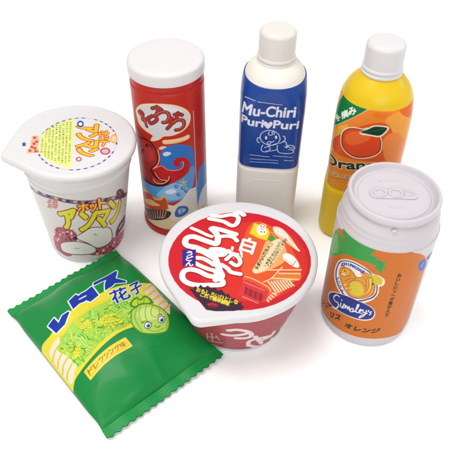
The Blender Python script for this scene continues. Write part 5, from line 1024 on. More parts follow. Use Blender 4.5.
ART["cup"]=[
 ("L","6a5a80",[(-41.9,80.1),(-33.1,80.9),(-14.3,84),(-1.9,82.7),(8.9,80.6),(20.3,78.2),(33.7,73.9),(55.4,61.7),(61.2,61.2)],4.6,1),
 ("L","8c3040",[(-40.8,80.8),(-42.1,78.6)],2.6,0),
 ("L","b8a8c0",[(-43.2,77.2),(-40.4,78.5)],2.6,0),
 ("L","30386a",[(-41.1,77.4),(-37.4,79.4)],2.6,0),
 ("L","a0606c",[(-36,80),(-33.8,80.7)],2.6,0),
 ("L","c8b8b8",[(-32.3,81.3),(-27.8,83)],2.6,0),
 ("L","8c3040",[(-26.1,83.6),(-22.8,84.2)],2.6,0),
 ("L","b8a8c0",[(-21.4,84.4),(-18.6,84.5)],2.6,0),
 ("L","30386a",[(-17.5,84.4),(-15,84.2)],2.6,0),
 ("L","a0606c",[(-13.8,84.2),(-11.6,84.2)],2.6,0),
 ("L","c8b8b8",[(-10.5,84.3),(-8.4,84)],2.6,0),
 ("L","8c3040",[(-7.5,83.8),(-5.4,83.6)],2.6,0),
 ("L","b8a8c0",[(-4.4,83.4),(-2.5,82.8)],2.6,0),
 ("L","30386a",[(-1.6,82.7),(0.3,82.5)],2.6,0),
 ("L","a0606c",[(1.2,82.5),(3,82.1)],2.6,0),
 ("L","c8b8b8",[(3.9,81.9),(5.7,81.5)],2.6,0),
 ("L","8c3040",[(6.6,81.3),(8.4,80.8)],2.6,0),
 ("L","b8a8c0",[(9.3,80.5),(11.2,80.3)],2.6,0),
 ("L","30386a",[(12,80.3),(13.9,80)],2.6,0),
 ("L","a0606c",[(14.8,79.7),(16.8,79.2)],2.6,0),
 ("L","c8b8b8",[(17.7,79),(19.7,78.3)],2.6,0),
 ("L","8c3040",[(20.6,78.1),(22.7,77.7)],2.6,0),
 ("L","b8a8c0",[(23.7,77.5),(25.9,76.9)],2.6,0),
 ("L","30386a",[(26.9,76.6),(29.2,75.8)],2.6,0),
 ("L","a0606c",[(30.4,75.4),(32.9,74.3)],2.6,0),
 ("L","c8b8b8",[(34.1,73.8),(36.7,72.8)],2.6,0),
 ("L","8c3040",[(38,72.3),(41,70.8)],2.6,0),
 ("L","b8a8c0",[(42.5,70.1),(46.1,68)],2.6,0),
 ("L","30386a",[(48.1,66.7),(53.4,63.2)],2.6,0),
 ("L","a0606c",[(56.2,61.1),(60.3,58.4)],2.6,0),
 ("L","c8b8b8",[(61,58.1),(59.7,60)],2.6,0),
 ("L","8c3040",[(60.5,59.7),(64,57.5)],2.6,0),
 ("L","b8a8c0",[(60,61.3),(62.5,60)],2.6,0),
 ("P","4a2434",[(49.3,66.1),(46.4,65.8),(42.8,67.6),(39.9,70.9),(38.4,74.6),(38.5,77.8),(40.4,79.1),(43.4,77.8),(46.9,73.9),(49.4,69.3)],1),
 ("L","b08088",[(46.9,68.7),(44.9,68.2),(42.4,69.6),(40.4,72.3),(39.7,75.1),(40.6,76.9),(42.6,76.7),(45.2,74.3),(47.1,71),(46.9,68.7)],0.5,1),
 ("L","d8a0a8",[(41,76.6),(44.9,69.9)],0.6,0),
 ("L","d8a0a8",[(44.6,74.1),(41.6,71.4)],0.6,0),
 ("P","b8546a",[(-21,41.6),(-9.8,48.4),(-0.8,43.9),(-0.8,33.5),(-9.7,9.9),(-23.7,8.1),(-30.9,14.4)],1),
 ("P","b8546a",[(16.1,28.8),(27.2,23.5),(41.6,22.1),(61.8,15.4),(57.8,2.5),(42.9,-0.3),(21.3,7),(8.6,13.3)],1),
 ("P","e8b8a8",[(-16.3,41.2),(-16.6,40.6),(-17.5,39.9),(-18.5,39.4),(-19.1,39.5),(-19.2,39.9),(-18.7,40.7),(-17.9,41.4),(-17,41.8),(-16.3,41.8)],1),
 ("P","f0e0d8",[(-10.4,40.1),(-11,39.3),(-11.6,39),(-12.2,39.1),(-12.3,39.8),(-12,40.7),(-11.4,41.5),(-10.7,42),(-10.3,41.7),(-10.2,41)],1),
 ("P","8a2438",[(-18.8,38.2),(-19.4,38),(-19.9,38.5),(-20.4,39.4),(-20.2,40.6),(-19.8,41.4),(-19.3,41.6),(-18.7,41.1),(-18.3,40.2),(-18.4,39)],1),
 ("P","8a2438",[(-17.7,36.8),(-18.6,36.1),(-19.2,36.3),(-19.3,37),(-18.9,38.2),(-18,39.2),(-17.1,39.8),(-16.5,39.6),(-16.5,38.7),(-16.8,37.8)],1),
 ("P","f0e0d8",[(-5.7,31.4),(-6.3,30.8),(-7.1,30.9),(-7.8,31.6),(-8,32.5),(-7.9,33.3),(-7.2,33.8),(-6.4,33.7),(-5.8,33.1),(-5.5,32.3)],1),
 ("P","d88a78",[(-18.1,37.2),(-19.2,36.6),(-19.9,36.6),(-19.7,37.4),(-19,38.5),(-17.9,39.4),(-17,39.8),(-16.3,39.8),(-16.4,39),(-17.1,37.9)],1),
 ("P","d88a78",[(-11.3,38.6),(-12.2,38.2),(-12.7,38.9),(-12.7,39.9),(-12.1,41.1),(-11.3,41.9),(-10.5,42.1),(-9.9,41.6),(-9.9,40.6),(-10.5,39.4)],1),
 ("P","6a1c34",[(-11.7,37.8),(-12.2,36.9),(-12.9,36.7),(-13.5,36.6),(-13.7,37.2),(-13.5,38.2),(-12.9,39),(-12.2,39.5),(-11.6,39.3),(-11.4,38.7)],1),
 ("P","f0e0d8",[(-19.7,28.4),(-20.4,27.3),(-21.4,26.4),(-22,26.4),(-21.9,27.2),(-21.4,28.4),(-20.5,29.6),(-19.7,30.3),(-19.2,30.2),(-19.2,29.5)],1),
 ("P","d88a78",[(-11.3,37.4),(-11.7,36.4),(-12.4,35.7),(-13,35.5),(-13.2,36.1),(-13.1,37.1),(-12.7,38),(-12,38.8),(-11.4,39),(-11.2,38.3)],1),
 ("P","e8b8a8",[(-4.7,35.5),(-5.3,35.2),(-5.7,35.6),(-5.7,36.5),(-5.6,37.2),(-5.1,37.8),(-4.5,38.1),(-4.1,37.7),(-4,36.8),(-4.2,36.1)],1),
 ("P","d88a78",[(-16.8,33.6),(-17.2,33),(-17.9,32.6),(-18.5,32.5),(-18.7,32.9),(-18.6,33.5),(-18,34.3),(-17.4,34.7),(-16.9,34.6),(-16.6,34.2)],1),
 ("P","8a2438",[(-7.1,36),(-7.8,34.9),(-8.5,34.3),(-8.9,34.7),(-8.9,35.6),(-8.5,36.6),(-7.8,37.7),(-7.1,38.3),(-6.7,38),(-6.7,37)],1),
 ("P","f0e0d8",[(-25.1,30.6),(-26.6,29.7),(-27.7,29.6),(-27.9,30.7),(-27,32.5),(-25.4,34.4),(-24,35.3),(-23,35.2),(-23,34),(-23.7,32.3)],1),
 ("P","d88a78",[(-2.1,45.4),(-2.5,45.4),(-2.9,45.7),(-3.2,46.4),(-3,47.3),(-2.8,47.7),(-2.3,48),(-1.9,47.6),(-1.7,46.7),(-1.8,46)],1),
 ("P","f0e0d8",[(-6,31.8),(-6.4,31.4),(-7,31.5),(-7.4,31.9),(-7.5,32.6),(-7.2,33.4),(-6.7,33.8),(-6.2,33.7),(-5.8,33.3),(-5.7,32.4)],1),
 ("P","8a2438",[(-20.4,34.8),(-20.7,34.3),(-21.7,33.4),(-22.7,32.9),(-23.4,32.8),(-23.4,33.4),(-22.9,34.2),(-22,34.9),(-21,35.4),(-20.4,35.4)],1),
 ("P","d88a78",[(-21.7,26.5),(-22.9,25.4),(-24.3,25),(-25.3,25.2),(-25.5,26.2),(-24.9,27.6),(-23.6,28.7),(-22.3,29.1),(-21.4,28.7),(-21.2,27.7)],1),
 ("P","f0e0d8",[(-21.7,25.5),(-22.3,24.8),(-23.1,24.1),(-23.9,23.8),(-24.3,24),(-24,24.8),(-23.4,25.6),(-22.6,26.2),(-21.9,26.5),(-21.6,26.2)],1),
 ("P","f0e0d8",[(-7.2,42.9),(-7.8,42.2),(-8.5,42),(-9.1,42.4),(-9.4,43.1),(-9.1,44.1),(-8.4,44.9),(-7.7,45.1),(-7.1,44.7),(-7,43.8)],1),
 ("P","d88a78",[(-29.7,20.1),(-30.8,19.7),(-31.1,20.5),(-30.3,22.4),(-28.9,24.3),(-27.6,25.6),(-26.7,25.8),(-26.4,25),(-27.1,23.3),(-28.4,21.4)],1),
 ("P","e8b8a8",[(-11.8,40),(-12.4,39.5),(-13.1,39.4),(-13.6,39.8),(-13.6,40.7),(-13.4,41.4),(-12.8,41.9),(-12.1,42),(-11.6,41.5),(-11.6,40.6)],1),
 ("P","8a2438",[(-8.6,38.5),(-9,37.9),(-9.7,37.7),(-10.3,38.1),(-10.7,38.5),(-10.6,39.1),(-10.2,39.7),(-9.6,39.7),(-8.9,39.5),(-8.5,39.1)],1),
 ("P","8a2438",[(-17,38.5),(-17.6,38),(-18.4,37.6),(-19.1,37.6),(-19.3,38.3),(-19,39.2),(-18.4,39.9),(-17.5,40.3),(-16.9,40.1),(-16.7,39.4)],1),
 ("P","f0e0d8",[(-4.6,39.4),(-5.1,39.7),(-5.4,40.7),(-5.3,42),(-4.9,43.3),(-4.4,43.9),(-3.8,43.8),(-3.5,42.8),(-3.7,41.3),(-4.1,40)],1),
 ("P","f0e0d8",[(-9.6,32.5),(-10,31.9),(-10.7,31.7),(-11.5,31.8),(-11.9,32.3),(-11.8,32.9),(-11.4,33.5),(-10.7,33.7),(-10,33.6),(-9.5,33.2)],1),
 ("P","8a2438",[(-6.3,30.8),(-7.1,30.6),(-7.5,31),(-7.6,31.9),(-7.2,32.8),(-6.5,33.5),(-5.8,33.7),(-5.3,33.3),(-5.3,32.4),(-5.7,31.4)],1),
 ("P","6a1c34",[(-11.1,30.9),(-11.8,30.6),(-12.4,30.8),(-12.4,31.7),(-11.9,32.6),(-11.1,33.4),(-10.2,33.9),(-9.7,33.5),(-9.7,32.8),(-10.2,31.7)],1),
 ("P","e8b8a8",[(-16.7,35.5),(-17.7,35.2),(-18.1,35.6),(-18,36.2),(-17.2,37.3),(-16.2,38),(-15.2,38.3),(-14.8,37.9),(-14.9,37.2),(-15.7,36.2)],1),
 ("P","6a1c34",[(-7.8,44.2),(-8.6,43.6),(-9.2,43.7),(-9.3,44.3),(-8.9,45.3),(-8.2,46.2),(-7.4,46.7),(-6.8,46.6),(-6.7,46),(-7,45.1)],1),
 ("P","e8b8a8",[(-23.3,35),(-24.4,34.5),(-24.8,35),(-24.6,36.3),(-23.6,37.8),(-22.4,38.9),(-21.5,39.2),(-21,38.6),(-21.3,37.4),(-22.1,36.1)],1),
 ("P","8a2438",[(-16.8,42.4),(-17.4,41.2),(-18.2,40.2),(-18.8,40.1),(-18.9,40.8),(-18.6,41.9),(-17.9,43.3),(-17.2,44.1),(-16.6,44.2),(-16.5,43.5)],1),
 ("P","8a2438",[(-6.3,33.4),(-6.9,32.5),(-7.7,31.9),(-8.5,32),(-8.7,33),(-8.5,34),(-7.8,35.1),(-7,35.7),(-6.4,35.4),(-6,34.6)],1),
 ("P","6a1c34",[(-8,39.3),(-8.7,38.8),(-9.5,39),(-10,39.7),(-9.9,40.9),(-9.5,41.8),(-8.9,42.1),(-8.2,42),(-7.7,41.2),(-7.6,40.2)],1),
 ("P","6a1c34",[(18,13.6),(17.6,13.1),(17.1,12.9),(16.7,13.4),(16.6,14),(16.7,15),(17.1,15.4),(17.6,15.4),(18,15.1),(18.2,14.3)],1),
 ("P","f0e0d8",[(45,13.7),(44.5,13.4),(43.2,14),(41.6,15.3),(40.6,16.5),(40,17.8),(40.5,18.1),(41.6,17.7),(43,16.6),(44.4,15)],1),
 ("P","f0e0d8",[(48.6,-0.8),(46.8,-0.8),(46,-0.3),(45.2,0.7),(43.9,2.5),(43.5,3.6),(44.4,3.6),(46.2,2.2),(48.4,0.1),(49.2,-1)],1),
 ("P","e8c8b8",[(59.8,-0.1),(57.8,1),(59.7,-0.9),(54.9,3.3),(52.2,6),(51.4,7.4),(52.4,7.2),(55.1,5.3),(60.4,0.8),(58.1,2.1)],1),
 ("P","d88a78",[(48.7,-0.4),(48.5,-0.1),(50,-0.7),(49.5,0.6),(49.8,1.2),(51.2,0.6),(51.3,0.3),(51.4,-0.3),(50.4,-0.4),(49.9,-0.9)],1),
 ("P","8a2438",[(44.3,12.8),(43.1,13.3),(41.7,14.6),(40.7,16),(40.5,17.2),(40.9,17.8),(42.1,17.3),(43.3,16.2),(44.4,14.7),(44.9,13.3)],1),
 ("P","d88a78",[(21,4.9),(20.6,4.5),(19.7,4.8),(18.8,5.6),(18.2,6.4),(18,7.1),(18.4,7.5),(19.3,7.2),(20.2,6.6),(20.9,5.6)],1),
 ("P","6a1c34",[(33.6,10.3),(33,10.3),(32,11),(30.7,12.2),(29.9,13.4),(29.7,14),(30.1,14.2),(31.2,13.5),(32.4,12.3),(33.3,11.2)],1),
 ("P","f0e0d8",[(38.3,13.8),(37.5,14),(36.4,14.9),(35.7,16.1),(35.6,17),(35.9,17.6),(36.7,17.5),(37.8,16.5),(38.5,15.4),(38.8,14.2)],1),
 ("P","d88a78",[(18.5,9.8),(17.8,10.2),(17.5,11.1),(17.5,12),(17.9,12.5),(18.6,12.5),(19.3,12),(19.7,11),(19.7,10.3),(19.2,9.8)],1),
 ("P","6a1c34",[(36.9,3.7),(35.9,4.7),(35.3,6.1),(35,7.5),(35.3,8.4),(36.1,8.3),(37,7.5),(37.7,6),(38,4.5),(37.7,3.6)],1),
 ("P","6a1c34",[(45.5,3.4),(44.4,3.9),(42.9,5.3),(41.6,7),(41.1,8.4),(41.3,9.2),(42.4,8.7),(43.8,7.3),(45.2,5.6),(45.9,4)],1),
 ("P","d88a78",[(21.3,0.5),(20.6,0.5),(19.8,1.2),(19,2.5),(18.6,3.7),(18.8,4.4),(19.3,4.6),(20.2,3.9),(21,2.6),(21.4,1.2)],1),
 ("P","6a1c34",[(36.6,4.9),(35.9,4.7),(35,5.2),(34.5,5.9),(34.3,6.8),(34.7,7.4),(35.3,7.7),(36.2,7.3),(36.9,6.4),(37,5.5)],1),
 ("P","6a1c34",[(35.5,9.6),(34.8,10.1),(34,11.3),(33.3,12.8),(33.1,14),(33.3,14.5),(34,14),(34.8,12.8),(35.5,11.2),(35.9,9.9)],1),
 ("P","d88a78",[(53,5.2),(52.4,5.1),(51.1,5.8),(49.4,7.2),(48.2,8.6),(47.7,9.7),(48.1,10),(49.2,9.5),(50.9,8),(52.3,6.4)],1),
 ("P","f0e0d8",[(16.3,-0.5),(15.5,-0.7),(15,-0.3),(14.9,-0.5),(15.4,-0.4),(16.1,-0.2),(16.8,-0.6),(17.3,-0.4),(17.4,-1),(17,-0.4)],1),
 ("P","e8c8b8",[(22.1,5.1),(21.7,4.3),(20.9,4.2),(20.1,4.6),(19.5,5.7),(19.4,6.9),(19.8,7.7),(20.5,8),(21.4,7.4),(21.9,6.4)],1),
 ("P","8a2438",[(48.4,-0.3),(47.8,-0.4),(48,-0.9),(47.5,-1),(49.3,-0.9),(48.7,-0.3),(49.2,-0.7),(51.1,-0.9),(49.8,0.2),(49.6,-0.7)],1),
 ("P","d88a78",[(36.7,0.9),(35.6,1.9),(34.8,3.4),(34.5,4.9),(35,5.6),(35.7,5.6),(36.8,4.7),(37.6,3.2),(37.9,1.7),(37.4,1)],1),
 ("P","8a2438",[(24.1,7.3),(23.6,7.1),(23,7.5),(22.5,8.2),(22.2,8.8),(22.3,9.5),(22.8,9.7),(23.3,9.6),(23.9,8.9),(24.2,8)],1),
 ("P","e8c8b8",[(38.2,-0.8),(36.7,-0.8),(35.5,-0.6),(35.3,-0),(34.9,1.1),(35.1,2.2),(35.9,2.4),(37,1.7),(37.9,0.7),(38.4,-0.7)],1),
 ("P","d88a78",[(30.1,6.5),(29.3,6.8),(28.7,7.4),(28.4,8.3),(28.6,9),(29.2,9),(29.9,8.8),(30.5,8.1),(30.8,7.3),(30.6,6.8)],1),
 ("P","e8c8b8",[(37.8,10.1),(37.4,9.8),(36.4,10.2),(35.3,11.1),(34.4,12.2),(34.2,13),(34.6,13.3),(35.5,12.9),(36.6,12),(37.5,10.9)],1),
 ("P","d88a78",[(51.7,0.3),(51.9,-0.9),(50,0.3),(50.2,-0.6),(48.1,-0.8),(49,-0.8),(49.8,-0.9),(50.2,-0.9),(52.9,-0.9),(52.3,0.1)],1),
 ("P","e8c8b8",[(25.6,12),(25.1,11.4),(24.1,11.6),(23.2,12.5),(22.5,13.5),(22.5,14.5),(23,15.1),(23.8,15.1),(24.8,14.2),(25.5,13)],1),
 ("P","f0e0d8",[(23.7,10.7),(23,10.8),(22.4,11.2),(22.2,12),(22.4,12.5),(23,13),(23.7,12.8),(24.3,12.4),(24.6,11.6),(24.3,11)],1),
 ("P","d88a78",[(33.9,0.1),(33.1,0.6),(32.7,1.1),(32.4,1.9),(32.6,2.3),(33.1,2.3),(33.8,2),(34.3,1.4),(34.6,0.6),(34.4,0.1)],1),
 ("P","f0e0d8",[(21.8,-1),(21.4,-0.7),(21.1,0),(21.1,0.7),(21.4,1.1),(21.9,1.1),(22.3,0.6),(22.6,0),(22.5,-0.6),(21.6,-0.7)],1),
 ("P","8a2438",[(24.6,-0.3),(23.8,0.6),(23.4,1.7),(23.4,2.8),(23.8,3.6),(24.5,3.6),(25.2,3),(25.7,1.8),(25.8,0.6),(25.4,-0.2)],1),
 ("P","6a1c34",[(49.8,-0.6),(48.8,0.4),(47.8,1.8),(47.5,2.9),(47.7,3.4),(48.6,3),(49.6,2.1),(50.7,0.5),(51.1,-0.6),(49.3,0.1)],1),
 ("P","8a2438",[(22.3,8.1),(21.9,7.6),(21.1,7.6),(20.1,8.2),(19.5,9),(19.3,9.9),(19.6,10.6),(20.5,10.6),(21.4,10),(22.1,9.1)],1),
 ("P","d88a78",[(21.8,-0.3),(21.2,-0.6),(20.5,-0.4),(19.9,0.3),(19.5,1.4),(19.7,2.1),(20.2,2.6),(20.9,2.3),(21.6,1.6),(21.9,0.5)],1),
 ("P","f0e0d8",[(28.7,13.4),(28.2,13.8),(27.8,14.8),(27.7,15.8),(27.9,16.3),(28.3,16.5),(28.7,16.1),(29.1,15.3),(29.2,14.3),(29.1,13.6)],1),
 ("P","8a2438",[(16.6,-0.4),(16.1,-0.5),(15.7,-0.9),(15.4,-0.3),(15.4,-0.4),(15.7,-0.6),(16.1,-0.5),(16.6,-1),(16.9,-0.9),(16.9,-0.8)],1),
 ("P","f0e0d8",[(17.8,9.9),(17.4,9.1),(16.7,9.1),(16.1,9.6),(15.7,10.5),(15.8,11.4),(16.2,12),(16.9,12.1),(17.5,11.7),(17.9,10.6)],1),
 ("P","e8c8b8",[(44.5,-0.1),(44.3,-0.6),(43.9,-0.5),(43.7,-0.7),(44.4,-0.5),(44.8,-0.3),(45.8,-0.9),(46,-0.7),(46.1,-1),(45.7,-0.9)],1),
 ("P","d88a78",[(21.8,6.9),(21.1,7.3),(20.7,8.1),(20.6,9),(21,9.5),(21.6,9.5),(22.3,9.2),(22.7,8.4),(22.8,7.7),(22.5,6.9)],1),
 ("P","8a2438",[(35.9,15.9),(35,16.3),(34.2,17.1),(33.8,17.9),(34,18.6),(34.7,18.8),(35.6,18.4),(36.4,17.6),(36.8,16.8),(36.6,16.1)],1),
 ("P","d88a78",[(26.7,0.1),(26.2,0.1),(25.3,0.6),(24.4,1.5),(23.7,2.6),(23.7,3.2),(24.1,3.4),(25,2.9),(25.9,2),(26.6,1)],1),
 ("P","7a5a58",[(-0.9,37.7),(4.6,43),(13.2,48.6),(23,45.7),(30.9,40.1),(34.3,31.6),(34.3,21.2),(27.1,17.2),(17,18.7),(8.6,27.6),(0.6,33.6)],1),
 ("P","eeeae2",[(-0.2,37.7),(5.2,42.1),(13.4,47.4),(23,44.6),(30.2,39.5),(33.1,32.1),(33.1,22.4),(26.3,19),(17,20.1),(9,28.9),(1,34.5)],1),
 ("P","7a5a58",[(-21.3,20.5),(-14.3,27.7),(-2.6,31.6),(7.2,28.9),(14.8,21.8),(16.4,15.2),(11.6,12.2),(-1,11.9),(-12.9,11.1),(-21.4,11.7)],1),
 ("P","f0ece4",[(-20.1,20.7),(-14,26.7),(-2.7,30.6),(6.8,27.9),(14,21.3),(15.4,15.8),(11.4,13.4),(-0.8,13.2),(-12.3,12.4),(-19.8,13.4)],1),
 ("L","8a6a66",[(14.5,37.4),(16.5,39.3),(16.9,36.6),(18.9,37.5)],0.5,1),
 ("L","8a6a66",[(-6,20.2),(-2.8,22.5),(-2.6,20.3),(0.4,21.9)],0.5,1),
 ("P","3a2030",[(0.3,35.7),(-0.3,34.4),(-1.6,33.5),(-3.1,33.3),(-4.1,33.9),(-4.4,35.2),(-3.7,36.5),(-2.4,37.4),(-0.9,37.7),(0,36.8)],1),
 ("T","ア",[(-9.8,46.8),(3.2,53.8),(-10.8,66.3)],[('5a1420', 2.7), ('c02418', 2.2)]),
 ("T","ン",[(4.6,45.6),(17,47.7),(6.1,67.8)],[('5a1420', 2.7), ('c02418', 2.2)]),
 ("T","マ",[(17.5,46.7),(30,43.1),(18.7,66.4)],[('5a1420', 2.7), ('c02418', 2.2)]),
 ("T","ン",[(32.7,44.6),(45.7,41.3),(30.4,72.4)],[('5a1420', 2.7), ('c02418', 2.2)]),
 ("T","ホ",[(4.8,69.5),(12.9,69.9),(5.5,78.9)],[('5a1420', 1.7), ('c02418', 1.25)]),
 ("T","ッ",[(14.4,67.9),(19.5,67.2),(14.6,77)],[('5a1420', 1.7), ('c02418', 1.25)]),
 ("T","ト",[(21.8,68.4),(28,67.4),(21.4,80.6)],[('5a1420', 1.7), ('c02418', 1.25)]),
 ("T","ア",[(-9.8,46.8),(3.2,53.8),(-10.8,66.3)],[('dfe03c', 1.5)]),
 ("T","ン",[(4.6,45.6),(17,47.7),(6.1,67.8)],[('dfe03c', 1.5)]),
 ("T","マ",[(17.5,46.7),(30,43.1),(18.7,66.4)],[('dfe03c', 1.5)]),
 ("T","ン",[(32.7,44.6),(45.7,41.3),(30.4,72.4)],[('dfe03c', 1.5)]),
 ("T","ホ",[(4.8,69.5),(12.9,69.9),(5.5,78.9)],[('f0c850', 0.45)]),
 ("T","ッ",[(14.4,67.9),(19.5,67.2),(14.6,77)],[('f0c850', 0.45)]),
 ("T","ト",[(21.8,68.4),(28,67.4),(21.4,80.6)],[('f0c850', 0.45)]),
 ("P","5a1428",[(38.7,25.3),(41.1,32.7),(47.5,36.5),(57.8,35.5),(61.8,23.4),(48.8,23.4),(40.4,21.9)],1),
 ("P","e8b8b8",[(43.7,29.6),(49.6,31.8),(51.2,30.1),(45,27.6)],1),
 ("T","本格",[(-20.6,74),(-10.7,76.6),(-17.4,81.1)],[('c87a74', 0.25)]),
 ("T","旨味",[(-21.5,67.9),(-11.6,71.3),(-18.7,74.5)],[('c87a74', 0.25)]),
]

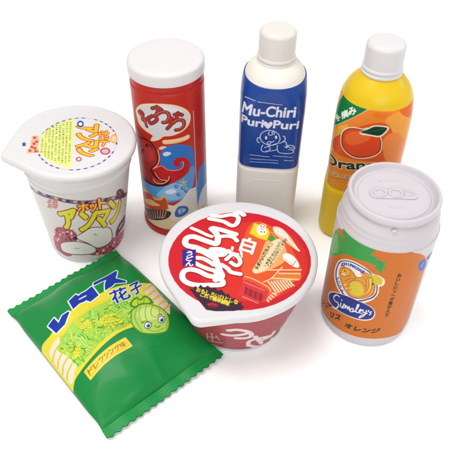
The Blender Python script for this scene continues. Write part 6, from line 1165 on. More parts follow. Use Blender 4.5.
ART["blue"]=[
 ("T","Mu-Chiri",[(-26.5,124.9),(15.2,125.5),(-25.9,134.5)],[('e8ecf8', 0.42)]),
 ("T","Puri",[(-26.5,115.6),(-9.4,114.6),(-26,123)],[('e8ecf8', 0.42)]),
 ("T","Puri",[(-0.6,114.5),(18.6,113.8),(-0.3,121.9)],[('e8ecf8', 0.42)]),
 ("P","e8ecf8",[(-5.2,113.5),(-8.4,116.7),(-9,119.2),(-7.6,120.5),(-5.9,119.4),(-5.1,118.6),(-4,120.1),(-2.3,120.4),(-1.4,118.8),(-2.4,116.2)],1),
 ("L","e8ecf8",[(-26.1,138.5),(-25.1,138.7)],0.45,0),
 ("L","e8ecf8",[(-24.8,138.8),(-24,138.9)],0.45,0),
 ("L","e8ecf8",[(-23.6,138.9),(-22.7,139)],0.45,0),
 ("L","e8ecf8",[(-22.3,139.1),(-21.7,139)],0.45,0),
 ("L","e8ecf8",[(-21.3,139.1),(-21,139)],0.45,0),
 ("L","e8ecf8",[(-20.2,139.1),(-19.7,138.9)],0.45,0),
 ("L","e8ecf8",[(-19.2,138.9),(-18.8,138.8)],0.45,0),
 ("L","e8ecf8",[(-18.2,138.8),(-17.6,138.8)],0.45,0),
 ("L","e8ecf8",[(-17.2,138.6),(-16.8,138.5)],0.45,0),
 ("L","e8ecf8",[(-14.5,138),(-13.5,138.1)],0.45,0),
 ("L","e8ecf8",[(-13.1,138),(-12.4,138)],0.45,0),
 ("L","e8ecf8",[(-11.7,138),(-11.1,138)],0.45,0),
 ("L","e8ecf8",[(-10.3,137.9),(-9.3,138)],0.45,0),
 ("L","e8ecf8",[(-8.8,137.9),(-8.2,137.9)],0.45,0),
 ("L","e8ecf8",[(-7.4,137.8),(-6.5,137.8)],0.45,0),
 ("L","e8ecf8",[(-5.9,137.7),(-5,137.6)],0.45,0),
 ("L","e8ecf8",[(-4.4,137.6),(-3.5,137.5)],0.45,0),
 ("L","e8ecf8",[(-2.9,137.5),(-1.9,137.4)],0.45,0),
 ("L","e8ecf8",[(-1.4,137.4),(-0.7,137.3)],0.45,0),
 ("L","e8ecf8",[(0.1,137.2),(0.8,137.2)],0.45,0),
 ("L","e8ecf8",[(1.6,137.1),(2.4,137.1)],0.45,0),
 ("L","e8ecf8",[(3.1,137),(3.9,136.9)],0.45,0),
 ("L","e8ecf8",[(4.6,136.9),(5.1,136.8)],0.45,0),
 ("L","e8ecf8",[(6,103.6),(3.9,99.1),(-1.4,97),(-7.2,98.6),(-10.7,102.9),(-10.4,107.9),(-6.5,111.4),(-0.7,111.7),(4.3,108.5),(6,103.6)],0.55,1),
 ("L","e8ecf8",[(-11.2,99.3),(-11.8,99),(-12.4,99.3),(-12.9,100.1),(-13.2,101.2),(-13.2,102.4),(-12.8,103.4),(-12.2,104),(-11.5,103.9),(-11,103.2)],0.55,1),
 ("L","e8ecf8",[(7.9,107),(8.5,107),(9,106.6),(9.4,105.9),(9.7,105.1),(9.8,104.1),(9.7,103.1),(9.4,102.4),(8.9,102.1),(8.3,102.1)],0.55,1),
 ("L","e8ecf8",[(-3.5,110.7),(-4.4,108.1),(-2.2,107.1),(-0.7,108.4),(-1.5,110.2)],0.55,1),
 ("L","e8ecf8",[(-0.9,111.3),(0.8,109.7),(0.4,107.9)],0.55,1),
 ("P","e8ecf8",[(-5.1,104.4),(-5.2,103.3),(-5.6,102.7),(-6.2,102.7),(-6.7,103.2),(-6.9,104.2),(-6.8,105.3),(-6.4,105.9),(-5.8,105.9),(-5.3,105.3)],1),
 ("P","e8ecf8",[(3.4,105.6),(3.3,104.5),(2.9,103.8),(2.3,103.8),(1.8,104.4),(1.6,105.4),(1.6,106.5),(2.1,107.1),(2.6,107.1),(3.1,106.6)],1),
 ("L","e8ecf8",[(-4.8,99.4),(-3.3,100.8),(-1.7,100.3),(-2.1,98.4),(-4.2,98.2),(-4.8,99.4)],0.55,1),
 ("L","e8ecf8",[(-2.2,100.3),(-0.1,100.5),(0.9,101.9)],0.55,1),
 ("L","e8ecf8",[(-8.3,96.8),(-9.5,92.9),(-8,90),(-4.2,90.1),(-1.7,93.3),(-3.5,96.1)],0.55,1),
 ("L","e8ecf8",[(-6.7,94.2),(-0.4,97.2),(4.2,99.4)],0.55,1),
 ("L","e8ecf8",[(-5.3,90.5),(0.6,91.5),(4.7,93)],0.55,1),
 ("L","e8ecf8",[(4.3,97.5),(4.4,93),(6.4,89.9),(11.2,89.1),(15.2,89.1),(17.1,90.1),(15.8,92.8),(13.2,93.1)],0.55,1),
 ("L","e8ecf8",[(5.7,99.4),(9.8,101.5),(11.4,98.3),(11.7,95.1),(10.2,96.5)],0.55,1),
 ("L","e8ecf8",[(11.7,95.1),(13,97.7),(16,96.8),(17.8,93.7),(16.4,92.7)],0.55,1),
 ("L","e8ecf8",[(11.5,97.7),(14.3,95),(16.4,94.9)],0.55,1),
 ("L","e8ecf8",[(-17.9,85.3),(-17.6,85.3)],0.42,0),
 ("L","e8ecf8",[(-17.1,85.4),(-16.5,85.4)],0.42,0),
 ("L","e8ecf8",[(-16.2,85.3),(-15.8,85.5)],0.42,0),
 ("L","e8ecf8",[(-15.3,85.4),(-14.8,85.4)],0.42,0),
 ("L","e8ecf8",[(-14.5,85.3),(-14.1,85.3)],0.42,0),
 ("L","e8ecf8",[(-13.5,85.4),(-13.1,85.4)],0.42,0),
 ("L","e8ecf8",[(-12.6,85.4),(-12.1,85.3)],0.42,0),
 ("L","e8ecf8",[(-11.7,85.3),(-11.1,85.2)],0.42,0),
 ("L","e8ecf8",[(-10.8,85.2),(-10.2,85.2)],0.42,0),
 ("L","e8ecf8",[(-9.8,85.1),(-9.2,85.1)],0.42,0),
 ("L","e8ecf8",[(-8.8,85.1),(-8.4,85)],0.42,0),
 ("L","e8ecf8",[(-7.8,85),(-7.2,84.9)],0.42,0),
 ("L","e8ecf8",[(-6.8,84.9),(-6.2,84.9)],0.42,0),
 ("L","e8ecf8",[(-5.8,84.8),(-5.2,84.8)],0.42,0),
 ("L","e8ecf8",[(-4.8,84.8),(-4.3,84.7)],0.42,0),
 ("L","e8ecf8",[(-3.7,84.8),(-3,84.8)],0.42,0),
 ("L","e8ecf8",[(-2.7,84.8),(-2.1,84.7)],0.42,0),
 ("L","e8ecf8",[(1.5,86),(2.3,86.2)],0.42,0),
 ("L","e8ecf8",[(2.7,86.1),(3.4,86.1)],0.42,0),
 ("L","e8ecf8",[(3.9,86.1),(4.7,86.1)],0.42,0),
 ("L","e8ecf8",[(5.1,86),(5.8,86)],0.42,0),
 ("L","e8ecf8",[(6.3,86),(7.1,85.9)],0.42,0),
 ("L","e8ecf8",[(7.4,85.9),(8.2,85.9)],0.42,0),
 ("L","e8ecf8",[(8.5,85.9),(9,85.9)],0.42,0),
 ("L","e8ecf8",[(9.6,85.8),(10.2,85.8)],0.42,0),
 ("L","e8ecf8",[(10.7,85.8),(11.2,85.7)],0.42,0),
 ("L","e8ecf8",[(11.7,85.7),(12.2,85.5)],0.42,0),
 ("L","e8ecf8",[(12.8,85.5),(13.2,85.5)],0.42,0),
 ("L","e8ecf8",[(13.9,85.3),(14.3,85.3)],0.42,0),
 ("L","e8ecf8",[(14.9,85.1),(15.4,84.9)],0.42,0),
 ("L","e8ecf8",[(16,84.7),(16.4,84.7)],0.42,0),
 ("L","e8ecf8",[(-17.8,81),(-17.3,81.1)],0.42,0),
 ("L","e8ecf8",[(-16.7,81.1),(-16.3,81.3)],0.42,0),
 ("L","e8ecf8",[(-15.7,81.2),(-14.9,81.4)],0.42,0),
 ("L","e8ecf8",[(-14.6,81.3),(-13.9,81.3)],0.42,0),
 ("L","e8ecf8",[(-13.4,81.5),(-12.8,81.4)],0.42,0),
 ("L","e8ecf8",[(-12.4,81.4),(-11.7,81.4)],0.42,0),
 ("L","e8ecf8",[(-11.2,81.4),(-10.5,81.5)],0.42,0),
 ("L","e8ecf8",[(-10,81.5),(-9.5,81.4)],0.42,0),
 ("L","e8ecf8",[(-8.8,81.4),(-8.2,81.4)],0.42,0),
 ("L","e8ecf8",[(-7.6,81.4),(-6.9,81.5)],0.42,0),
 ("L","e8ecf8",[(-6.4,81.5),(-5.9,81.5)],0.42,0),
 ("L","e8ecf8",[(-5.1,81.4),(-4.5,81.4)],0.42,0),
 ("L","e8ecf8",[(-3.9,81.4),(-3.4,81.4)],0.42,0),
 ("L","e8ecf8",[(-2.6,81.5),(-2.1,81.5)],0.42,0),
 ("L","e8ecf8",[(-1.3,81.5),(-0.5,81.4)],0.42,0),
 ("L","e8ecf8",[(-0.1,81.4),(0.5,81.4)],0.42,0),
 ("L","e8ecf8",[(1.2,81.4),(1.9,81.3)],0.42,0),
 ("L","e8ecf8",[(2.4,81.5),(2.9,81.5)],0.42,0),
 ("L","e8ecf8",[(3.6,81.4),(4.1,81.4)],0.42,0),
 ("L","e8ecf8",[(4.9,81.4),(5.7,81.4)],0.42,0),
 ("L","e8ecf8",[(10.8,81.8),(11.7,81.8)],0.42,0),
 ("L","e8ecf8",[(12,81.8),(12.9,81.6)],0.42,0),
 ("L","e8ecf8",[(13.3,81.6),(13.8,81.6)],0.42,0),
 ("L","e8ecf8",[(14.5,81.4),(15.3,81.2)],0.42,0),
 ("L","e8ecf8",[(15.8,81.1),(16.2,81.1)],0.42,0),
 ("L","e8ecf8",[(17.1,80.8),(17.7,80.6)],0.42,0),
 ("L","e8ecf8",[(-17.7,77.8),(-17.2,77.9)],0.42,0),
 ("L","e8ecf8",[(-16.4,78.1),(-15.8,78.1)],0.42,0),
 ("L","e8ecf8",[(-15.2,78.2),(-14.6,78.2)],0.42,0),
 ("L","e8ecf8",[(-13.9,78.3),(-13.3,78.3)],0.42,0),
 ("L","e8ecf8",[(-12.6,78.3),(-11.8,78.4)],0.42,0),
 ("L","e8ecf8",[(-11.3,78.4),(-10.6,78.4)],0.42,0),
 ("L","e8ecf8",[(-9.9,78.3),(-9,78.5)],0.42,0),
 ("L","e8ecf8",[(-8.5,78.4),(-7.9,78.4)],0.42,0),
 ("L","e8ecf8",[(-7.1,78.4),(-6.3,78.4)],0.42,0),
 ("L","e8ecf8",[(-5.6,78.5),(-4.9,78.5)],0.42,0),
 ("L","e8ecf8",[(-4.2,78.5),(-3.6,78.5)],0.42,0),
 ("L","e8ecf8",[(-2.7,78.4),(-1.9,78.4)],0.42,0),
 ("L","e8ecf8",[(-1.2,78.5),(-0.6,78.5)],0.42,0),
 ("L","e8ecf8",[(0.2,78.5),(1.2,78.5)],0.42,0),
 ("L","e8ecf8",[(1.7,78.5),(2.5,78.6)],0.42,0),
 ("L","e8ecf8",[(3.1,78.6),(4,78.5)],0.42,0),
 ("L","e8ecf8",[(4.5,78.5),(5.4,78.5)],0.42,0),
 ("L","e8ecf8",[(5.9,78.5),(6.4,78.5)],0.42,0),
]

ART["orange"]=[
 ("P","f2862a",[(-46.2,109),(-11.6,141.5),(2.7,146.7),(35.8,142.4),(26,86.7),(7,82.8),(-46.2,76.4)],1),
 ("P","ee7a24",[(-9,138.4),(-2.2,142.7),(7.7,139.8),(5.9,135.9),(-4.7,135.3)],1),
 ("P","f0a23c",[(4,137.5),(24.3,138.3),(27.9,119),(11,118.8),(3.6,126.6)],1),
 ("P","f2b23a",[(-37.6,113.5),(-26,124.6),(-28.5,106.4),(-40.7,88.2)],1),
 ("P","ea6a22",[(13.4,145.3),(29.7,141.4),(27.5,131.4),(15.9,137.6)],1),
 ("P","e25a20",[(-19,124.8),(4.7,130.6),(11,99.1),(-26.8,93.6),(-38.9,101.3)],1),
 ("P","f08a40",[(3.1,118.5),(14,122.2),(25,92.1),(8.1,96.8)],1),
 ("P","fbe3c8",[(-30,111.5),(-29.2,117.8),(-26,122.3),(-20.9,124.5),(-14.6,124.7),(-11.1,126.2),(-4.3,125.4),(0.6,119.6),(2.9,111.9),(2,103.4),(-5.4,97.1),(-15.8,95),(-23.5,97.8),(-28.5,103.5)],1),
 ("P","3a1410",[(-29.2,111.6),(-28.4,117.4),(-25.3,121.7),(-20.6,123.6),(-14.5,123.8),(-11.1,125.2),(-4.7,124.5),(0,119.1),(2.2,111.8),(1.3,104),(-5.8,98.2),(-15.7,96),(-23,98.7),(-27.8,104)],1),
 ("P","e84c20",[(-28.4,111.7),(-27.7,117.3),(-24.8,121.2),(-20.2,123),(-14.4,123.2),(-11.3,124.5),(-5.1,123.9),(-0.5,118.7),(1.5,111.9),(0.6,104.3),(-6.2,98.7),(-15.6,96.9),(-22.7,99.3),(-27.1,104.6)],1),
 ("P","f06c2e",[(-26,115.4),(-20.1,120.9),(-11.4,121.2),(-7,116.7),(-13.3,110.7),(-21.5,107),(-25.7,109.9)],1),
 ("P","f6ead2",[(-16.6,120.9),(-11.2,125.5),(-5.5,129.2),(4.8,129.1),(4.2,124.4),(-0.3,119.2),(-9.2,119),(-14.2,118.9)],1),
 ("P","14402c",[(-15.9,121.4),(-10.5,124.6),(-5,128.2),(3.6,128.3),(3,124.6),(-0.9,120.4),(-8.5,120.3),(-13.9,120.6)],1),
 ("L","2f6a44",[(-12.4,121.7),(-4.7,124.4),(2.1,127.4)],0.5,1),
 ("P","b8d090",[(-43.4,141.4),(-31.9,141.7),(-23,141.9),(-12.7,142),(-21.1,134.4),(-28.4,126.9),(-44.5,109.2),(-43,119.5),(-45.8,129.2)],0),
 ("P","0f7a3c",[(-44,141.7),(-32.1,142.2),(-23.2,142.5),(-12.8,142.7),(-21.2,134.9),(-28.6,127.5),(-46,108.7),(-43.6,119.8),(-46.6,129.3)],0),
 ("T","手",[(-37.5,121.5),(-32.2,126.5),(-44.2,122.3)],[('f2f6ea', 0.3)]),
 ("T","摘",[(-32.4,126.8),(-27.6,131.7),(-35.8,130.9)],[('f2f6ea', 0.3)]),
 ("T","み",[(-27.4,132.1),(-22,135.9),(-30.6,136.7)],[('f2f6ea', 0.35)]),
 ("T","Orange",[(-41.7,75),(9.4,85.9),(-43.1,86.7)],[('fbe8b8', 1.3), ('0d3a26', 0.62)]),
 ("T","つぶつぶ果汁オレンジ",[(-36.5,69.6),(10.8,77.1),(-36.7,73.1)],[('fbe0a0', 0.7), ('6a3414', 0.2)]),
 ("L","e07a20",[(-33.4,67.3),(-23.5,70.4),(-12.6,71.1),(3.7,74.2)],1.6,1),
 ("L","d87018",[(-28.6,66.3),(-21.3,67.2),(-14,68)],0.6,1),
]

ART["can"]=[
 ("P","d2721c",[(-60.8,62.6),(-55.7,71.4),(-61.1,85.7),(-49.7,103.1),(-37.8,109.3),(-27.9,110.2),(-16.9,107.6),(-4.3,107.7),(3.1,107.3),(9.7,107.4),(16.9,103.6),(22.8,98.4),(26.5,92.9),(29.9,87.1),(32.1,57.4),(33.3,19),(26.2,7.8),(17.3,10.2),(5.4,11.8),(-6.7,11.6),(-19,10.7),(-30.1,9.6),(-41.5,9.3),(-64.8,5.7)],0),
 ("P","3aa04a",[(-62.2,65.4),(-59,87.8),(-53.1,98.3),(-46.8,99.7),(-42,99.8),(-44.6,106.3),(-41.3,108.1),(-37.6,108),(-28.1,107.9),(-15.7,107.4),(-17.1,103),(-18.9,94.4),(-27,91.9),(-36.6,88.7),(-48.7,75.3)],1),
 ("P","6ab860",[(-56.5,72.2),(-54.4,89.1),(-51.5,95.2),(-46.5,90.5),(-45.1,82.2)],1),
 ("P","3aa04a",[(-22.4,100.9),(-13.6,101.5),(-13.1,98.7),(-6.2,98.3),(-7.1,94.5),(-4.9,93),(-7.4,90.9),(-7,85.4),(-9.8,89.1),(-12.8,90),(-12.1,93.1),(-18.3,93.8)],0),
 ("L","2e8a3c",[(-13.6,101.5),(-9.7,97.3),(-8.6,88.3)],0.5,0),
 ("P","f6ead8",[(-44.6,64.7),(-42.4,75.6),(-36.2,84),(-28.1,88.6),(-19.5,88.2),(-13.2,84.6),(-8.9,84),(-5.3,81.9),(-3.6,78.7),(-3.9,74.5),(-6.5,72.4),(-5.8,66.8),(-7.1,60.5),(-10.9,54.7),(-17.1,50.2),(-25.3,47.3),(-31.7,48.1),(-38.4,51.6),(-42.9,56.9)],1),
 ("P","23307e",[(-43,66.1),(-41.3,75.6),(-35.9,83),(-28.1,87.3),(-19.9,87.1),(-14,84.3),(-8.7,75.4),(-7.2,70.8),(-6.9,64.9),(-8.4,60.1),(-12.1,56.2),(-17.4,51.8),(-25,49),(-31,49.7),(-37,53.3),(-41.4,58.4)],1),
 ("P","f8f0ea",[(-41.7,67),(-40.2,75.6),(-35.5,82.3),(-28.3,86.3),(-20.2,86.1),(-14.6,83.4),(-9.6,75.2),(-8.1,70.6),(-7.9,65.5),(-9.3,61.1),(-12.5,57.6),(-17.6,53.3),(-24.7,50.6),(-30.2,51.3),(-36.1,54.6),(-40.3,59.5)],1),
 ("P","c86a28",[(-39.3,68.7),(-37.1,75.1),(-31.1,79),(-26.7,78.2),(-23.5,75.4),(-19.9,78.4),(-21.7,81.6),(-19.8,83.8),(-14.7,82.5),(-9.8,76),(-8.7,64.5),(-12.5,58.5),(-18.8,54),(-25,52.2),(-31.9,56.2),(-36.7,62.4)],1),
 ("P","e8a23a",[(-38.7,68.9),(-36.7,74.6),(-31.2,78),(-27.4,77.3),(-24.3,73.8),(-19.7,77.5),(-20.7,80.9),(-19.4,82.9),(-14.5,81.6),(-10.5,74.9),(-9.9,64.9),(-13,59.4),(-19,55.5),(-24.6,53.8),(-31.1,57.3),(-35.8,63.1)],1),
 ("P","d8c238",[(-15.6,82.1),(-12,83.6),(-7.7,82.8),(-5.3,79.8),(-5.5,75.5),(-8.4,73.8),(-12.3,74.3),(-14.6,77.7)],1),
 ("P","e0c83a",[(-27.2,64.8),(-22.7,71),(-18.2,68.7),(-16,61.7),(-20.2,56.5),(-25.8,56.8)],1),
 ("L","a85018",[(-35.1,72.6),(-30.9,72),(-27.4,72.6)],0.5,1),
 ("L","a85018",[(-29.4,63.7),(-24.9,70.9),(-18.8,72.7),(-16.1,69)],0.5,1),
 ("L","a85018",[(-19.3,78.1),(-16.2,74.7),(-14.9,63.7)],0.5,1),
 ("L","a85018",[(-32,63.8),(-28.1,69.9),(-24.1,72.9)],0.5,1),
 ("P","c87020",[(-37.7,73.1),(-38.5,75.5),(-36.6,77.8),(-34.9,76.8)],1),
 ("P","f0b450",[(-37.3,73.8),(-37.6,75.5),(-36.6,76.7),(-35.6,75.9)],1),
 ("P","eeb04a",[(-29.1,75),(-30,72.3),(-32.1,70),(-34.5,68.8),(-36.4,69.4),(-37,71.4),(-35.9,74.3),(-33.7,76.8),(-31.2,78),(-29.6,77.1)],1),
 ("P","f6dca8",[(-36.6,68.4),(-34.8,70.5),(-32.1,70.9),(-32.8,68.8),(-35.2,67.3)],1),
 ("P","5a2a14",[(-36.5,68.7),(-36.5,68.4),(-36.8,67.9),(-37.2,67.5),(-37.7,67.2),(-37.8,67.4),(-37.8,67.8),(-37.4,68.4),(-37,68.8),(-36.7,68.9)],1),
 ("L","a85018",[(-37.4,71.7),(-34.5,76.3),(-30.9,78.1),(-28.6,76.1),(-29.8,72.3),(-32.8,68.8),(-36,67.2)],0.45,1),
 ("L","a85018",[(-16.2,83.3),(-12.4,79.3),(-11.3,69.6),(-13,61.5),(-16.4,58.5)],0.5,1),
 ("L","a85018",[(-18.1,81),(-14.3,75.7),(-13.7,65.7)],0.4,1),
 ("L","f6d070",[(-13.8,77.3),(-12.3,70.7),(-13.1,64.5)],0.8,1),
 ("L","a85018",[(-27,63.4),(-29.1,60.8),(-31.1,60.6)],0.5,1),
 ("L","a85018",[(-25.2,60),(-27.6,57.2),(-29.3,57.7)],0.5,1),
 ("P","f6dca8",[(-30.4,61.2),(-30.4,60.7),(-30.8,60),(-31.2,59.6),(-31.7,59.6),(-31.9,59.8),(-31.9,60.5),(-31.6,61),(-31,61.6),(-30.6,61.6)],1),
 ("P","f6dca8",[(-28.6,58.6),(-28.7,58),(-29,57.3),(-29.5,56.9),(-29.9,56.8),(-30.1,57.3),(-30,57.9),(-29.7,58.5),(-29.3,58.8),(-28.8,58.9)],1),
 ("P","3a1c10",[(-33.1,74.1),(-33.2,73.5),(-33.4,73),(-33.7,72.8),(-34.1,72.8),(-34.3,73),(-34.2,73.6),(-34,74.1),(-33.6,74.5),(-33.3,74.4)],1),
 ("L","3a2a10",[(-15.7,80),(-13.7,79.5)],0.6,1),
 ("P","3a4a18",[(-10.3,74.7),(-10.3,74),(-10.7,73.4),(-11.3,73.2),(-11.8,73.4),(-12.1,73.9),(-12,74.6),(-11.6,75.2),(-11.1,75.4),(-10.6,75.2)],1),
 ("C","C",[(-38,75.1),(-35.2,78),(-38.8,77.3)],[('3a56a8', 0.42)]),
 ("C","H",[(-35.6,78.1),(-32.9,80.2),(-36.1,80.7)],[('3a56a8', 0.42)]),
 ("C","I",[(-33.2,80),(-30.6,81.6),(-33.5,82.7)],[('3a56a8', 0.42)]),
 ("C","P",[(-31.1,80.9),(-28.6,82.2),(-31.2,83.8)],[('3a56a8', 0.42)]),
 ("C","M",[(-28.8,81.6),(-26.4,82.4),(-28.9,84.5)],[('3a56a8', 0.42)]),
 ("C","U",[(-26.1,81.9),(-23.8,82.5),(-26.1,85)],[('3a56a8', 0.42)]),
 ("C","N",[(-23.5,81.9),(-21.3,82.1),(-23.5,84.8)],[('3a56a8', 0.42)]),
 ("C","K",[(-20.7,81.7),(-18.6,81.6),(-20.7,84.6)],[('3a56a8', 0.42)]),
 ("C","S",[(-40.9,59.4),(-38.9,58.3),(-38.7,63.1)],[('4a66b8', 0.25)]),
 ("C","O",[(-39.5,56.3),(-37.5,55.2),(-37.3,60)],[('4a66b8', 0.25)]),
 ("C","D",[(-36.9,53.9),(-35.1,52.7),(-34.9,57.5)],[('4a66b8', 0.25)]),
 ("C","A",[(-34.1,52.2),(-32.5,50.5),(-32.2,55.4)],[('4a66b8', 0.25)]),
 ("P","f2efe8",[(-47,32),(-44.2,39.8),(-36.1,47.1),(-25.8,52.1),(-14.2,51.8),(-7.1,48.6),(-4.1,42.8),(-5,36),(-11,32.3),(-20.9,31),(-32.6,29.3),(-42.5,28)],1),
 ("P","1d2f86",[(-45.7,32.6),(-43.1,39.8),(-35.4,46.8),(-25.6,51.5),(-14.4,51.5),(-7.6,48.4),(-4.8,43.2),(-5.7,36.9),(-11.5,33.4),(-21,31.8),(-32.2,30),(-41.5,28.9)],1),
 ("L","f4f4fa",[(-33.7,44.7),(-36.9,43.5),(-39.3,38.4),(-37.3,36.2),(-33.9,36.9),(-32.9,33.8),(-35.4,28.7),(-38.3,28.1)],1,1),
 ("L","f4f4fa",[(-31.4,35.9),(-31.1,39.6)],0.8,1),
 ("P","f4f4fa",[(-30.5,43.5),(-30.6,42.9),(-30.8,42.4),(-31.1,42.2),(-31.4,42.1),(-31.7,42.3),(-31.6,42.9),(-31.3,43.4),(-31,43.6),(-30.7,43.7)],1),
 ("L","f4f4fa",[(-31.4,35.9),(-29.9,35.1),(-29,38.1)],0.8,1),
 ("L","f4f4fa",[(-28.5,35.5),(-28.5,40.5),(-27.4,40.5),(-27.1,37.1),(-26,41),(-24.9,37.7),(-24,41.5),(-23.1,37.9)],0.8,1),
 ("L","f4f4fa",[(-22.7,37.3),(-22.1,40.3),(-20.5,41.5),(-20.7,37.7),(-22.4,37.1)],0.8,1),
 ("L","f4f4fa",[(-20.5,41.5),(-20,38.3),(-18.8,39.9)],0.8,1),
 ("L","f4f4fa",[(-18.6,39.1),(-17.1,47.3),(-17.9,47.8),(-18.3,41.1),(-17.1,38.7),(-15.8,40.6),(-14.9,44.2)],0.8,1),
 ("L","f4f4fa",[(-15.8,40.6),(-14.2,43.2),(-14.9,43.9),(-15.8,42.4),(-15.1,39.7),(-13.5,40.1)],0.8,1),
 ("L","f4f4fa",[(-13.3,44.3),(-12.8,41.6),(-11.2,41.8),(-10.8,44.6)],0.8,1),
 ("L","f4f4fa",[(-10.8,44.6),(-11.2,39.2),(-13.2,35.5),(-14.9,34.1),(-13.3,37.7),(-9.6,41.7)],0.8,1),
 ("L","f4f4fa",[(-9.2,45.2),(-9.4,43.7)],0.8,1),
 ("L","f4f4fa",[(-6.9,44.2),(-8.3,43.5),(-7.1,42.1),(-7.9,40.1)],0.8,1),
 ("T","シマ",[(-58.2,8.9),(-44.3,17.9),(-52.5,20.8)],[('2a1c14', 0.35)]),
 ("T","リス",[(-39.1,14.4),(-28.9,20.2),(-38.8,21)],[('2a1c14', 0.42)]),
 ("T","オレンジ",[(-24,16.9),(2.5,19.5),(-23.5,22.4)],[('2a1c14', 0.42)]),
 ("C","お",[(3.8,83.8),(7.1,82.3),(3.9,87.8)],[('3a2414', 0.3)]),
 ("C","い",[(3.7,79.5),(7,78.2),(3.9,83.6)],[('3a2414', 0.3)]),
 ("C","し",[(3.7,75.3),(7,73.9),(3.8,79.5)],[('3a2414', 0.3)]),
 ("C","い",[(3.6,71.1),(7,69.6),(3.7,75.2)],[('3a2414', 0.3)]),
 ("C","ソ",[(3.5,66.8),(6.9,65.2),(3.7,70.9)],[('3a2414', 0.3)]),
 ("C","ー",[(3.4,62.5),(6.9,60.9),(3.6,66.6)],[('3a2414', 0.3)]),
 ("C","ダ",[(3.4,57.9),(6.8,56.5),(3.6,62.2)],[('3a2414', 0.3)]),
 ("C","果",[(3.3,53.5),(6.8,51.9),(3.5,57.8)],[('3a2414', 0.3)]),
 ("C","汁",[(3.3,48.8),(6.7,47.4),(3.4,53.4)],[('3a2414', 0.3)]),
 ("C","入",[(3.1,44.4),(6.7,42.8),(3.3,48.8)],[('3a2414', 0.3)]),
 ("C","り",[(3.1,39.7),(6.6,38.1),(3.3,44.1)],[('3a2414', 0.3)]),
 ("L","a0522a",[(23.4,73.5),(26.1,70.9)],0.5,0),
 ("L","a0522a",[(24.6,71.4),(26,69.5)],0.45,0),
 ("L","a0522a",[(23.2,70.1),(25.9,67.6)],0.5,0),
 ("L","a0522a",[(24.5,68),(25.8,66.1)],0.45,0),
 ("L","a0522a",[(23,66.7),(25.7,64.2)],0.5,0),
 ("L","a0522a",[(24.3,64.7),(25.6,62.7)],0.45,0),
 ("L","a0522a",[(22.9,63.2),(25.5,60.8)],0.5,0),
 ("L","a0522a",[(24.2,61.1),(25.4,59.3)],0.45,0),
 ("L","a0522a",[(22.7,59.8),(25.4,57.2)],0.5,0),
 ("L","a0522a",[(24,57.6),(25.2,55.9)],0.45,0),
 ("L","a0522a",[(22.5,56.3),(25.2,53.7)],0.5,0),
 ("L","a0522a",[(23.7,54.2),(25.1,52.2)],0.45,0),
 ("L","a0522a",[(22.4,52.7),(24.9,50.3)],0.5,0),
 ("L","a0522a",[(23.6,50.6),(24.8,48.8)],0.45,0),
 ("L","a0522a",[(22.1,49.2),(24.8,46.6)],0.5,0),
 ("L","a0522a",[(23.3,47.1),(24.7,45.1)],0.45,0),
 ("L","a0522a",[(22,45.6),(24.6,42.9)],0.5,0),
 ("L","a0522a",[(23.2,43.4),(24.4,41.6)],0.45,0),
 ("L","a0522a",[(21.8,41.9),(24.3,39.4)],0.5,0),
 ("L","a0522a",[(23,39.7),(24.2,37.9)],0.45,0),
 ("L","a0522a",[(21.7,38.2),(24.1,35.7)],0.5,0),
 ("L","a0522a",[(22.9,36),(24,34.2)],0.45,0),
 ("L","a0522a",[(21.5,34.4),(23.9,32)],0.5,0),
 ("L","a0522a",[(22.7,32.3),(23.8,30.4)],0.45,0),
 ("P","4a62b0",[(19.5,88.9),(20.3,94.5),(25.3,93.2),(31.1,84),(30,79.2),(23.6,82.3)],1),
 ("L","e8ecf8",[(22.8,86.9),(24.8,89.6)],0.6,0),
 ("P","6a5a8a",[(26.7,93.8),(32.7,94.7),(37,91.9),(31.6,87.7)],1),
]

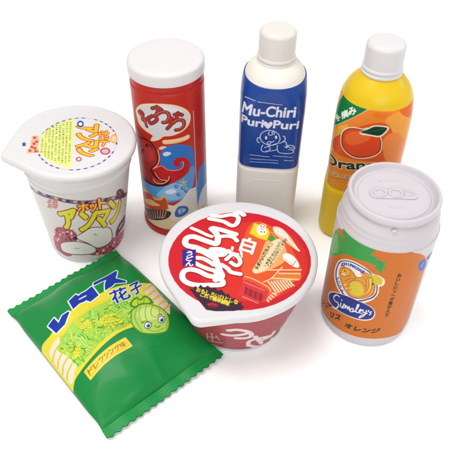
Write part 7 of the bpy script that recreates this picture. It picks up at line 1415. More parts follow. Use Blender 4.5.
ART["red"]=[
 ("P","f3d9a8",[(-29.9,123.8),(-30,130),(-22.9,138.1),(-12.6,143),(-0.7,144.3),(9.3,141.9),(17.2,135.9),(20.7,129.1),(19.2,122),(13.3,117),(3.8,114.1),(-2.8,113.4),(-6.3,110.3),(-11.4,107.5),(-15.3,107),(-12.5,112.4),(-20.4,115.1),(-27.1,118.2)],1),
 ("P","d8d6de",[(-26.7,125.2),(-26.9,130.7),(-21.1,137.6),(-11.9,141.7),(-0.9,142.9),(8.3,140.8),(15.6,135.5),(18.7,129.6),(17.4,123),(12.1,118.3),(3.3,115.6),(-2.8,114.9),(-6,112.1),(-10.7,109.7),(-14.3,109.2),(-11.7,114.1),(-18.7,116.8),(-24.5,119.9)],1),
 ("P","e6e4ea",[(-2.1,142.2),(7.5,140.2),(13.6,135.2),(9.7,134.7),(0.1,138.6)],1),
 ("L","5a1214",[(-25.6,130),(-20,126.7),(-17.7,120)],3.4,1),
 ("L","5a1214",[(-23.6,132.1),(-20.2,131.3),(-21.8,124.8),(-17.5,126.6),(-11.2,132)],3.4,1),
 ("L","5a1214",[(-14.8,129.2),(-14.2,124.2),(-10.7,125.7),(-7.3,129.3),(-8.6,132.6)],3.4,1),
 ("L","5a1214",[(-10.6,139),(-6.4,140.8),(-3.1,139)],3.4,1),
 ("L","5a1214",[(-6.4,141.4),(-6.2,137),(-8.6,131.4)],3.4,1),
 ("L","5a1214",[(-8.6,132.6),(-3.3,136.6),(1.5,136.1),(2.6,131.5),(-0,127.6),(-2.5,127)],3.4,1),
 ("L","5a1214",[(3.1,131),(4.3,126.2),(0.5,121.2)],3.4,1),
 ("L","5a1214",[(4.5,130.9),(3.4,128),(1.4,127.6)],3.4,1),
 ("L","5a1214",[(7.1,134),(10.6,133.9),(13.1,132.1)],3.4,1),
 ("L","5a1214",[(9.7,135.1),(8.5,130.8),(5.2,126.1)],3.4,1),
 ("L","5a1214",[(5.2,126.1),(9.3,128.4),(13.8,126.6),(14.2,121.8),(10.9,119.2),(7.3,119.3)],3.4,1),
 ("L","b02a22",[(-25.6,130),(-20,126.7),(-17.7,120)],2.2,1),
 ("L","b02a22",[(-23.6,132.1),(-20.2,131.3),(-21.8,124.8),(-17.5,126.6),(-11.2,132)],2.2,1),
 ("L","b02a22",[(-14.8,129.2),(-14.2,124.2),(-10.7,125.7),(-7.3,129.3),(-8.6,132.6)],2.2,1),
 ("L","b02a22",[(-10.6,139),(-6.4,140.8),(-3.1,139)],2.2,1),
 ("L","b02a22",[(-6.4,141.4),(-6.2,137),(-8.6,131.4)],2.2,1),
 ("L","b02a22",[(-8.6,132.6),(-3.3,136.6),(1.5,136.1),(2.6,131.5),(-0,127.6),(-2.5,127)],2.2,1),
 ("L","b02a22",[(3.1,131),(4.3,126.2),(0.5,121.2)],2.2,1),
 ("L","b02a22",[(4.5,130.9),(3.4,128),(1.4,127.6)],2.2,1),
 ("L","b02a22",[(7.1,134),(10.6,133.9),(13.1,132.1)],2.2,1),
 ("L","b02a22",[(9.7,135.1),(8.5,130.8),(5.2,126.1)],2.2,1),
 ("L","b02a22",[(5.2,126.1),(9.3,128.4),(13.8,126.6),(14.2,121.8),(10.9,119.2),(7.3,119.3)],2.2,1),
 ("L","d86a5a",[(-26.1,130.1),(-20.4,127),(-17.9,120.4)],0.5,1),
 ("L","d86a5a",[(-8.8,133),(-3.6,137),(1.2,136.7),(2.4,132.1),(-0.3,128.1),(-2.8,127.4)],0.5,1),
 ("L","d86a5a",[(5,126.7),(9,128.8),(13.5,127.2),(13.9,122.4),(10.6,119.8),(7,119.9)],0.5,1),
 ("P","2f74c4",[(-7.2,93.6),(-4,101.2),(3.3,104.8),(12.3,103.5),(20.2,98.1),(22.6,88.8),(21.4,60.5),(14.2,51.6),(-2.4,54.2),(-17.1,55.7),(-38.8,44.9),(-37.2,53.4),(-15.9,68.4),(-8.8,81)],1),
 ("P","5a9ada",[(-8.6,65.7),(20.1,78.5),(21.1,60.7),(12.5,46.6),(-10.5,40),(-39.3,27.6),(-40.2,47.4),(-22.4,58.3)],1),
 ("P","8cc0e8",[(-6.2,59.1),(0.9,64.1),(9,62),(15.7,52.7),(8.2,46.1),(-5.8,44.8),(-14.5,47.8)],1),
 ("P","cfe2f2",[(-4.7,96.3),(-1,98.2),(2.2,96.6),(-0.6,94.2),(-3.9,93.6)],1),
 ("P","e4c8c0",[(-8,101),(-5.1,103.5),(-1.3,103.2),(-4,100.9),(-6.8,99.6)],1),
 ("P","dce8f2",[(-5.8,54.7),(0.6,57.9),(4.4,55),(0.2,52.2),(-4.6,52.2)],1),
 ("P","c41f22",[(-16.7,76.7),(-7.2,83.8),(-2.1,80.2),(4.4,78.6),(9.9,80.6),(11.7,84.2),(10.8,86.3),(8.7,85),(8.9,82.2),(5.9,81.8),(3.4,84.2),(3.9,88.3),(7,91.2),(11.7,90.9),(16.5,86.8),(18.3,80.2),(16,73.5),(9.3,68.9),(0.9,64.1),(-6.1,60.5),(-13.4,60.7),(-19.5,66.8)],1),
 ("L","e8c8a8",[(-15,77.7),(-7.3,82.6),(-2.2,79.4),(4.4,78.1),(10.5,79.7),(12.1,84.2),(10.8,86.6)],0.5,1),
 ("L","f2cf98",[(-2.3,107.9),(6,108.5),(13.3,109),(16.9,109.7)],4.3,1),
 ("L","d8a060",[(-2.7,106.9),(6,107.3),(13.9,107.5)],0.5,1),
 ("P","3c0a10",[(-38.8,98.3),(-29,104.6),(-17,106.6),(-10.8,100),(-9.2,90.8),(-11.6,82.7),(-16.7,76.7),(-12.6,69.7),(-4.4,66.3),(-0.6,71.8),(0.1,68.4),(-3.2,62.9),(-10.5,59.1),(-20.6,57.5),(-33,56.6),(-41.3,52),(-38.4,71.9)],1),
 ("P","b82a28",[(-39.1,96.8),(-29.3,103.1),(-17.8,105.2),(-11.9,99.1),(-10.3,90.5),(-12.6,83.2),(-18.1,76.1),(-14.3,69.1),(-6.5,65.2),(-10.4,61.3),(-19.4,59.9),(-28.9,61.3),(-38.4,56),(-37.8,72.4)],1),
 ("P","c43c38",[(-30.1,99.1),(-19.2,101.7),(-14.2,95.7),(-13.3,88.8),(-19.4,83.8),(-31.1,80.5)],1),
 ("L","f0cba0",[(-15.1,77.3),(-10.3,83.9),(-8.3,90.9),(-9.1,98.8)],0.7,1),
 ("L","f0d0b0",[(-16.2,65.7),(-13.3,62.5),(-7.3,63.3),(-2.2,67.5),(-1,71.8)],0.7,1),
 ("L","f0d0b0",[(-13.9,73.5),(-9.8,67.9),(-3.6,67.3)],0.6,1),
 ("L","2c080c",[(-38.6,64.8),(-28.2,65.3),(-24.5,58.8)],0.8,1),
 ("L","2c080c",[(-26.8,73.9),(-20,70),(-18.3,62.2)],0.8,1),
 ("L","2c080c",[(-20.4,75),(-15.8,70.2),(-11.4,66.7)],0.8,1),
 ("L","2c080c",[(-39.6,58.7),(-39.5,53.5),(-34.1,52.2)],0.8,1),
 ("L","1c0608",[(-29,90.9),(-25.4,89.8)],1.2,1),
 ("L","1c0608",[(-24.3,93.7),(-30.3,86.3)],1.2,1),
 ("P","1c0608",[(-16.6,101.3),(-17.1,100),(-18.4,98.7),(-19.9,98.1),(-21.1,98.2),(-21.7,99),(-20.9,100.6),(-19.5,101.9),(-18,102.5),(-16.9,102.2)],1),
 ("P","c84a40",[(-17.5,101),(-17.7,100.4),(-18.4,99.8),(-19.1,99.5),(-19.5,99.6),(-19.7,99.9),(-19.3,100.6),(-18.8,101.1),(-18.2,101.4),(-17.7,101.2)],1),
 ("L","1c0608",[(-15.8,102.3),(-14.2,99.7)],0.9,1),
 ("L","d8c04a",[(11.1,63.6),(11.3,67)],1.1,0),
 ("L","d8c04a",[(11.1,63.6),(14.2,63.6)],1.1,0),
 ("L","d8c04a",[(11.1,63.6),(12.8,60.1)],1.1,0),
 ("L","d8c04a",[(11.1,63.6),(9.2,61.2)],1.1,0),
 ("L","d8c04a",[(11.1,63.6),(8.3,65.3)],1.1,0),
 ("P","2a5cae",[(15,52.4),(14.6,51.5),(13.6,51.1),(12.4,51.5),(11.5,52.6),(11.2,53.7),(11.6,54.8),(12.6,55.2),(13.8,54.7),(14.7,53.7)],1),
 ("P","8ab8e4",[(14.3,52.8),(14,52.3),(13.5,52.1),(12.9,52.4),(12.4,53),(12.2,53.7),(12.5,54.2),(13,54.4),(13.6,54.2),(14.1,53.7)],1),
 ("P","2a5cae",[(7.7,50.7),(7.3,49.8),(6.3,49.2),(5.2,49.4),(4.4,50.1),(4.1,51.4),(4.5,52.5),(5.4,53.1),(6.5,52.9),(7.4,52)],1),
 ("P","8ab8e4",[(7,51.2),(6.8,50.5),(6.3,50.3),(5.7,50.3),(5.2,50.8),(5.1,51.5),(5.3,52),(5.8,52.4),(6.4,52.2),(6.8,51.8)],1),
 ("P","2a5cae",[(6.2,60.5),(5.9,59.4),(4.9,58.8),(3.9,59),(3,59.9),(2.7,61),(3.1,62.1),(4.1,62.6),(5.1,62.5),(6,61.8)],1),
 ("P","8ab8e4",[(5.6,60.7),(5.4,60.2),(4.9,59.9),(4.3,60),(3.8,60.4),(3.7,61.1),(3.9,61.6),(4.4,61.9),(5,61.9),(5.4,61.4)],1),
 ("P","2a5cae",[(15.1,45.3),(14.7,44.3),(13.7,43.9),(12.5,44.4),(11.6,45.5),(11.3,46.8),(11.7,47.7),(12.7,48.1),(13.8,47.8),(14.8,46.6)],1),
 ("P","8ab8e4",[(14.4,45.9),(14.2,45.2),(13.7,45),(13,45.3),(12.5,45.8),(12.3,46.5),(12.6,47),(13.1,47.3),(13.7,47.1),(14.2,46.5)],1),
 ("P","2a5cae",[(11.9,56.8),(11.5,55.8),(10.6,55.3),(9.5,55.6),(8.6,56.6),(8.3,57.8),(8.7,58.9),(9.6,59.3),(10.8,58.9),(11.6,58.1)],1),
 ("P","8ab8e4",[(11.2,57.2),(11,56.5),(10.5,56.3),(9.9,56.5),(9.4,57),(9.3,57.7),(9.5,58.4),(10,58.6),(10.6,58.4),(11.1,57.9)],1),
 ("P","dfe0e0",[(-9.4,30.6),(8.3,44),(16.1,54),(24.4,53.3),(23,20.5),(12.8,14.1),(-4.4,16.4)],0),
 ("P","e6d6a8",[(-38.1,22.5),(-33.3,37),(-18.7,36.3),(-1.1,24.4),(27.3,15.5),(13.8,-0.5),(-8.5,-0.4),(-21.1,-0.7),(-37.5,12.5)],1),
 ("P","d8b878",[(-38.4,0.4),(-37.2,1.4),(-17.9,7.7),(-0.5,10.7),(6.9,13.9),(6.5,6),(-16.7,1.3),(-37.1,0.2),(-32.3,-0.4)],1),
 ("P","ede4cc",[(-5.9,38),(1.1,38.5),(15.5,37.8),(27.8,24.9),(27.1,11.7),(11.7,22.3),(-1.3,20.5)],1),
 ("P","f0b058",[(-30.9,47.1),(-25.6,47),(-19.7,44.2),(-11.3,45),(-7.3,49.8),(-5.3,47.3),(-3.9,37.4),(-6.2,33.3),(-34.7,31.1),(-37.2,40.4)],1),
 ("P","cc4a1c",[(-40.5,35.7),(-23.5,45.7),(-17.3,41.7),(-10.7,43.3),(-6.7,47.1),(-4.6,41),(-6.3,32.3),(-19.6,28.3),(-37.7,22.8)],1),
 ("P","f0c088",[(-34.7,31.1),(-22.2,39),(-15.1,38),(-12,36.5),(-21.1,32.2),(-31.3,29)],1),
 ("P","3c1614",[(-38.9,18.9),(-29.2,23.9),(-14,31),(-4.2,31.8),(-1.9,29.1),(-4.7,23.7),(-11.8,18.8),(-23.3,13.4),(-37.4,6.3),(-38.1,11.7)],1),
 ("L","d8a890",[(-38.3,15.5),(-33.1,12.6),(-28.4,11.6)],0.8,0),
 ("L","d8a890",[(-34.2,18.6),(-27.9,16.3),(-25.3,13.8)],0.8,0),
 ("L","d8a890",[(-27.2,23.7),(-24,18.7),(-22.7,15.6)],0.8,0),
 ("L","d8a890",[(-22.4,26.5),(-20.7,20.3),(-20.4,16.9)],0.8,0),
 ("L","d8a890",[(-18.6,28.4),(-17.9,21.5),(-18.3,18.1)],0.8,0),
 ("L","d8a890",[(-15.2,29.7),(-15.4,22.3),(-16.3,19.2)],0.8,0),
 ("L","d8a890",[(-12.1,30.5),(-12.9,22.9),(-14.4,20)],0.8,0),
 ("L","d8a890",[(-9.1,31.2),(-10.6,23.4),(-12.5,20.9)],0.8,0),
 ("L","d8a890",[(-6.4,31.3),(-8.4,23.7),(-10.9,21.4)],0.8,0),
 ("P","2a64b4",[(2.5,32.8),(5.9,37.2),(12.3,35.7),(14.3,30),(10.4,25.6),(3.8,24.2),(1.2,27.3)],1),
 ("P","8ab8e2",[(4.3,32.7),(7.9,34.8),(11.5,32.8),(10.5,29.5),(5.4,27.4)],1),
 ("L","dce8f4",[(5.6,30.6),(10.7,32.2)],0.7,0),
 ("L","1c4a96",[(7.9,33.8),(7.6,28.3)],0.6,0),
 ("P","4a86cc",[(23.3,57.5),(29.1,57.4),(33.7,43.1),(28.2,37.9),(24,44.4)],1),
 ("P","d8c8b0",[(23.7,39),(30.7,36.1),(29.9,19.5),(23.6,25.9)],1),
]

ART["bowl"]=[
 ("L","e8dcd8",[(-11.7,35),(-2.7,35.8),(6.9,39.1)],3.8,1),
 ("L","e8dcd8",[(-7.2,43.9),(-1.1,46.3),(5.8,42.6),(9.7,34.6),(6.6,30.6),(-1.8,30.7)],3.8,1),
 ("L","e8dcd8",[(8.9,14.2),(9,23.2),(17.2,24.4),(28.8,19.5)],3.8,1),
 ("L","e8dcd8",[(9.9,14),(20.9,5),(35.6,0.1),(33.2,10)],3.8,1),
 ("L","e8dcd8",[(12.8,30.1),(21.8,11.1)],3.8,1),
 ("L","e8dcd8",[(20.2,18.9),(30.6,17.6),(30.8,24.5)],3.8,1),
 ("L","e8dcd8",[(48.7,-0.7),(41.9,20.1),(49.1,20)],2.8,1),
 ("L","e8dcd8",[(48.9,6.3),(48.5,18.6)],2.8,1),
 ("L","e8dcd8",[(49.9,7),(48.3,24.2)],2.8,1),
 ("L","e8dcd8",[(46.2,31.4),(46.6,15.7)],2.8,1),
 ("L","c8a8a8",[(-25.7,26.6),(-27.7,12.3),(-18.2,16)],1.2,1),
 ("L","c8a8a8",[(-21.1,30.7),(-22.6,14.8)],1.2,1),
 ("L","c8a8a8",[(-17.5,29.3),(-15.5,22.2)],1.2,1),
 ("L","c8a8a8",[(-26,20.1),(-17,26.3)],1.2,1),
 ("L","c8a8a8",[(-25.4,12.3),(-13,18.2)],1.2,1),
]

# ------------------------------------------------------------------ the setting
m_table = material('white_sweep_paper', 'ffffff', .7, noise=0.0, spec=.1)
m_table.node_tree.nodes['RGB'].outputs[0].default_value = (.96, .96, .96, 1)
g = grid_mesh('tabletop', np.array([[(-4, -4, 0), (4, -4, 0)], [(-4, 4, 0), (4, 4, 0)]], float), m_table, sharp=0); g['kind'] = 'structure'

m_white = material('white_vinyl', 'e4e1e2', .38, coat=.1, noise=.02, bump=.06, bscale=500)
m_pinkwhite = material('pale_pinkish_vinyl', 'd5cfd4', .36, coat=.1, noise=.02, bump=.06, bscale=500)
m_cream = material('cream_vinyl', 'f3eee5', .4, coat=.05, noise=.03, bump=.08, bscale=400)
m_capcream = material('off_white_vinyl', 'e6e1db', .4, coat=.05, noise=.02, bump=.06, bscale=400)
m_gold = material('golden_yellow_vinyl', 'e6b81a', .35, coat=.1, noise=.03, bump=.06, bscale=400)
m_yellow = material('bright_yellow_vinyl', 'ecc61a', .35, coat=.1, noise=.03, bump=.06, bscale=400)
m_red = material('red_vinyl', 'c0261c', .34, coat=.1, noise=.03, bump=.06, bscale=400)
m_maroon = material('dusty_red_vinyl', 'a8404a', .36, coat=.1, noise=.03, bump=.06, bscale=400)
m_print = material('printed_vinyl', None, .34, coat=.05, noise=.03, bump=.05, bscale=500)
m_film = material('printed_film', None, .3, coat=.25, noise=.03, bump=.06, bscale=250)

# ------------------------------------------------------------------ drink can
can = thing('drink_can', 'white toy drink can with orange and green printed sleeve, beside the orange juice bottle', 'can', (.1150, -.1036, 0), (0, .012, 0))
lathe('body', [(30, 0), (34.9, 0, 1.8), (35.9, 6, 2), (35.9, 9), (35.9, 104), (35.6, 108, 3), (34.6, 112, 1.6), (34.6, 114, .8), (33.9, 116, .8), (33.9, 118.5, .8), (32.9, 121, 1), (31.6, 123.8, 1), (30.2, 125.4, .6), (29.8, 127)], m_pinkwhite, can)
cv = Canvas(-116, 116, 4, 110, .15, 'd5cfd4'); cv.run(ART['can'])
sleeve('label', cv, 36.2, lambda z: 36.15+0*z, 9, 107, m_print, can, front=(-112, 75))
lid = lathe('lid', [(29.5, 126.4), (31.3, 126.6, .6), (32.3, 128.2, .8), (32.3, 130.6, 1.2), (31.2, 132.6, 1.2), (29.6, 132.6, 1.2), (28.0, 129.2, .8), (26.8, 127.6, .8), (25.4, 127.6, .5), (24.4, 128.6, .5), (4, 128.6), (.05, 128.6)], m_pinkwhite, can)
def slab(name, pts, z0, h, mat, parent, holes=(), rnd=.6):
    """rounded raised plate from an outline in mm, with recessed holes as rings of their own height"""
    P = catmull(pts, True, 5); c = P.mean(0); rows = []
    for s, z in ((0, -.2), (0, h*.55), (.25, h*.9), (.6, h), ):
        d = P-c; L = np.hypot(d[:, 0], d[:, 1])[:, None]; rows.append(np.concatenate([c+d*(1-s*rnd/L), np.full((len(P), 1), z0+z)], 1))
    return grid_mesh(name, np.array(rows)/1000, mat, parent, close_u=True, cap1=True, cap0=True, sharp=50)
def ringbead(name, pts, w, z0, h, mat, parent, closed=True, n=10):
    """half-round raised bead along a path in mm"""
    P = catmull(pts, closed, 5); T = (np.roll(P, -1, 0)-np.roll(P, 1, 0)); 
    if not closed: T[0] = P[1]-P[0]; T[-1] = P[-1]-P[-2]
    T /= np.hypot(T[:, 0], T[:, 1])[:, None]; Nn = np.stack([-T[:, 1], T[:, 0]], 1); rows = []
    for k in range(n+1):
        a = pi*k/n; rows.append(np.concatenate([P+Nn*(w/2*cos(a)), np.full((len(P), 1), z0-.05+h*sin(a))], 1))
    return grid_mesh(name, np.array(rows)/1000, mat, parent, close_u=closed, sharp=0, flip=False)
ca, sa = cos(radians(-2)), sin(radians(-2))
def rt(p): return [(x*ca-y*sa, x*sa+y*ca) for x, y in p]
tab = slab('pull_tab', rt([(-15.5, 3.2), (-16.8, 0), (-15, -4.2), (-9, -5.2), (4, -5.0), (12, -5.2), (15.6, -3), (15.6, 2), (12, 4), (4, 5.0), (-8, 5.6)]), 128.6, 1.0, m_pinkwhite, lid)
ringbead('tab_ridge', rt([(-14, 0), (-12, 3.2), (-7.5, 3.4), (-5.5, 0), (-7.5, -3.2), (-12, -3.2)]), 2.0, 129.6, 1.1, m_pinkwhite, tab)
ringbead('tab_ridge', rt([(-3.5, 0), (-1, 3.4), (3.5, 3.4), (5.6, 0), (3.5, -3.4), (-1, -3.4)]), 2.2, 129.6, 1.2, m_pinkwhite, tab)
ringbead('tab_ridge', rt([(8, 2.2), (13, 1.6), (13.4, -1.4), (8, -2.2)]), 1.5, 129.6, .9, m_pinkwhite, tab)
ringbead('embossing', [(-8, 14), (-4, 15), (0, 14.6), (4, 15), (8, 14)], 1.1, 128.6, .5, m_pinkwhite, lid, closed=False)
ringbead('embossing', [(-5, -13), (-2, -13.8), (1, -13.2), (5, -13.8)], 1.2, 128.6, .5, m_pinkwhite, lid, closed=False)
bm = bmesh.new(); bmesh.ops.create_uvsphere(bm, u_segments=20, v_segments=12, radius=.0016)
me = bpy.data.meshes.new('air_hole_nub'); bm.to_mesh(me); bm.free(); me.materials.append(m_pinkwhite)
for p in me.polygons: p.use_smooth = True
nub = bpy.data.objects.new('air_hole_nub', me); col.objects.link(nub); nub.parent = can; nub.location = (-.0052, -.0322, .1246); nub.scale = (1.2, .7, .8)

# ------------------------------------------------------------------ noodle bowl
bowl = thing('noodle_bowl', 'red and white toy noodle bowl with big printed red lid, between bag and can', 'bowl', (.01, -.1061, 0))
bh = 66.
br = lambda z: 38.9+z*.262-.0004*(z-30)**2
lathe('body', [(30, 0), (37.6, 0, 1.2), (38.4, 3.2, .6)]+[(br(z)-.2, z) for z in np.arange(5, 62, 4.)]+[(br(61)+1.6, 62.5, .8), (br(64)+1.4, 68)], m_white, bowl, seg=160)
cv = Canvas(-100, 100, 0, 66, .22, 'a8404a'); cv.run(ART['bowl'])
sleeve('label', cv, 48, lambda z: br(z)+.05, 7.5, 57, m_print, bowl, step=.42, front=(-80, 80))
rf_ = hull_radius(59.4, [(-26.5, -55.5, 8.5)])
cv = Canvas(-72, 72, -76, 72, .15, 'e2e0e2'); cv.run(ART['bowllid'])
lid_mesh('lid', cv, rf_, [(2.6, 72.2), (1.4, 71.9), (.5, 71.1), (0, 69.8), (0, 66.9), (.4, 65.9), (1.4, 65.5), (3.5, 65.9), (8, 66.0)], 72.2, m_print, bowl, seg=640)

# ------------------------------------------------------------------ steamed bun cup
CT = .05
def cup_warp(P):
    t = np.clip(P[:, 2]/.022, 0, 1); t = CT*t*t*(3-2*t); c, s_ = np.cos(t), np.sin(t)
    return np.stack([P[:, 0]*c+P[:, 2]*s_, P[:, 1], -P[:, 0]*s_+P[:, 2]*c], 1)
cup = thing('snack_cup', 'white toy cup with yellow lettering over steamed buns and pointed white lid', 'cup', (-.127, -.0165, 0))
cr = lambda z: 32.7+z*.118
lathe('body', [(26, 0), (31.6, 0, 1.5), (32.6, 3.5, .6)]+[(cr(z)-.2, z) for z in np.arange(5, 90, 5.)]+[(cr(92)-.2, 92, .5), (cr(93)+.9, 93, .5), (cr(96)+.9, 96, .5), (cr(97)+.1, 97.5, .5), (cr(101)+.6, 103), (44, 107)], m_white, cup, warp=cup_warp)
cv = Canvas(-128, 128, 0, 100, .15, 'e2dcd8'); cv.run(ART['cup'])
sleeve('label', cv, 40, lambda z: cr(z)+.05, 4.5, 90, m_print, cup, step=.3, front=(-85, 105), warp=cup_warp)
rf_ = hull_radius(49.6, [(-48.5, -22.5, 5.0)])
cv = Canvas(-62, 62, -62, 62, .14, 'e4e2e3')
rg = [(3.5+31*cos(a), -6+34.5*sin(a)) for a in np.linspace(0, 2*pi, 73)]
cv.line('d8d4e4', rg, 1.5, 0)
for k in range(36):
    if k % 9 == 8: continue
    q = rg[2*k:2*k+2]; q = [q[0], (q[0][0]*.3+q[1][0]*.7, q[0][1]*.3+q[1][1]*.7)]
    cv.line(('28407c', '4a3a70', '2c5a9a', '8a4a50')[k % 4], q, 1.15, 0)
cv.run(ART['cuplid'])
lid_mesh('lid', cv, rf_, [(3.2, 113), (1.8, 112.7), (.7, 111.8), (.1, 110.4), (0, 108.8), (.5, 106.6), (1.6, 105.6), (4, 105.6)], 113, m_print, cup, warp=cup_warp, seg=600)

# ------------------------------------------------------------------ snack tube
tube = thing('snack_tube', 'tall red cylindrical toy snack tube with white cap and octopus picture', 'snack tube', (-.0465, .0145, 0))
lathe('body', [(26, 0), (30.4, 0, 2), (30.8, 3, 1), (30.6, 6, .8), (29.8, 7.2, .5)]+[(29.6, 7.6), (29.6, 150.5, .5), (29.0, 151.6, .5), (29.0, 152.4, .5), (29.7, 153.4, .6), (29.5, 158, 1.2), (28.2, 161), (28, 163)], m_red, tube)
cv = Canvas(-95, 95, 0, 160, .15, 'c0261c')
cv.poly('e6d6a8', [(-60, 7), (60, 7), (60, 24), (-60, 22)], 0); cv.poly('c0261c', [(24, 30), (60, 30), (60, 160), (24, 160)], 0)
cv.run(ART['red'])
cv.line('d8d2d8', [(23.9, 28), (23.9, 132)], .5, 0)
cv.poly('4a86c8', [(26, 28), (52, 28), (52, 62), (46, 70), (32, 72), (26, 64)]); cv.poly('d8dce8', [(27, 26), (50, 26), (48, 40), (36, 46), (28, 40)])
sleeve('label', cv, 30, lambda z: 29.85+0*z, 8.2, 149.8, m_print, tube, front=(-88, 84))
lathe('cap', [(27, 158.2), (30.5, 158.2, .6), (30.6, 160, .5), (30.6, 167.6, 1.9), (28.2, 169.4, 1.2), (20, 169.5), (.05, 169.6)], m_white, tube, sharp=0)

# ------------------------------------------------------------------ milk bottle with blue label
def squarish(amount, zlo, zhi):
    def f(th, z):
        z = np.asarray(z, float); w = np.clip((zhi-z)/(zhi-zlo), 0, 1)*amount
        c = np.cos(4*th); return 1+w*(-.5*(1+c)*.9+.45)
    return f
blue = thing('drink_bottle', 'cream toy bottle with white screw cap and dark blue baby label', 'bottle', (.038, .0223, 0), (0, radians(.98), 0))
def sq_shape(th, z):
    n = np.interp(z, [125, 150], [4.5, 2.05]); a = np.asarray(th)+.08
    return (np.abs(np.cos(a))**n+np.abs(np.sin(a))**n)**(-1/n)
def top_round(th, z):
    return sq_shape(th, z)
bb = lathe('body', [(20, 0), (25.4, 0, 3), (27.4, 4, 2)]+[(27.5, z) for z in range(8, 64, 4)]+[(27.5, 68.4, 2.0), (26.4, 70.2, .6), (26.4, 71.5)]+[(26.5, z) for z in range(76, 137, 4)]+[(26.4, 140), (25.9, 145), (25.1, 149.3), (23.6, 153.5, 2), (19.8, 159, 3), (15.2, 162, 1), (13.8, 165)], m_cream, blue, seg=256, shape=sq_shape, sharp=0)
def front_bead(name, pts, R, w, h, mat, parent, phi=0):
    P = catmull(pts, False, 5); T = np.gradient(P, axis=0); T /= np.hypot(T[:, 0], T[:, 1])[:, None]; Nn = np.stack([-T[:, 1], T[:, 0]], 1); rows = []
    for k in range(9):
        a = pi*k/8; q = P+Nn*(w/2*cos(a)); th = q[:, 0]/R+phi; r = R*sq_shape(th, q[:, 1])-.15+h*sin(a)
        rows.append(np.stack([r*np.sin(th), -r*np.cos(th), q[:, 1]], 1))
    return grid_mesh(name, np.array(rows)/1000, mat, parent, sharp=0)
front_bead('moulded_panel', [(-13, 22), (-13, 40), (-13, 55), (-12.4, 58), (-10, 59), (0, 59), (10, 59), (12.4, 58), (13, 55), (13, 40), (13, 22)], 27.5, 1.5, .35, m_cream, bb, phi=-.08)
cv = Canvas(-92, 92, 60, 158, .15, '174596'); cv.run(ART['blue'])
def blr(z): return np.interp(z, [71.5, 73, 125, 138, 145, 149.3, 153], [26.8, 27.1, 27.2, 27.2, 26.6, 25.8, 24.8])
sleeve('label', cv, 28.5, blr, 72, 149.3, m_film, blue, front=(-92, 92), shape=sq_shape, top=lambda A: 1.6*(1-np.cos(A+.08)))
def cap(parent, mat, z0, r, h):
    c_ = lathe('screw_cap', [(r-2, z0+.6), (r+1.3, z0, .5), (r+1.4, z0+2.0, .7), (r+.3, z0+3.0, .5), (r+1.1, z0+4.0, .7), (r+1.0, z0+5.6, .7), (r+.2, z0+6.6, .4), (r, z0+h-2.2, 2), (r-2.2, z0+h, 1), (5, z0+h+.2), (.05, z0+h+.2)], mat, parent, seg=160, sharp=0,
        shape=lambda th, z: 1+(.006*np.sign(np.sin(48*th)) if z > z0+7 and z < z0+h-2.5 else 0))
    return c_
cap(blue, m_capcream, 160.6, 14.4, 27.4)

# ------------------------------------------------------------------ orange juice bottle
oj = thing('juice_bottle', 'yellow toy juice bottle with an orange fruit label and white cap, behind the can', 'bottle', (.1224, .0074, 0))
def oj_shape(th, z):
    n = np.interp(z, [118, 142], [3.6, 2.05]); a = np.asarray(th)+.27
    return (np.abs(np.cos(a))**n+np.abs(np.sin(a))**n)**(-1/n)
lathe('body', [(22, 0), (29.5, 0, 3), (32.0, 4.5, 2)]+[(31.8, z) for z in range(8, 50, 6)]+[(31.6, 54, 1), (30.2, 57, .8), (30.0, 58.5)]+[(30.1, z) for z in range(64, 120, 6)]+[(30.0, 124), (29.8, 129), (29.3, 134), (28.5, 139), (27.5, 143, 2), (25.2, 148.5, 4), (20.5, 154.5, 4), (15.2, 160, 1), (14.6, 163)], m_yellow, oj, seg=256, shape=oj_shape, sharp=0)
cv = Canvas(-100, 100, 50, 156, .15, 'f09826')
cv.poly('f0d020', [(-100, 134), (-60, 138), (-37, 147), (-25, 141), (-12, 141), (8, 139), (30, 136), (60, 138), (100, 136), (100, 160), (-100, 160)], 0)
cv.run(ART['orange'])
def ojr(z): return np.interp(z, [57, 58.5, 118, 124, 129, 134, 139, 142], [30.1, 30.4, 30.4, 30.3, 30.1, 29.6, 28.8, 27.9])
sleeve('label', cv, 31.5, ojr, 58, 141, m_print, oj, front=(-95, 80), shape=oj_shape)
cap(oj, m_white, 160, 14.9, 25.5)

# ------------------------------------------------------------------ snack bag
bag = thing('snack_bag', 'green toy snack bag with crimped ends, blue lettering and a smiling lettuce, at front left', 'snack bag', (-.0901, -.1275, 0), (0, 0, radians(41)))
rng = np.random.RandomState(3)
def bag_z(x, y):
    a, b = 53.5, 66.5
    fx = np.clip(1-np.abs(x/a)**2.4, 0, 1)**.6; fy = np.clip(1-np.abs(y/b)**2.6, 0, 1)**.6
    return fx, fy
def folds(x, y, seed):
    r = np.random.RandomState(seed); z = 0*x
    d1 = np.clip(66.5-y, 0, 200); d2 = np.clip(66.5+y, 0, 200)
    for k in range(7):
        c = r.uniform(-46, 46); w = r.uniform(1.6, 4.5); l = r.uniform(7, 24); A_ = r.uniform(-1.1, .7); sl = r.uniform(-.35, .35)
        z = z+A_*np.exp(-((x-c-sl*d1)/(w+.09*d1))**2)*np.exp(-d1/l)*np.clip(d1/2.5, 0, 1)
        c = r.uniform(-46, 46); sl = r.uniform(-.35, .35)
        z = z+A_*np.exp(-((x-c-sl*d2)/(w+.09*d2))**2)*np.exp(-d2/l)*np.clip(d2/2.5, 0, 1)
    for k in range(8):
        z = z+.16*np.sin(x*r.uniform(.03, .15)+y*r.uniform(-.13, .13)+r.uniform(0, 6))
    return z
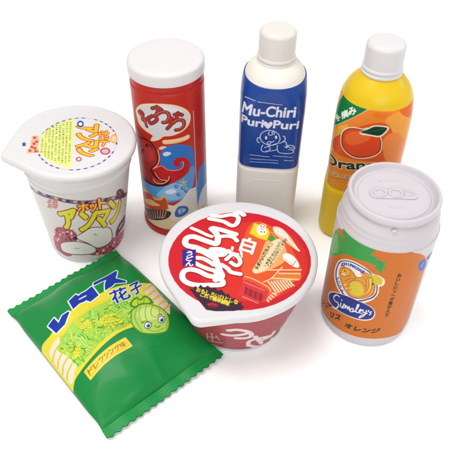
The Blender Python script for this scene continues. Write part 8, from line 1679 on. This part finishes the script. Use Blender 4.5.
def bag_xy(U, Vv):
    """unit grid -> bag plan in mm; zigzag crimped ends, slightly pinched sides"""
    y = Vv*75.0
    saw = lambda x, ph: .9*np.abs(((x/6.2+ph) % 1)*2-1)*2-.9
    wz = np.clip((np.abs(Vv)*75-71)/4, 0, 1)
    x = U*53.5
    y = y+np.sign(Vv)*wz*(saw(x, .2*(Vv > 0)) - .4)
    fy = np.clip(1-np.abs(y/66.5)**2.2, 0, 1)
    x = x*(1-.012*fy**.3-.018*np.exp(-((np.abs(y)-60)/9)**2))
    return x, y
def bag_sheet(nu, nv, top):
    U, Vv = np.meshgrid(np.sin(np.linspace(-1, 1, nu)*1.25)/sin(1.25), np.linspace(-1, 1, nv))
    x, y = bag_xy(U, Vv); fx, fy = bag_z(U*53.5, y)
    edge = 4+4*fy
    cr_ = (np.abs(y) > 66.5)
    f = folds(x, y, 7)*np.clip((66.5-np.abs(y))/4, 0, 1)
    crimp = np.where(cr_, .07*np.sin((np.abs(y)-66.5)*2*pi/1.7)+.5*np.sin(x*.09+np.sign(y))+.25*np.sin(x*.31), 0)
    blend = np.clip((66.5-np.abs(y))/5, 0, 1)
    if top: z = edge+17*fx*fy+1.9*f*(.25+.75*np.clip(fx, 0, 1))*np.clip((1-np.abs(U))*12, 0, 1)+(1-blend)*(.5*np.sin(x*.09+np.sign(y))+.25*np.sin(x*.31))*(~cr_)+crimp
    else: z = edge-.0-(edge-.3)*np.clip(fx, 0, 1)**.5*np.clip(fy*3, 0, 1)-.9+(np.where(cr_, crimp, 0)+(1-blend)*(.5*np.sin(x*.09+np.sign(y))+.25*np.sin(x*.31))*(~cr_))
    return x, y, np.maximum(z, .25)
cv = Canvas(-58, 58, -80, 80, .16, '0f8c3f')
cv.poly('1c9a4a', [(-60, -80), (60, -80), (60, -66.5), (-60, -66.5)], 0); cv.poly('1c9a4a', [(-60, 80), (60, 80), (60, 66.5), (-60, 66.5)], 0)
cv.run(ART['bag'])
x, y, z = bag_sheet(330, 470, True)
m_bag = material('printed_bag_film', None, .4, coat=.12, noise=.05, bump=.6, bscale=42)
body = grid_mesh('pouch', np.stack([x, y, z], -1)/1000, m_bag, bag, colours=cv.get(x, y), sharp=0)
m_bagback = material('green_bag_back', '148038', .4, noise=.05)
x, y, z = bag_sheet(160, 220, False)
grid_mesh('back_sheet', np.stack([x, y, z], -1)/1000, m_bagback, bag, sharp=0, flip=True)
